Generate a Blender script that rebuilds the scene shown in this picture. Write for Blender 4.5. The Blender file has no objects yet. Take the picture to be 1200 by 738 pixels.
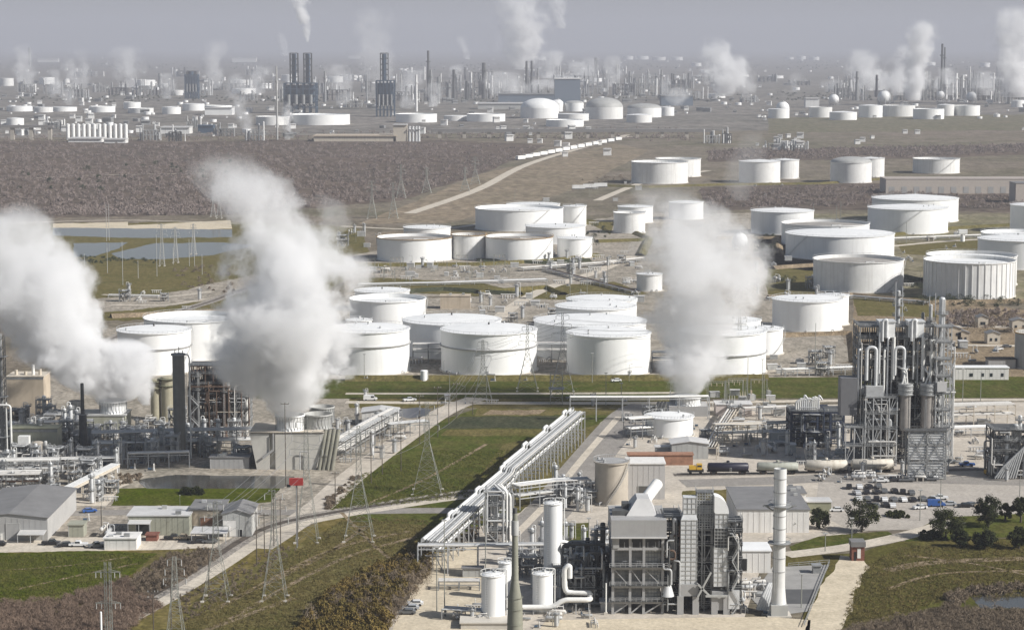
import bpy, math, random
from mathutils import Vector, Matrix
R = random.Random(11)
PI = math.pi
scene = bpy.context.scene
COL = scene.collection
# ---------------------------------------------------------------- camera model (telephoto view from a helicopter)
F, CX, CY, CAMH, YH = 2600.0, 600.0, 369.0, 160.0, 52.0
TH = math.atan((CY - YH) / F)
CT, ST = math.cos(TH), math.sin(TH)

def P(px, py, z=0.0):
    """Point of the plane at height z seen in photo pixel (px, py)."""
    dx, dy = (px - CX) / F, -(py - CY) / F
    d = Vector((dx, CT + dy * ST, -ST + dy * CT))
    t = (z - CAMH) / d.z
    return Vector((d.x * t, d.y * t, z))

def S(py):
    """Photo pixels per metre for things standing on the ground at row py."""
    dy = -(py - CY) / F
    t = -CAMH / (-ST + dy * CT)
    return F / t

# ---------------------------------------------------------------- materials
MATS = {}
def mat(name, col, rough=0.6, metal=0.0, var=0.12, scale=0.5, streak=0.0, col2=None, world=False, bump=0.0, spec=0.4):
    """Procedural material: base colour mottled by two noises, optional vertical streaks of grime."""
    if name in MATS: return MATS[name]
    m = bpy.data.materials.new(name); m.use_nodes = True
    nt = m.node_tree; nd = nt.nodes; lk = nt.links
    b = nd['Principled BSDF']
    b.inputs['Roughness'].default_value = rough
    b.inputs['Metallic'].default_value = metal
    b.inputs['Specular IOR Level'].default_value = spec
    if world:
        g = nd.new('ShaderNodeNewGeometry'); vec = g.outputs['Position']
    else:
        g = nd.new('ShaderNodeTexCoord'); vec = g.outputs['Object']
    n1 = nd.new('ShaderNodeTexNoise'); n1.inputs['Scale'].default_value = scale; n1.inputs['Detail'].default_value = 6
    n1.inputs['Roughness'].default_value = 0.65
    lk.new(vec, n1.inputs['Vector'])
    mr = nd.new('ShaderNodeMapRange'); mr.inputs[1].default_value = 0.3; mr.inputs[2].default_value = 0.7
    lk.new(n1.outputs[0], mr.inputs[0])
    mx = nd.new('ShaderNodeMix'); mx.data_type = 'RGBA'
    c2 = col2 if col2 else tuple(c * (1 - 2.2 * var) for c in col)
    mx.inputs[6].default_value = (*col, 1); mx.inputs[7].default_value = (*c2, 1)
    lk.new(mr.outputs[0], mx.inputs[0])
    out = mx.outputs[2]
    if streak > 0:
        mp = nd.new('ShaderNodeMapping'); mp.inputs['Scale'].default_value = (0.55, 0.55, 0.03)
        lk.new(vec, mp.inputs[0])
        n2 = nd.new('ShaderNodeTexNoise'); n2.inputs['Scale'].default_value = 1.0; n2.inputs['Detail'].default_value = 4
        lk.new(mp.outputs[0], n2.inputs['Vector'])
        m2 = nd.new('ShaderNodeMapRange'); m2.inputs[1].default_value = 0.5; m2.inputs[2].default_value = 0.78
        oi = nd.new('ShaderNodeObjectInfo'); mo = nd.new('ShaderNodeMapRange'); mo.inputs[3].default_value = streak*.35; mo.inputs[4].default_value = min(.8, streak*2.4)
        lk.new(oi.outputs['Random'], mo.inputs[0]); lk.new(mo.outputs[0], m2.inputs[4])
        lk.new(n2.outputs[0], m2.inputs[0])
        mx2 = nd.new('ShaderNodeMix'); mx2.data_type = 'RGBA'
        mx2.inputs[7].default_value = (col[0] * .42, col[1] * .39, col[2] * .34, 1)
        lk.new(out, mx2.inputs[6]); lk.new(m2.outputs[0], mx2.inputs[0]); out = mx2.outputs[2]
    lk.new(out, b.inputs['Base Color'])
    if bump > 0:
        bp = nd.new('ShaderNodeBump'); bp.inputs['Strength'].default_value = bump; bp.inputs['Distance'].default_value = 1.0
        lk.new(n1.outputs[0], bp.inputs['Height']); lk.new(bp.outputs[0], b.inputs['Normal'])
    MATS[name] = m
    return m

def ground_mat(name, cols, scales=(0.006, 0.05, 0.6), rough=0.95, bump=0.25, mid=1.0, fine=1.0):
    """Ground cover mixed from three colours by a broad, a middle and a fine noise in world metres."""
    if name in MATS: return MATS[name]
    m = bpy.data.materials.new(name); m.use_nodes = True
    nt = m.node_tree; nd = nt.nodes; lk = nt.links
    b = nd['Principled BSDF']; b.inputs['Roughness'].default_value = rough; b.inputs['Specular IOR Level'].default_value = 0.0
    g = nd.new('ShaderNodeNewGeometry'); pos = g.outputs['Position']
    ns = []
    for sc, lo, hi in zip(scales, (.35, .38, .3), (.65, .62, .7)):
        n = nd.new('ShaderNodeTexNoise'); n.inputs['Scale'].default_value = sc; n.inputs['Detail'].default_value = 7; n.inputs['Roughness'].default_value = .65
        lk.new(pos, n.inputs['Vector'])
        r = nd.new('ShaderNodeMapRange'); r.inputs[1].default_value = lo; r.inputs[2].default_value = hi
        lk.new(n.outputs[0], r.inputs[0]); ns.append((n, r.outputs[0]))
    a = nd.new('ShaderNodeMix'); a.data_type = 'RGBA'; a.inputs[6].default_value = (*cols[0], 1); a.inputs[7].default_value = (*cols[1], 1)
    lk.new(ns[0][1], a.inputs[0])
    c = nd.new('ShaderNodeMix'); c.data_type = 'RGBA'; c.inputs[7].default_value = (*cols[2], 1)
    mm = nd.new('ShaderNodeMath'); mm.operation = 'MULTIPLY'; mm.inputs[1].default_value = 0.7
    lk.new(ns[1][1], mm.inputs[0]); lk.new(mm.outputs[0], c.inputs[0]); lk.new(a.outputs[2], c.inputs[6])
    d = nd.new('ShaderNodeMix'); d.data_type = 'RGBA'; d.blend_type = 'MULTIPLY'
    rr = nd.new('ShaderNodeMapRange'); rr.inputs[3].default_value = 1-.5*fine; rr.inputs[4].default_value = 1+.4*fine
    lk.new(ns[2][1], rr.inputs[0])
    d.inputs[0].default_value = 1.0
    n4 = nd.new('ShaderNodeTexNoise'); n4.inputs['Scale'].default_value = scales[1]*4.5; n4.inputs['Detail'].default_value = 5; n4.inputs['Roughness'].default_value = .75
    mp4 = nd.new('ShaderNodeMapping'); mp4.inputs['Scale'].default_value = (1.0,.35,1.0); mp4.inputs['Rotation'].default_value = (0,0,.5); lk.new(pos, mp4.inputs[0]); lk.new(mp4.outputs[0], n4.inputs['Vector'])
    r4 = nd.new('ShaderNodeMapRange'); r4.inputs[1].default_value = .32; r4.inputs[2].default_value = .68; r4.inputs[3].default_value = 1-.34*mid; r4.inputs[4].default_value = 1+.25*mid
    lk.new(n4.outputs[0], r4.inputs[0])
    m4 = nd.new('ShaderNodeMath'); m4.operation = 'MULTIPLY'; lk.new(rr.outputs[0], m4.inputs[0]); lk.new(r4.outputs[0], m4.inputs[1]); rr = m4
    lk.new(c.outputs[2], d.inputs[6]); lk.new(rr.outputs[0], d.inputs[7])
    lk.new(d.outputs[2], b.inputs['Base Color'])
    if bump:
        bp = nd.new('ShaderNodeBump'); bp.inputs['Strength'].default_value = bump; bp.inputs['Distance'].default_value = .5
        lk.new(ns[2][0].outputs[0], bp.inputs['Height']); lk.new(bp.outputs[0], b.inputs['Normal'])
    MATS[name] = m
    return m

WHITE = mat('tank_white', (.83, .83, .81), .5, var=.03, scale=.12, streak=.08)
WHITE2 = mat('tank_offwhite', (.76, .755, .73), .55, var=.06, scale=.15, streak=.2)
ROOFW = mat('tank_roof', (.83, .83, .81), .55, var=.06, scale=.18)
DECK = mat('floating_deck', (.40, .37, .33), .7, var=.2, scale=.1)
RUST = mat('rust_walkway', (.42, .28, .13), .8, var=.25, scale=.3)
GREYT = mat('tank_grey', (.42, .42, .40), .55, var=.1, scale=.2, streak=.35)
TANT = mat('tank_tan', (.45, .40, .33), .6, var=.1, scale=.3, streak=.4)
OLIVE = mat('olive_paint', (.25, .25, .17), .6, var=.1, scale=.3, streak=.3)
CHIM = mat('weathered_stack', (.27, .27, .215), .65, var=.12, scale=.35, streak=.35)
GALV = mat('galvanised', (.48,.485,.48), .5, metal=.05, var=.15, scale=.5)
STEEL = mat('steel_grey', (.31,.315,.31), .55, metal=.05, var=.2, scale=.5)
DSTEEL = mat('steel_dark', (.11,.112,.11), .6, metal=.0, var=.25, scale=.5)
NAVY = mat('steel_navy', (.045, .06, .10), .6, var=.25, scale=.4)
RSTEEL = mat('steel_rusty', (.16, .105, .075), .8, var=.3, scale=.5)
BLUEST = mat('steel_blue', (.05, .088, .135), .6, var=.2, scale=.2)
CLAD = mat('cladding_silver', (.68,.685,.68), .38, metal=.06, var=.12, scale=.4, streak=.15)
GREYP = mat('grey_panel', (.37,.365,.355), .6, var=.08, scale=.2, streak=.12)
LPIPE = mat('pipe_light', (.62, .60, .56), .5, var=.12, scale=.6)
WPIPE = mat('pipe_white', (.78, .77, .73), .45, var=.08, scale=.6)
CREAM = mat('wall_cream', (.56, .50, .41), .8, var=.08, scale=.2, streak=.2)
BEIGE = mat('wall_beige', (.50, .42, .32), .8, var=.1, scale=.2, streak=.2)
WGREY = mat('wall_grey', (.42, .42, .40), .7, var=.07, scale=.2, streak=.2)
WGREEN = mat('wall_greygreen', (.34, .34, .27), .75, var=.08, scale=.2, streak=.2)
WWHITE = mat('wall_white', (.74, .72, .68), .7, var=.06, scale=.2, streak=.2)
ROOFG = mat('roof_grey', (.22, .215, .21), .6, var=.14, scale=.15)
ROOFL = mat('roof_light', (.58, .57, .55), .55, var=.1, scale=.15)
BRICKR = mat('wall_brick', (.24, .095, .065), .85, var=.2, scale=1.5)
ORANGE = mat('rust_orange', (.38, .20, .125), .8, var=.2, scale=.4)
WOOD = mat('pole_wood', (.115, .095, .075), .9, var=.2, scale=1.)
GALVP = mat('pylon_steel', (.30, .305, .27), .6, metal=.15, var=.15, scale=.3)
GLASS = mat('window_glass', (.03, .04, .05), .15, var=.2, scale=.5, spec=.6)
BLACK = mat('opening_dark', (.02, .02, .02), .9, var=.2)
RUBBER = mat('tyre_rubber', (.02, .02, .02), .9, var=.1)
CONC = mat('concrete', (.46, .42, .36), .9, var=.14, scale=.3, world=True)
CONCW = mat('concrete_pale', (.58, .54, .47), .9, var=.1, scale=.3)
BRAVE = mat('cable_alu', (.20, .20, .20), .5, var=.1)
REDP = mat('paint_red', (.40, .045, .04), .5, var=.1)
YELP = mat('paint_yellow', (.60, .36, .03), .5, var=.1)
BARK = mat('bark', (.10, .08, .06), .95, var=.25, scale=2.)
LEAF = mat('leaf_oak', (.042, .05, .02), .85, var=.3, scale=.35, spec=.1)
LEAFB = mat('leaf_light', (.06, .068, .025), .85, var=.3, scale=.35, spec=.1)
LEAFO = mat('leaf_russet', (.20,.135,.045), .9, col2=(.10,.085,.026), scale=.12, spec=.1)
TWIG = mat('twig_brown', (.22,.175,.125), .95, col2=(.165,.13,.095), scale=.06, spec=.1)
TWIGR = mat('twig_red', (.22,.16,.12), .95, col2=(.165,.12,.09), scale=.06, spec=.1)

# ---------------------------------------------------------------- mesh builder
class MB:
    def __init__(s): s.v = []; s.f = []; s.sm = []
    def add(s, vs, fs, smooth=False):
        o = len(s.v); s.v.extend([tuple(v) for v in vs]); s.f.extend([tuple(i + o for i in f) for f in fs]); s.sm.extend([smooth] * len(fs)); return s
    def box(s, x0, x1, y0, y1, z0, z1):
        return s.add([(x0,y0,z0),(x1,y0,z0),(x1,y1,z0),(x0,y1,z0),(x0,y0,z1),(x1,y0,z1),(x1,y1,z1),(x0,y1,z1)],
                     [(0,3,2,1),(4,5,6,7),(0,1,5,4),(1,2,6,5),(2,3,7,6),(3,0,4,7)])
    def bar(s, a, b, t, t2=None):
        a, b = Vector(a), Vector(b); d = b - a
        if d.length < 1e-6: return s
        d.normalize(); u = d.cross(Vector((0,0,1)))
        if u.length < .05: u = d.cross(Vector((1,0,0)))
        u.normalize(); w = d.cross(u); t2 = t2 or t
        u = u * (t / 2); w = w * (t2 / 2)
        return s.add([a-u-w, a+u-w, a+u+w, a-u+w, b-u-w, b+u-w, b+u+w, b-u+w],
                     [(0,1,2,3),(7,6,5,4),(0,4,5,1),(1,5,6,2),(2,6,7,3),(3,7,4,0)])
    def cyl(s, x, y, z0, z1, r0, r1=None, n=16, top=True, bot=False, dome=0.0):
        r1 = r0 if r1 is None else r1
        vs = []; fs = []
        for k in range(n):
            a = 2*PI*k/n; vs.append((x+r0*math.cos(a), y+r0*math.sin(a), z0))
        for k in range(n):
            a = 2*PI*k/n; vs.append((x+r1*math.cos(a), y+r1*math.sin(a), z1))
        for k in range(n): fs.append((k, (k+1)%n, n+(k+1)%n, n+k))
        s.add(vs, fs, True)
        if bot: s.add([vs[k] for k in range(n)], [tuple(range(n-1,-1,-1))])
        if dome > 0: s.dome(x, y, z1, r1, dome, n)
        elif top: s.add([vs[n+k] for k in range(n)], [tuple(range(n))])
        return s
    def dome(s, x, y, z, r, h, n=16, m=4):
        vs = []; fs = []
        for j in range(m):
            a = (PI/2)*j/m
            for k in range(n):
                t = 2*PI*k/n; vs.append((x+r*math.cos(a)*math.cos(t), y+r*math.cos(a)*math.sin(t), z+h*math.sin(a)))
        vs.append((x, y, z+h))
        for j in range(m-1):
            for k in range(n): fs.append((j*n+k, j*n+(k+1)%n, (j+1)*n+(k+1)%n, (j+1)*n+k))
        for k in range(n): fs.append(((m-1)*n+k, (m-1)*n+(k+1)%n, m*n))
        return s.add(vs, fs, True)
    def cone(s, x, y, z, r, h, n=32):
        vs = [(x+r*math.cos(2*PI*k/n), y+r*math.sin(2*PI*k/n), z) for k in range(n)] + [(x, y, z+h)]
        return s.add(vs, [(k, (k+1)%n, n) for k in range(n)], True)
    def ring(s, x, y, z0, z1, ri, ro, n=32, a0=0, a1=2*PI):
        full = abs(a1-a0-2*PI) < 1e-4; k1 = n if full else n+1
        vs = []
        for k in range(k1):
            a = a0+(a1-a0)*k/n; c, d = math.cos(a), math.sin(a)
            vs += [(x+ri*c,y+ri*d,z0),(x+ro*c,y+ro*d,z0),(x+ro*c,y+ro*d,z1),(x+ri*c,y+ri*d,z1)]
        fs = []
        for k in range(n):
            i, j = 4*k, 4*((k+1) % k1)
            fs += [(i,j,j+1,i+1),(i+1,j+1,j+2,i+2),(i+2,j+2,j+3,i+3),(i+3,j+3,j,i)]
        return s.add(vs, fs, False)
    def sphere(s, x, y, z, r, n=16, m=8):
        vs = [(x,y,z-r)]
        for j in range(1, m):
            a = -PI/2+PI*j/m
            for k in range(n): vs.append((x+r*math.cos(a)*math.cos(2*PI*k/n), y+r*math.cos(a)*math.sin(2*PI*k/n), z+r*math.sin(a)))
        vs.append((x,y,z+r)); fs = []
        for k in range(n): fs.append((0, 1+(k+1)%n, 1+k))
        for j in range(m-2):
            for k in range(n): fs.append((1+j*n+k, 1+j*n+(k+1)%n, 1+(j+1)*n+(k+1)%n, 1+(j+1)*n+k))
        l = len(vs)-1
        for k in range(n): fs.append((l, 1+(m-2)*n+k, 1+(m-2)*n+(k+1)%n))
        return s.add(vs, fs, True)
    def tube(s, pts, r, n=8, cap=True):
        pts = [Vector(p) for p in pts]; m = len(pts); vs = []; fs = []
        prev = None
        for i, p in enumerate(pts):
            d = (pts[min(i+1,m-1)] - pts[max(i-1,0)])
            if d.length < 1e-9: d = Vector((0,0,1))
            d.normalize()
            if prev is None or abs(prev.dot(d)) > .95:
                u = d.cross(Vector((0,0,1)))
                if u.length < .1: u = d.cross(Vector((1,0,0)))
            else: u = prev - d*prev.dot(d)
            u.normalize(); prev = u; w = d.cross(u)
            rr = r[i] if isinstance(r, (list,tuple)) else r
            for k in range(n):
                a = 2*PI*k/n; vs.append(p+u*(rr*math.cos(a))+w*(rr*math.sin(a)))
        for i in range(m-1):
            for k in range(n): fs.append((i*n+k, (i+1)*n+k, (i+1)*n+(k+1)%n, i*n+(k+1)%n))
        s.add(vs, fs, True)
        if cap: s.add(vs[:n], [tuple(range(n))]); s.add(vs[-n:], [tuple(range(n-1,-1,-1))])
        return s
    def poly(s, pts, h0, h1):
        """prism over a polygon of (x, y)"""
        n = len(pts)
        vs = [(x,y,h0) for x,y in pts] + [(x,y,h1) for x,y in pts]
        return s.add(vs, [tuple(range(n-1,-1,-1)), tuple(range(n,2*n))] + [(k,(k+1)%n,n+(k+1)%n,n+k) for k in range(n)])
    def build(s, name, m, parent=None, loc=None):
        me = bpy.data.meshes.new(name); me.from_pydata(s.v, [], s.f)
        me.polygons.foreach_set('use_smooth', s.sm)
        me.materials.append(m); me.update()
        o = bpy.data.objects.new(name, me); COL.objects.link(o)
        if parent is not None: o.parent = parent
        if loc is not None: o.location = loc
        return o

def corners(pts, rad=1.0, k=4):
    """round the corners of a polyline, for bent pipes"""
    pts = [Vector(p) for p in pts]; out = [pts[0]]
    for i in range(1, len(pts)-1):
        a, b, c = pts[i-1], pts[i], pts[i+1]
        r1 = min(rad, (a-b).length*.45, (c-b).length*.45)
        p, q = b+(a-b).normalized()*r1, b+(c-b).normalized()*r1
        for j in range(k+1):
            t = j/k; out.append(p*(1-t)**2 + b*2*t*(1-t) + q*t*t)
    out.append(pts[-1]); return out

def thing(name, label, cat, loc=(0,0,0), rz=0.0, group=None):
    o = bpy.data.objects.new(name, None); COL.objects.link(o)
    o.empty_display_size = 1; o.location = loc; o.rotation_euler = (0,0,rz)
    o['label'] = label; o['category'] = cat
    if group: o['group'] = group
    return o
def tag(o, label, cat, group=None):
    o['label'] = label; o['category'] = cat
    if group: o['group'] = group
    return o
def setting(o, kind='structure'): o['kind'] = kind; return o
KIDS = {}
def dup(root, loc, rz=0.0, label=None, group=None, scale=None):
    r = root.copy(); COL.objects.link(r); r.location = loc; r.rotation_euler = (0,0,rz)
    if label: r['label'] = label
    if group: r['group'] = group
    if scale: r.scale = (scale,)*3
    if root.name not in KIDS:
        KIDS[root.name] = [(c, [g for g in ALLO() if g.parent == c]) for c in ALLO() if c.parent == root]
    for ch, gs in KIDS[root.name]:
        c = ch.copy(); COL.objects.link(c); c.parent = r
        for g in gs:
            d = g.copy(); COL.objects.link(d); d.parent = c
    return r
def ALLO(): return list(scene.objects)
NTH = ['first','second','third','fourth','fifth','sixth','seventh','eighth','ninth','tenth','eleventh','twelfth','thirteenth','fourteenth','fifteenth','sixteenth','seventeenth','eighteenth','nineteenth','twentieth','twenty-first','twenty-second','twenty-third','twenty-fourth','twenty-fifth','twenty-sixth','twenty-seventh','twenty-eighth','twenty-ninth','thirtieth']

class Loc:
    """maps photo pixels to metres of a thing standing at (px, py): x across, z up, same scale"""
    def __init__(s, px, py): s.px, s.py, s.s = px, py, S(py); s.loc = P(px, py)
    def x(s, px): return (px - s.px) / s.s
    def z(s, py): return (s.py - py) / s.s
    def m(s, d): return d / s.s
# ---------------------------------------------------------------- ground and patches
LAND = ground_mat('land_soil', [(.175,.145,.11), (.115,.112,.068), (.225,.19,.155)], (.0016, .012, .25), bump=.2)
def sheet(name, pts, m, z, jit=0.0, kind='structure', sub=0):
    """flat sheet over a polygon of photo pixels, its edge broken up by jit pixels"""
    out = []
    n = len(pts)
    for i in range(n):
        a, b = pts[i], pts[(i+1) % n]
        L = math.hypot(b[0]-a[0], b[1]-a[1]); k = max(1, int(L/3)) if jit else max(1, int(L/60))
        wx = wy = 0.0
        for j in range(k):
            t = j/k
            if jit: wx = wx*.82+R.uniform(-1.1,1.1)*jit; wy = wy*.82+R.uniform(-.3,.3)*jit
            e = min(1, 4*t, 4*(1-t)) if k > 3 else 0
            out.append((a[0]+(b[0]-a[0])*t+wx*e, a[1]+(b[1]-a[1])*t+wy*e))
    vs = [P(x, y, z) for x, y in out]
    me = bpy.data.meshes.new(name); me.from_pydata([tuple(v) for v in vs], [], [tuple(range(len(vs)))])
    import bmesh
    bm = bmesh.new(); bm.from_mesh(me); bmesh.ops.triangulate(bm, faces=bm.faces[:])
    for f in bm.faces:
        if f.normal.z < 0: f.normal_flip()
    bm.to_mesh(me); bm.free(); me.materials.append(m)
    o = bpy.data.objects.new(name, me); COL.objects.link(o)
    setting(o, kind); return o

def strip(name, pts, width, m, z, kind='structure', off=0.0, h=0.0):
    """road, track or bank: a ribbon of given width in metres along photo pixels"""
    c = [P(x, y, z) for x, y in pts]; c2 = [c[0]]
    for i in range(len(c)-1):
        p0, p1, p2, p3 = c[max(i-1,0)], c[i], c[i+1], c[min(i+2,len(c)-1)]
        for j in range(1, 7):
            t = j/6
            c2.append(.5*((2*p1)+(p2-p0)*t+(2*p0-5*p1+4*p2-p3)*t*t+(3*p1-p0-3*p2+p3)*t**3))
    vs = []; fs = []
    for i, p in enumerate(c2):
        d = c2[min(i+1,len(c2)-1)]-c2[max(i-1,0)]; d.z = 0; d.normalize(); nrm = Vector((-d.y, d.x, 0))
        vs += [p+nrm*(width/2+off)+Vector((0,0,0)), p+nrm*(-width/2+off)]
    for i in range(len(c2)-1): fs.append((2*i, 2*i+1, 2*i+3, 2*i+2))
    mb = MB(); mb.add(vs, fs); o = mb.build(name, m); setting(o, kind); return o

xs = [-24000,-8000,-3000,-1200,-500,-200,0,200,500,1200,3000,8000,24000]
ys = [-380,0,300,500,600,700,800,900,1000,1200,1500,2000,3000,4500,7000,11000,18000,30000,57000]
gb = MB()
gb.add([(x,y,0) for y in ys for x in xs], [(j*len(xs)+i, j*len(xs)+i+1, (j+1)*len(xs)+i+1, (j+1)*len(xs)+i) for j in range(len(ys)-1) for i in range(len(xs)-1)])
setting(gb.build('ground', LAND))

GRASS = ground_mat('grass_green', [(.070,.088,.016), (.052,.068,.014), (.120,.105,.038)], (.02, .09, .8))
LAWN = ground_mat('grass_bright', [(.062,.084,.004), (.046,.062,.004), (.10,.10,.024)], (.02, .10, .9))
DRY = ground_mat('grass_dry', [(.155,.120,.040), (.112,.098,.028), (.195,.155,.068)], (.016, .07, .7))
DRYG = ground_mat('grass_olive', [(.128,.108,.038), (.092,.090,.028), (.170,.138,.062)], (.02, .08, .8))
WOODF = ground_mat('scrub_soil', [(.120,.095,.078), (.092,.078,.064), (.145,.112,.088)], (.0025, .012, .08), bump=.5)
YARD = ground_mat('yard_concrete', [(.48,.43,.36), (.38,.34,.285), (.55,.495,.42)], (.012, .07, .6), mid=.35, fine=.4, bump=.1)
GRAVEL = ground_mat('gravel_pale', [(.52,.465,.385), (.43,.385,.315), (.60,.54,.45)], (.02, .1, .9), mid=.35, fine=.4, bump=.15)
SAND = ground_mat('sand_yellow', [(.55,.475,.355), (.45,.39,.29), (.62,.54,.41)], (.02, .1, .9), mid=.35, fine=.4, bump=.15)
INDUS = ground_mat('industrial_ground', [(.31,.275,.225), (.225,.205,.165), (.40,.355,.295)], (.01, .05, .5), bump=.15)
FARIND = ground_mat('far_industrial_ground', [(.17,.155,.14), (.11,.108,.092), (.27,.245,.215)], (.0012, .008, .05), bump=0)
ROADM = ground_mat('road_asphalt_old', [(.27,.25,.225), (.215,.20,.182), (.31,.29,.262)], (.03, .12, 1.2), mid=.35, fine=.4, bump=.05)
DIRT = ground_mat('dirt_brown', [(.25,.19,.125), (.185,.145,.095), (.31,.245,.165)], (.02, .09, .8))
WET = ground_mat('grass_wet', [(.055,.062,.036), (.042,.050,.030), (.080,.080,.048)], (.02, .08, .7))
BALLAST = ground_mat('track_ballast', [(.30,.27,.235), (.22,.20,.175), (.36,.33,.29)], (.03, .2, 1.5), bump=.2)
CREOS = mat('sleeper_dark', (.14,.115,.09), .9, var=.25, scale=.5)
RAILM = mat('rail_steel', (.06,.045,.038), .5, metal=.1, var=.2)
WATER = bpy.data.materials.new('pond_water'); WATER.use_nodes = True
wb = WATER.node_tree.nodes['Principled BSDF']; wb.inputs['Base Color'].default_value = (.06,.058,.05,1); wb.inputs['Roughness'].default_value = .12; wb.inputs['Specular IOR Level'].default_value = .5
wn = WATER.node_tree.nodes.new('ShaderNodeTexNoise'); wn.inputs['Scale'].default_value = 20; wn.inputs['Detail'].default_value = 4
wp = WATER.node_tree.nodes.new('ShaderNodeBump'); wp.inputs['Strength'].default_value = .08
WATER.node_tree.links.new(wn.outputs[0], wp.inputs['Height']); WATER.node_tree.links.new(wp.outputs[0], wb.inputs['Normal'])

# far industrial belt, brown woods, meadows
sheet('far_plant_ground', [(-200,64),(1400,64),(1400,148),(-200,164)], FARIND, .03)
sheet('woodland_floor', [(-60,166),(500,164),(640,170),(560,205),(470,235),(300,250),(-60,258)], WOODF, .05, 2)
sheet('woodland_floor', [(830,176),(1260,168),(1260,180),(1060,186),(830,190)], WOODF, .05, 1)
sheet('woodland_floor', [(820,220),(1020,214),(1130,228),(1260,222),(1260,250),(1010,246),(830,246)], WOODF, .05, 1)
sheet('far_field', [(560,205),(720,168),(760,176),(700,210),(620,240),(520,262),(420,262)], ground_mat('field_tan', [(.23,.185,.13),(.17,.145,.10),(.28,.23,.17)], (.004,.02,.1)), .055, 2)
sheet('far_field', [(900,138),(1250,134),(1250,152),(900,156)], ground_mat('field_far', [(.15,.14,.095),(.12,.12,.07),(.2,.17,.12)], (.004,.02,.1)), .055, 1)
# left meadow with ponds
sheet('meadow', [(30,262),(300,260),(420,268),(440,300),(380,345),(250,372),(100,376),(-40,360),(-40,262)], DRYG, .045, 2)
sheet('sand_bank', [(62,262),(150,260),(150,264),(270,258),(272,268),(180,270),(62,268)], SAND, .06, 1)
sheet('pond', [(62,267),(200,268),(272,269),(272,278),(170,279),(62,276)], WATER, .07, 1)
sheet('pond', [(86,285),(150,284),(140,291),(112,300),(86,301)], WATER, .07, 1)
sheet('pond', [(130,297),(182,285),(262,284),(300,288),(250,299),(190,304),(140,303)], WATER, .07, 1)
sheet('service_yard', [(60,352),(190,345),(300,322),(320,330),(250,352),(120,366),(60,364)], INDUS, .06, 2)
# tank farm ground
sheet('tank_farm_ground', [(405,300),(640,262),(760,250),(900,250),(1010,262),(1060,330),(960,352),(800,350),(560,345),(405,350)], INDUS, .05, 2)
sheet('tank_farm_ground', [(120,385),(300,372),(430,350),(660,345),(960,352),(1000,420),(960,442),(120,446)], INDUS, .055, 2)
sheet('tank_farm_ground', [(1000,352),(1110,350),(1260,372),(1260,442),(1000,440)], DIRT, .055, 2)
sheet('tank_farm_ground', [(880,250),(1260,250),(1260,350),(1000,350),(900,330)], ground_mat('farm_olive', [(.18,.155,.10),(.13,.13,.07),(.27,.235,.17)], (.006,.03,.2)), .05, 2)
for pts in ([(420,325),(560,330),(600,340),(560,347),(420,342)], [(600,338),(720,330),(760,344),(690,352),(610,350)], [(640,250),(720,262),(715,275),(690,262)], [(1050,285),(1200,280),(1200,296),(1140,300),(1060,298)], [(900,312),(960,318),(955,345),(900,345)], [(1000,350),(1080,348),(1100,372),(1005,370)]):
    sheet('grass_verge', pts, DRYG, .07, 1)
# grass belts between the tank rows and the plants
sheet('grass_belt', [(300,445),(405,444),(1260,441),(1260,466),(300,467)], GRASS, .06, 0)
sheet('grass_belt', [(408,440),(900,440),(900,446),(408,447)], DRYG, .075, 1)
sheet('grass_belt', [(410,466),(800,467),(770,478),(410,478)], DRYG, .06, 1)
# the broad plant yards
sheet('plant_yard', [(-60,440),(405,440),(470,478),(500,500),(360,600),(300,640),(-60,640)], INDUS, .05, 2)
sheet('plant_yard', [(640,478),(1260,470),(1260,590),(1200,600),(1060,615),(900,640),(860,760),(420,760),(520,660),(600,560)], YARD, .05, 0)
# middle meadow
sheet('meadow', [(505,496),(560,478),(725,478),(700,500),(610,600),(500,640),(380,600),(420,556)], GRASS, .065, 1)
sheet('meadow', [(575,480),(640,480),(632,485),(565,486)], DIRT, .08, 2)
sheet('meadow', [(540,488),(655,487),(640,502),(516,502)], WET, .08, 1)
sheet('meadow', [(524,503),(640,503),(630,510),(516,510)], DRYG, .08, 1)
sheet('meadow', [(560,478),(725,478),(712,486),(556,487)], DRYG, .075, 2)
# foreground meadows
sheet('meadow', [(-60,648),(170,644),(300,640),(400,602),(520,604),(560,610),(480,690),(430,780),(-60,780)], DRY, .06, 1)
sheet('lawn', [(-60,648),(120,645),(185,648),(155,672),(115,690),(60,708),(-60,716)], LAWN, .075, 2)
sheet('lawn', [(176,647),(250,642),(235,660),(195,672),(150,690),(160,668)], DRYG, .07, 2)
sheet('lawn', [(140,572),(330,570),(318,588),(225,592),(130,592)], LAWN, .08, 1)
sheet('pond', [(160,562),(205,556),(345,558),(332,572),(172,572)], WATER, .09, 1)
sheet('meadow', [(225,705),(320,650),(400,610),(500,615),(470,660),(380,700),(340,760),(200,760)], DRYG, .07, 3)
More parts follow.
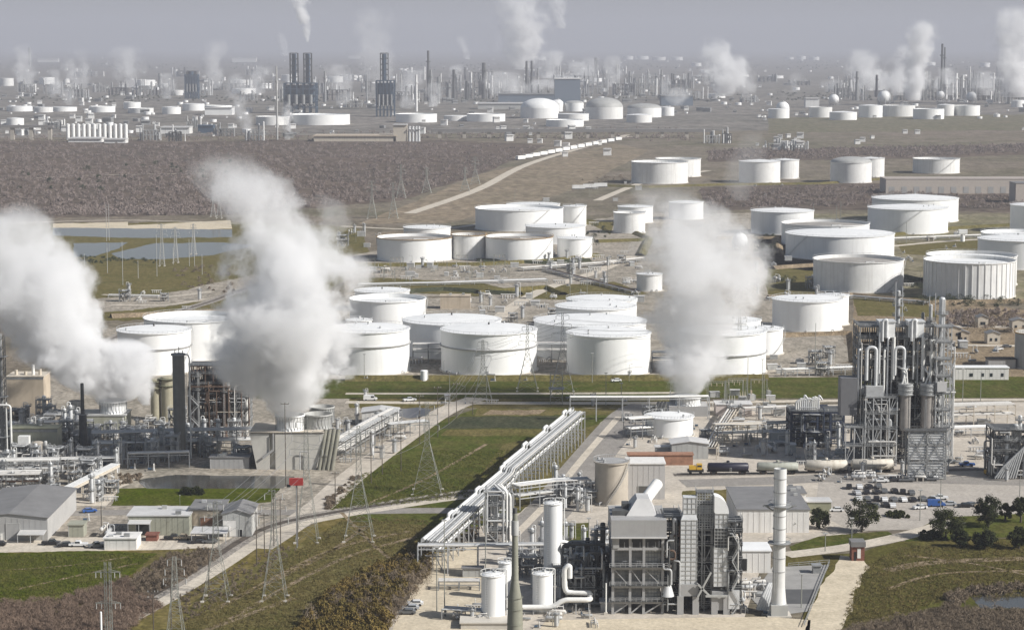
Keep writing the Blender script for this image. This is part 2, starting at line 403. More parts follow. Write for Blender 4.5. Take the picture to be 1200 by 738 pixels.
# right foreground
sheet('lawn', [(925,640),(960,628),(1040,622),(1050,628),(985,640),(930,648)], GRASS, .08, 1)
MIXED = ground_mat('grass_mixed', [(.074,.078,.018), (.125,.100,.038), (.102,.085,.030)], (.012, .06, .8))
sheet('meadow', [(905,652),(1000,648),(1055,634),(1260,628),(1260,780),(950,780),(940,700)], MIXED, .07, 1)
sheet('pond', [(1136,696),(1260,690),(1260,712),(1150,713)], WATER, .1, 1)
sheet('sand_lot', [(985,650),(1008,655),(1020,663),(1010,675),(1002,690),(1000,704),(992,722),(987,745),(982,780),(930,780),(944,735),(958,700)], SAND, .09, 2)
sheet('sand_lot', [(500,650),(560,640),(560,665),(575,700),(560,738),(500,770),(440,770),(480,700)], SAND, .08, 1)
sheet('grass_verge', [(560,560),(590,520),(690,500),(725,490),(640,585),(600,600)], DRYG, .08, 0)
sheet('lawn', [(605,616),(690,612),(690,636),(605,638)], GRASS, .09, 0)
sheet('car_park', [(960,560),(1260,560),(1260,602),(1180,606),(1070,620),(1000,622),(955,600)], ground_mat('car_park_slab', [(.40,.365,.32),(.34,.31,.27),(.45,.41,.36)], (.02,.08,.9), mid=.35, fine=.4, bump=.05), .085, 0)
sheet('plant_yard', [(800,575),(905,570),(910,588),(800,590)], DRYG, .08, 1)
sheet('grass_verge', [(1100,606),(1260,598),(1260,626),(1060,634),(1072,620)], GRASS, .088, 1)
sheet('hardstand', [(640,726),(900,722),(950,726),(945,780),(600,780)], SAND, .09, 0)
sheet('hardstand', [(-60,634),(310,624),(300,640),(180,644),(-60,648)], GRAVEL, .08, 1)
sheet('gravel_bank', [(70,570),(170,555),(140,572),(125,592),(-60,596),(-60,588)], GRAVEL, .075, 1)
# roads
strip('road', [(300,642),(370,596),(410,560),(470,515),(520,482),(560,466)], 11, YARD, .11)
strip('road', [(-60,604),(150,600),(330,600),(480,598),(540,598)], 9, ROADM, .10)
strip('road', [(405,471),(560,472),(770,472),(1000,469),(1260,468)], 7, GRAVEL, .10)
strip('road', [(405,461),(620,461),(800,460)], 5, GRAVEL, .105)
strip('road', [(600,640),(650,590),(690,540),(735,488),(760,474)], 17, ROADM, .11)
strip('road', [(590,640),(640,590),(680,540),(725,488)], 3, GRAVEL, .115)
strip('road', [(560,395),(600,360),(640,338),(700,318),(740,300)], 9, GRAVEL, .10)
strip('road', [(480,250),(560,222),(620,192),(700,168),(735,158)], 12, GRAVEL, .10)
strip('road', [(400,265),(520,268),(620,250)], 8, GRAVEL, .10)
strip('road', [(700,235),(760,212),(830,200)], 10, GRAVEL, .10)
strip('road', [(1000,380),(1100,382),(1260,384)], 9, GRAVEL, .10)
strip('road', [(1030,290),(1120,282),(1260,276)], 8, GRAVEL, .10)
strip('road', [(1120,404),(1260,406)], 7, GRAVEL, .10)
strip('road', [(610,185),(680,170),(735,160)], 22, GRAVEL, .10)
strip('road', [(800,566),(900,563),(1000,560),(1260,566)], 14, ROADM, .10)
strip('road', [(0,262),(140,258),(280,262)], 5, GRAVEL, .1)
strip('road', [(30,210),(90,206),(240,203)], 5, GRAVEL, .1)
strip('path', [(920,650),(985,642),(1040,632),(1080,622),(1120,610)], 8, GRAVEL, .115)
strip('path', [(1040,668),(1100,658),(1260,652)], 5, DIRT, .11)
strip('path', [(120,345),(190,348),(250,341)], 4, GRAVEL, .1)
strip('path', [(130,357),(195,357),(240,350)], 4, GRAVEL, .1)
# railway: ballast, sleepers under two rails
TR = [(100,738),(150,712),(195,687),(240,660),(290,628),(330,612),(390,600),(440,592),(500,583),(560,575)]
strip('railway_ballast', TR, 8.5, BALLAST, .12)
strip('gravel_shoulder', TR, 5, GRAVEL, .125, off=-6.5)
strip('railway_sleepers', TR, 2.7, CREOS, .20)
for off in (-.75, .75): strip('railway_rail', TR, .3, RAILM, .34, off=off)
T2 = [(90,415),(190,372),(250,352),(300,335),(420,312)]
strip('railway_ballast', T2, 9, BALLAST, .12)
strip('railway_sleepers', T2, 2.6, CREOS, .20)
T3 = [(790,556),(860,555),(960,553),(1060,551),(1260,548)]
strip('railway_ballast', T3, 6, BALLAST, .12)
strip('railway_sleepers', T3, 2.6, CREOS, .18)
for off in (-.75, .75): strip('railway_rail', T3, .16, RAILM, .30, off=off)

def berm(pts,h,w,m):
    """low earth dike: a ridge along photo pixels"""
    c=[P(x,y,.02) for x,y in pts]; vs=[]; fs=[]
    for i,p in enumerate(c):
        d=c[min(i+1,len(c)-1)]-c[max(i-1,0)]; d.normalize(); n=Vector((-d.y,d.x,0))
        vs+=[p+n*w/2,p+n*w*.12+Vector((0,0,h)),p-n*w*.12+Vector((0,0,h)),p-n*w/2]
    for i in range(len(c)-1): fs+=[(4*i+k,4*i+k+1,4*i+k+5,4*i+k+4) for k in range(3)]
    b=MB(); b.add(vs,fs); setting(b.build('earth_berm',m))
for pts,m in (([(420,312),(560,311),(650,306),(700,300)],DRYG),([(640,263),(720,263),(760,280),(750,300)],DRYG),([(700,284),(760,282)],DRYG),([(560,344),(640,338),(660,346)],DRYG),([(480,392),(640,392),(760,394)],DRYG),([(405,445),(620,445),(900,444)],DRYG),([(905,315),(1000,309),(1060,309)],DIRT),([(900,350),(1000,347),(1090,356),(1220,354)],DIRT),([(1010,280),(1120,268),(1240,262)],DRYG),([(900,395),(1000,392),(1005,425)],DIRT),([(840,280),(910,280),(912,300)],DIRT),([(560,306),(640,309),(690,306)],WET),([(1060,325),(1080,330)],WET),([(690,218),(760,220),(850,217)],DRYG),([(850,217),(960,216),(1040,210)],DRYG),([(430,345),(520,340),(610,346)],WET),([(130,372),(260,366),(320,360)],DIRT)):
    berm(pts,2.2,9,m)

for pts,w in (([(250,715),(330,672),(400,640),(480,622)],2.2),([(270,725),(345,682),(412,650),(490,628)],2.0),([(300,690),(380,650),(430,615)],1.6),([(400,600),(440,640),(460,656)],1.4),([(230,742),(300,716),(345,700)],2.4),([(430,590),(500,560),(570,520)],1.6),([(1040,690),(1100,672),(1210,668)],1.8),([(20,690),(100,672),(160,660)],1.6),([(0,668),(80,662),(150,652)],1.2),([(1060,650),(1140,660),(1215,676)],1.4)):
    strip('wheel_track',pts,w,DIRT,.135)
# ---------------------------------------------------------------- storage tanks
def tank(xl, xr, yt, yb, kind='cone', label='', group=None, m=None, roofm=None, ringz=None, stair=None, n=48, ribs=0, name='storage_tank', cat='storage tank', detail=True):
    """xl..xr: sides; yt: front of the rim; yb: front of the foot (photo pixels)"""
    m = m or WHITE; roofm = roofm or ROOFW
    cx = (xl+xr)/2; f = P(cx, yb); s = S(yb); r = (xr-xl)/2/s; c = Vector((f.x, f.y+r, 0))
    # correct width for the centre's distance
    s2 = F/math.hypot(c.y, CAMH); r = (xr-xl)/2/s2; c = Vector((P(cx, yb).x*(c.y/f.y), f.y+r, 0))
    # height from the front wall
    d = P(cx, yt, 0); k = f.y/d.y; h = CAMH*(1-k)
    t = thing(name, label, cat, c, 0, group)
    b = MB(); b.cyl(0,0,0,h,r,n=n,top=False)
    if ribs:
        for k in range(ribs):
            a = 2*PI*k/ribs; b.bar((r*math.cos(a)*1.004, r*math.sin(a)*1.004, 0), (r*math.cos(a)*1.004, r*math.sin(a)*1.004, h), .45, .5)
    if kind in ('float','rusty'):
        b.cyl(0,0,h-6,h,r-.15,n=n,top=False)
    b.build('shell', m, t)
    if kind == 'cone':
        q = MB(); q.cone(0,0,h+.02,r*1.004,r*.085,n); q.build('roof', roofm, t)
    elif kind == 'dome':
        q = MB(); q.dome(0,0,h,r,r*.26,n,6); q.build('roof', roofm, t)
    elif kind == 'bigdome':
        q = MB(); q.dome(0,0,h,r,r*.5,n,7); q.build('roof', roofm, t)
    elif kind == 'flat':
        q = MB(); q.cone(0,0,h+.02,r*1.003,r*.03,n); q.build('roof', roofm, t)
    else:
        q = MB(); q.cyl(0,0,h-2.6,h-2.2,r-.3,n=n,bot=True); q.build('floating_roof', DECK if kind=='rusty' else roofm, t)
        if detail:
            w = MB(); w.bar((0,-(r-.6),h+.6),(r*.35,0,h-2.0),.7); w.build('ladder', GALV, t)
    if detail:
        q = MB(); q.ring(0,0,h-.45,h+.05 if kind in('float','rusty') else h-.05,r*1.0+.01,r+.55,n); q.build('wind_girder', RUST if kind=='rusty' else m, t)
        # rim railing: posts and one rail
        q = MB(); q.ring(0,0,h+1.0,h+1.12,r+.42,r+.52,n)
        for k in range(n): a=2*PI*k/n; q.bar(((r+.47)*math.cos(a),(r+.47)*math.sin(a),h),((r+.47)*math.cos(a),(r+.47)*math.sin(a),h+1.1),.09)
        q.build('railing', RUST if kind=='rusty' else GALV, t)
        if ringz:
            q = MB(); q.ring(0,0,h*ringz-.25,h*ringz+.25,r+.01,r+.75,n); q.build('stiffener_ring', GREYP, t)
        q = MB(); q.ring(0,0,0,.5,r+.01,r+.9,n); q.build('foundation', CONCW, t)
        if stair is not None:
            a0 = stair; q = MB(); K = 30; da = min(1.4, h*1.35/r)
            for k in range(K):
                t0 = k/K; a = a0+da*t0; z = h*t0
                q.bar(((r+.3)*math.cos(a),(r+.3)*math.sin(a),z),((r+1.2)*math.cos(a),(r+1.0)*math.sin(a),z),.4,.1)
            pts = [((r+1.2)*math.cos(a0+da*k/K),(r+1.2)*math.sin(a0+da*k/K),h*k/K+1) for k in range(K+1)]
            q.tube(pts,.06,4); pts=[(x,y,z-1.1) for x,y,z in pts]; q.tube(pts,.09,4)
            q.build('stair', WGREY, t)
        # nozzles, manway and vents
        for k in range(2):
            q = MB(); a = -PI/2+R.uniform(-1.0,1.0); q.tube([(r*math.cos(a),r*math.sin(a),1.2),((r+1.6)*math.cos(a),(r+1.6)*math.sin(a),1.2),((r+1.6)*math.cos(a),(r+1.6)*math.sin(a),.3)],.28,6)
            q.build('nozzle', GREYP, t)
        if kind in ('cone','dome','flat'):
            for k in range(3):
                q = MB(); a = R.uniform(0,2*PI); rr = r*R.choice([0,.55,.8]); zz = h+(1-rr/r)*r*(.085 if kind=='cone' else .2 if kind=='dome' else .03)
                q.cyl(rr*math.cos(a),rr*math.sin(a),zz-.3,zz+1.1,.45,n=6)
                q.build('roof_vent', GALV, t)
    return t

FR = 'white tanks in the front row along the grass belt'
tank(139,224,391,441,'cone','white cone-roofed tank between the left steam clouds',ringz=.62,stair=-1.0)
tank(170,286,378,424,'float','broad white open-topped tank behind the left cone-roofed tank',stair=-.4)
tank(384,480,390,441,'cone','white tank half hidden by the big central steam cloud',FR,ringz=.66)
tank(472,587,381,422,'cone','broad white tank set back between two ring-girdled front tanks',FR)
tank(517,629,392,441,'cone','white front tank with dark girdle ring behind the lattice pylon',FR,ringz=.62)
tank(626,757,383,424,'cone','widest white tank, set back behind the front tank with the dark pylon',FR)
tank(664,762,395,442,'cone','white front tank with plain wall just beside the steam column',FR)
tank(796,897,393,442,'cone','white front tank partly covered by the right steam column',FR,ringz=.5)
tank(868,917,387,417,'cone','small white tank at the end of the front row',stair=-1.2)
tank(826,891,378,412,'flat','flat white tank behind the small end tank')
tank(905,986,354,390,'cone','clean white tank with number column beside the tower unit')
tank(958,994,347,382,'cone','narrow white tank tucked behind the clean white tank')
tank(664,746,354,388,'cone','white tank with shaded roof, rear of the close pair')
tank(651,745,363,397,'cone','white tank in front of its shaded twin beyond the widest tank')
tank(410,499,354,388,'float','white open-topped tank behind the central steam cloud',stair=-.9)
tank(416,480,343,366,'flat','low white tank behind the open-topped one by the steam')
tank(406,436,376,400,'cone','little white tank at the edge of the central steam cloud')
MIDR = 'tanks of the middle cluster'
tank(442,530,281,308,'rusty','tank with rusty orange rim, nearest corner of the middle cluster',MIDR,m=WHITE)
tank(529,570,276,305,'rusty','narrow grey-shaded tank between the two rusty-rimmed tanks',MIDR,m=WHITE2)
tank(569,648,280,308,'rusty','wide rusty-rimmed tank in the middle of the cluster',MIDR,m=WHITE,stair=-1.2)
tank(653,694,280,303,'cone','small white tank at the end of the cluster near the pipe yard',MIDR,stair=-1.4)
tank(557,660,247,272,'float','long white open tank at the back of the middle cluster',MIDR,m=WHITE,stair=-1.5)
tank(616,686,267,287,'flat','low white tank behind the wide rusty-rimmed one',MIDR)
tank(660,687,242,265,'cone','tall narrow white tank with slanted stair behind the cluster',MIDR,stair=-2.0)
tank(473,528,268,287,'flat','low white tank showing over the nearest rusty-rimmed tank',MIDR)
tank(594,656,241,256,'flat','white tank rim just behind the long open tank',MIDR)
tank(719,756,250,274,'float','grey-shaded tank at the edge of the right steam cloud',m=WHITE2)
tank(724,765,243,262,'flat','white tank behind the grey-shaded tank near the steam')
tank(746,776,322,342,'cone','lone small tank by the piping yard beside the steam',m=WHITE2)
tank(784,824,238,258,'cone','white tank blurred inside the right steam cloud')
UP = 'pale tanks along the far road'
tank(740,806,191,216,'float','big pale tank on the far road, front of a pair',UP,m=WHITE2)
tank(768,821,187,208,'float','pale tank behind the big one on the far road',UP,m=WHITE2)
tank(866,914,190,215,'cone','pale far tank standing alone right of the steam haze',UP,m=WHITE2)
tank(903,936,188,210,'cone','small far tank behind the one right of the steam',UP,m=WHITE2)
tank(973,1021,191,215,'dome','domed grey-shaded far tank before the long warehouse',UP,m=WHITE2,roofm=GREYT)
tank(1004,1036,186,208,'cone','slim far tank beside the domed one',UP,m=WHITE2)
tank(1070,1124,187,204,'float','far tank with slanted stair behind the long warehouse',UP,m=WHITE2,stair=-1.7)
tank(1022,1122,235,262,'cone','large white tank, rear of the pair by the warehouse')
tank(1017,1110,246,275,'cone','large white tank, front of the pair by the warehouse',stair=-2.2)
tank(880,953,249,276,'cone','white tank emerging from the right edge of the steam')
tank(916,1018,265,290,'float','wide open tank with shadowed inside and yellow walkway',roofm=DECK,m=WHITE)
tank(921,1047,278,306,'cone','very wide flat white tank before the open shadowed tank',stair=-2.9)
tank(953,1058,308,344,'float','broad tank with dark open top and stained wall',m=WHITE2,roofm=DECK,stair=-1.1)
tank(1083,1188,309,352,'float','ribbed white tank with open top beside bare bushes',m=WHITE2,ribs=44)
tank(1086,1190,303,338,'float','white tank close behind the ribbed one',m=WHITE2)
tank(1146,1238,283,317,'cone','large white tank cut by the frame beyond the ribbed one')
tank(1150,1240,276,306,'float','open tank behind the large one cut by the frame',m=WHITE)
tank(1184,1250,242,274,'cone','white tank at the frame edge below the warehouse')
tank(1189,1240,392,434,'rusty','rusty-rimmed grey tank at the frame edge by the trailer',m=GREYT)
tank(756,812,491,514,'cone','small clean white cone-roofed tank inside the central pipework',stair=None)
tank(697,736,543,593,'flat','stained tan metal tank beside the white plant building',m=TANT,roofm=GREYP,stair=-1.9)
# sphere tank seen through the steam
def sphere_tank(px, py, rpx, label, group=None):
    L = Loc(px, py); r = L.m(rpx); t = thing('sphere_tank', label, 'sphere tank', L.loc, 0, group)
    b = MB(); b.sphere(0,0,r*1.25,r,20,12); b.build('vessel', WHITE, t)
    for k in range(8):
        a = 2*PI*k/8; q = MB(); q.tube([(r*.95*math.cos(a),r*.95*math.sin(a),0),(r*.95*math.cos(a),r*.95*math.sin(a),r*1.25)],r*.05,6); q.build('leg', GALV, t)
    q = MB(); q.ring(0,0,r*2.2,r*2.26,r*.25,r*.4,12); q.cyl(0,0,r*2.2,r*2.4,r*.1,n=6); q.build('top_platform', GALV, t)
    return t
sphere_tank(867,293,9,'white round tank showing through the right steam cloud')

# far storage tanks in the haze: lists of (xl, xr, ytop, ybase)
FT = 'hazy far storage tanks'
far = [(340,410,135,147,'float'),(464,512,134,144,'float'),(547,592,134,143,'float'),(610,655,127,139,'bigdome'),(300,340,137,147,'float'),(520,548,136,142,'flat'),
       (640,684,141,149,'float'),(654,690,134,142,'flat'),(686,730,126,140,'bigdome'),(734,764,135,144,'cone'),(735,775,127,138,'dome'),(772,790,126,136,'cone'),(645,660,121,131,'bigdome'),(662,684,121,131,'dome'),
       (900,925,128,139,'flat'),(948,975,126,138,'float'),(972,1004,132,141,'cone'),(1006,1034,124,138,'cone'),(1034,1072,124,137,'float'),(1070,1106,128,140,'float'),(1098,1118,123,136,'cone'),(1118,1148,124,136,'float'),
       (8,28,139,147,'cone'),(8,38,125,131,'flat'),(40,62,126,132,'flat'),(60,90,126,131,'flat'),(105,135,125,132,'float'),(145,165,120,128,'float'),(150,180,127,133,'float'),(190,212,126,134,'cone'),(240,272,124,135,'float'),(214,240,122,130,'flat'),
       (0,16,92,101,'flat'),(46,64,91,99,'flat'),(74,82,94,100,'cone'),(158,182,94,101,'flat'),(200,216,106,112,'flat'),(272,296,94,100,'flat'),(272,300,104,110,'flat'),
       (330,350,88,95,'flat'),(384,402,90,97,'flat'),(398,424,88,94,'flat'),(300,318,98,104,'flat'),
       (730,742,66,70,'flat'),(744,760,66,70,'flat'),(764,780,67,71,'flat'),(786,800,67,71,'flat'),(820,832,82,86,'flat'),(810,822,74,78,'flat'),(622,640,67,71,'flat'),
       (920,930,67,70,'flat'),(934,944,66,70,'flat'),(948,960,67,71,'flat'),(900,918,89,92,'flat'),(1148,1160,74,79,'flat'),(1084,1096,73,77,'flat'),(1162,1176,92,96,'flat'),(1185,1200,118,126,'cone'),
       (655,680,90,94,'flat'),(690,706,92,96,'flat'),(860,878,88,90,'flat'),(830,850,110,115,'flat')]
for k, (a,b,c,d,kd) in enumerate(sorted(far)):
    where = ('in front of the dark boiler towers' if 300<=a<600 and c>120 else 'in the hazy central refinery' if 600<=a<800 and c>110 else 'in the far right tank park' if a>=890 and c>118 else 'on the hazy far left shore' if a<300 else 'on the faded skyline')
    shape = {'float':'open-topped','bigdome':'domed','flat':'low flat','cone':'plain','dome':'shallow-domed'}[kd]
    tank(a,b,c,d,kd,f'small {shape} tank {where}',f'{FT}, {shape}, {where}',m=WHITE2 if k%3==0 else WHITE,n=24,detail=False,roofm=GREYT if kd in('dome',) or (kd=='bigdome' and a>660) else None)
for px,py,r,lb in [(917,137,8,'pale sphere tank at the edge of the far right tank park'),(1036,124,8,'white sphere tank standing above the far right tank park'),(977,124,6,'low white sphere tank left in the far right tank park'),(1138,121,6,'white sphere tank beside the far right refinery columns'),(1102,118,5,'small sphere tank near the tall far flare mast'),(654,130,6,'grey sphere tank next to the big hazy dome')]:
    sphere_tank(px,py,r,lb)
# white silos in a row on the far shore
def silo_proto():
    L = Loc(80,164); t = thing('silo','slim white silo in the long row on the far shore','silo',L.loc,0,'row of far white silos')
    r = L.m(2.3); b = MB(); b.cyl(0,0,0,L.m(18),r,n=14,top=False); b.build('shell', WHITE, t)
    b = MB(); b.cone(0,0,L.m(18),r*1.05,r*.5,14); b.build('roof', ROOFW, t); return t
sp = silo_proto()
for k in range(11): dup(sp, P(80+(k+1)*6.15, 164), label='slim white silo in the long row on the far shore')
# ---------------------------------------------------------------- kit of plant parts
def frame(t, x0, x1, y0, y1, zs, nx, ny, th=.35, m=None, brace=.4, floors=True, rail=True, name='steel_frame'):
    m = m or STEEL; b = MB(); zs = list(zs)
    X = [x0+(x1-x0)*i/nx for i in range(nx+1)]; Y = [y0+(y1-y0)*j/ny for j in range(ny+1)]
    for x in X:
        for y in Y: b.bar((x,y,0),(x,y,zs[-1]),th)
    for z in zs:
        for y in Y: b.bar((x0,y,z),(x1,y,z),th*.8)
        for x in X: b.bar((x,y0,z),(x,y1,z),th*.8)
    pz = 0
    for z in zs:
        for i in range(nx):
            if R.random() < brace:
                y = Y[0]
                if R.random() < .5: b.bar((X[i],y,pz),(X[i+1],y,z),th*.6)
                else: b.bar((X[i+1],y,pz),(X[i],y,z),th*.6)
                if R.random() < .4: b.bar((X[i],y,pz),((X[i]+X[i+1])/2,y,z),th*.5)
        for j in range(ny):
            if R.random() < brace:
                for x in (X[0], X[-1]): b.bar((x,Y[j],pz),(x,Y[j+1],z),th*.6)
        pz = z
    b.build(name, m, t)
    if floors:
        for z in zs:
            q = MB(); q.box(x0-.3,x1+.3,y0-.3,y1+.3,z+th*.4+.01,z+th*.4+.14); p = q.build('platform', DSTEEL if m is not GALV else STEEL, t)
            if rail:
                q = MB()
                for (a,c) in (((x0-.3,y0-.3),(x1+.3,y0-.3)),((x1+.3,y0-.3),(x1+.3,y1+.3)),((x0-.3,y1+.3),(x0-.3,y0-.3))):
                    for dz in (.6,1.15): q.bar((*a,z+th*.4+dz),(*c,z+th*.4+dz),.08)
                    L_ = math.hypot(c[0]-a[0],c[1]-a[1]); k = max(1,int(L_/2))
                    for i in range(k+1): 
                        f=i/k; q.bar((a[0]+(c[0]-a[0])*f,a[1]+(c[1]-a[1])*f,z+th*.4+.1),(a[0]+(c[0]-a[0])*f,a[1]+(c[1]-a[1])*f,z+th*.4+1.15),.08)
                q.build('railing', GALV, p)
def vessel(t, x, y, z0, z1, r, m=None, plats=(), ladder=True, name='column', dome=.5, pr=1.2, n=18):
    b = MB(); b.cyl(x,y,z0,z1,r,n=n,dome=r*dome,bot=True); v = b.build(name, m or CLAD, t)
    for z in plats:
        q = MB(); q.ring(x,y,z,z+.15,r+.02,r+pr,n); q.ring(x,y,z+1.0,z+1.12,r+pr-.08,r+pr,n); q.ring(x,y,z+.5,z+.58,r+pr-.08,r+pr,n)
        for k in range(8): a=2*PI*k/8; q.bar((x+(r+pr-.05)*math.cos(a),y+(r+pr-.05)*math.sin(a),z),(x+(r+pr-.05)*math.cos(a),y+(r+pr-.05)*math.sin(a),z+1.1),.09)
        q.build('platform', STEEL, v)
    if ladder:
        q = MB(); a = R.uniform(-2.4,-.7); px_, py_ = x+(r+.35)*math.cos(a), y+(r+.35)*math.sin(a)
        q.bar((px_-.25,py_,z0),(px_-.25,py_,z1),.1); q.bar((px_+.25,py_,z0),(px_+.25,py_,z1),.1)
        zz = z0
        while zz < z1: q.bar((px_-.25,py_,zz),(px_+.25,py_,zz),.08); zz += .8
        q.build('ladder', GALV, v)
    return v
def drum(t, x, y, z, L_, r, m=None, name='drum', axis='x'):
    b = MB(); d = Vector((1,0,0)) if axis=='x' else Vector((0,1,0)); c = Vector((x,y,z))
    pts=[c-d*(L_/2+r*.5),c-d*(L_/2+r*.35),c-d*(L_/2),c+d*(L_/2),c+d*(L_/2+r*.35),c+d*(L_/2+r*.5)]
    b.tube(pts,[r*.2,r*.75,r,r,r*.75,r*.2],14); v=b.build(name, m or GALV, t)
    for s_ in (-.3,.3):
        q=MB(); p=c+d*L_*s_; w=(.35,r*.7) if axis=='x' else (r*.7,.35); q.box(p.x-w[0],p.x+w[0],p.y-w[1],p.y+w[1],0,z-r*.6); q.build('saddle',CONC,t)
    return v
def pipe(t, pts, r, m=None, bend=None, n=8, name='pipe'):
    b = MB(); b.tube(corners(pts, bend or r*3), r, n); return b.build(name, m or LPIPE, t)
def rpipes(t, x0,x1,y0,y1,z0,z1,n,ms=None,rr=(.12,.35)):
    """random orthogonal pipe runs through a volume"""
    ms = ms or [LPIPE,GALV,STEEL,GALV,RSTEEL]
    for k in range(n):
        p = [R.uniform(x0,x1),R.uniform(y0,y1),R.uniform(z0,z1)]; pts=[tuple(p)]; last=-1
        for j in range(R.randint(2,5)):
            ax = R.choice([a for a in (0,0,2,2,1) if a!=last]); last=ax
            lim=((x0,x1),(y0,y1),(z0,z1))[ax]; old=p[ax]; p[ax]=R.uniform(*lim)
            if abs(p[ax]-old)<1: p[ax]=lim[0] if abs(old-lim[0])>1 else lim[1]
            pts.append(tuple(p))
        pipe(t, pts, R.uniform(*rr), R.choice(ms), n=6)
def cage_ladder(t, x, y, z0, z1, m=None):
    q=MB()
    for dx in (-.3,.3): q.bar((x+dx,y,z0),(x+dx,y,z1),.1)
    z=z0
    while z<z1: q.bar((x-.3,y,z),(x+.3,y,z),.08); z+=.7
    q.build('ladder', m or GALV, t)
def zigzag_stair(t, x0, x1, y, zs, m=None):
    for i in range(len(zs)-1):
        q=MB(); a,b_=(x0,x1) if i%2==0 else (x1,x0)
        for dy in (0,.9):
            q.bar((a,y+dy,zs[i]),(b_,y+dy,zs[i+1]),.15,.3); q.bar((a,y+dy,zs[i]+1.1),(b_,y+dy,zs[i+1]+1.1),.08)
        q.box(min(a,b_)-.8,max(a,b_)*0+min(a,b_),y,y+.9,zs[i+1 if b_<a else i]-.1,zs[i+1 if b_<a else i])
        q.build('stair', m or GALV, t)
def rack(label, pts, w, zs, npipes, step=6, m=None, pm=None, group=None, big=None, name='pipe_rack', th=.35, base_z=0, postm=None):
    """pipe rack along photo pixel points: portal supports of tiers zs and pipes on each tier"""
    c=[P(*p) for p in pts]; t=thing(name,label,'pipe rack',c[0],0,group); o=c[0]
    c=[p-o for p in c]
    m=m or STEEL; pm=pm or [LPIPE,GALV,LPIPE,WPIPE,GALV]
    def side(i):
        d=c[min(i+1,len(c)-1)]-c[max(i-1,0)]; d.normalize(); return Vector((-d.y,d.x,0))
    for i in range(len(c)-1):
        d=c[i+1]-c[i]; L_=d.length; k=max(1,int(L_/step)); nn=Vector((-d.y,d.x,0)).normalized()
        for j in range(k+(1 if i==len(c)-2 else 0)):
            p=c[i]+d*(j/k); q=MB()
            for s_ in (-1,1): q.bar(p+nn*s_*w/2+Vector((0,0,base_z)),p+nn*s_*w/2+Vector((0,0,zs[-1]+.6)),th)
            for z in zs: q.bar(p-nn*w/2+Vector((0,0,z)),p+nn*w/2+Vector((0,0,z)),th*.9)
            q.build('support', postm or m, t)
        q=MB()
        for s_ in (-1,1):
            for z in zs: q.bar(c[i]+nn*s_*w/2+Vector((0,0,z-.45)),c[i+1]+nn*s_*w/2+Vector((0,0,z-.45)),th*.7)
        q.build('beam', m, t)
    for z in zs:
        for k in range(npipes):
            f=(k+.5)/npipes-.5; r=R.uniform(.14,.36)*min(1.2,w/npipes)
            pipe(t,[c[i]+side(i)*(f*w*.9)+Vector((0,0,z+r+.2)) for i in range(len(c))],r,R.choice(pm),n=6)
    return t
# ---- repeated small equipment: prototypes far behind nothing, copied by field()
PROTO={}
def put(kind, loc, rz, label, cat, group, scale=1.0):
    if kind not in PROTO:
        t=thing(kind,label,cat,loc,rz,group); t.scale=(scale,)*3; BUILD[kind](t); PROTO[kind]=t; return t
    return dup(PROTO[kind],loc,rz,label,group,scale)
def b_exchanger(t):
    drum(t,0,0,1.6,5.5,.75,GALV,'shell'); drum(t,.3,1.9,2.6,5.0,.65,LPIPE,'shell')
    pipe(t,[(-1.8,0,2.2),(-1.8,0,4.2),(1,0,4.2),(1,2,4.2)],.2,LPIPE); pipe(t,[(1.8,0,2.2),(1.8,0,3.4),(1.8,-1.5,3.4),(1.8,-1.5,0)],.18,GALV)
def b_exch2(t):
    drum(t,0,0,1.2,4,.6,STEEL,'shell'); pipe(t,[(-1,0,1.5),(-1,0,3.5),(-1,1.6,3.5),(-1,1.6,0)],.16,LPIPE)
def b_pump(t):
    q=MB(); q.box(-1.6,1.6,-.7,.7,0,.35); q.build('skid',CONC,t); q=MB(); q.tube([(-1.1,0,.85),(.3,0,.85)],.42,10); q.build('motor',BLUEST,t)
    q=MB(); q.cyl(.9,0,.35,1.3,.4,n=10); q.build('pump_casing',GALV,t); pipe(t,[(.9,0,1.2),(.9,0,2.6),(.9,1.2,2.6),(.9,1.2,0)],.16,LPIPE)
def b_vvessel(t):
    vessel(t,0,0,.8,6.5,1.0,GALV,(6.2,),name='shell',pr=.7)
    q=MB(); q.cyl(0,0,0,.8,.8,n=10); q.build('skirt',CONC,t); pipe(t,[(0,0,6.8),(0,0,7.9),(1.7,0,7.9),(1.7,0,.2)],.16,LPIPE)
def b_tallv(t):
    vessel(t,0,0,.5,13,.8,CLAD,(6,12),name='shell',pr=.8); pipe(t,[(0,0,13.2),(0,0,14.4),(1.3,0,14.4),(1.3,0,.3)],.18,WPIPE)
def b_deck(t):
    frame(t,-3.2,3.2,-2.2,2.2,(3.4,6.6),2,1,.24,STEEL,.5); drum(t,0,0,4.9,3.4,.7,GALV,'drum'); rpipes(t,-3.5,3.5,-2.6,2.6,.4,7.4,7)
def b_deck2(t):
    frame(t,-2.4,2.4,-2,2,(3,6,9.2),2,1,.24,GALV,.6); vessel(t,0,0,0,10.5,.8,CLAD,(),True,'column'); rpipes(t,-2.8,2.8,-2.4,2.4,.4,9.5,6)
def b_manifold(t):
    for k in range(5): pipe(t,[(-3+k*1.4,-1,0),(-3+k*1.4,-1,1.6+.25*(k%2)),(-3+k*1.4,1.5,1.6+.25*(k%2)),(-3+k*1.4,1.5,0)],.16,[LPIPE,GALV,WPIPE][k%3],n=6)
    pipe(t,[(-4,0,2.2),(4,0,2.2)],.3,LPIPE); q=MB(); q.bar((-3.6,0,0),(-3.6,0,2),.25); q.build('post',STEEL,t); q=MB(); q.bar((3.4,0,0),(3.4,0,2),.25); q.build('post',STEEL,t)
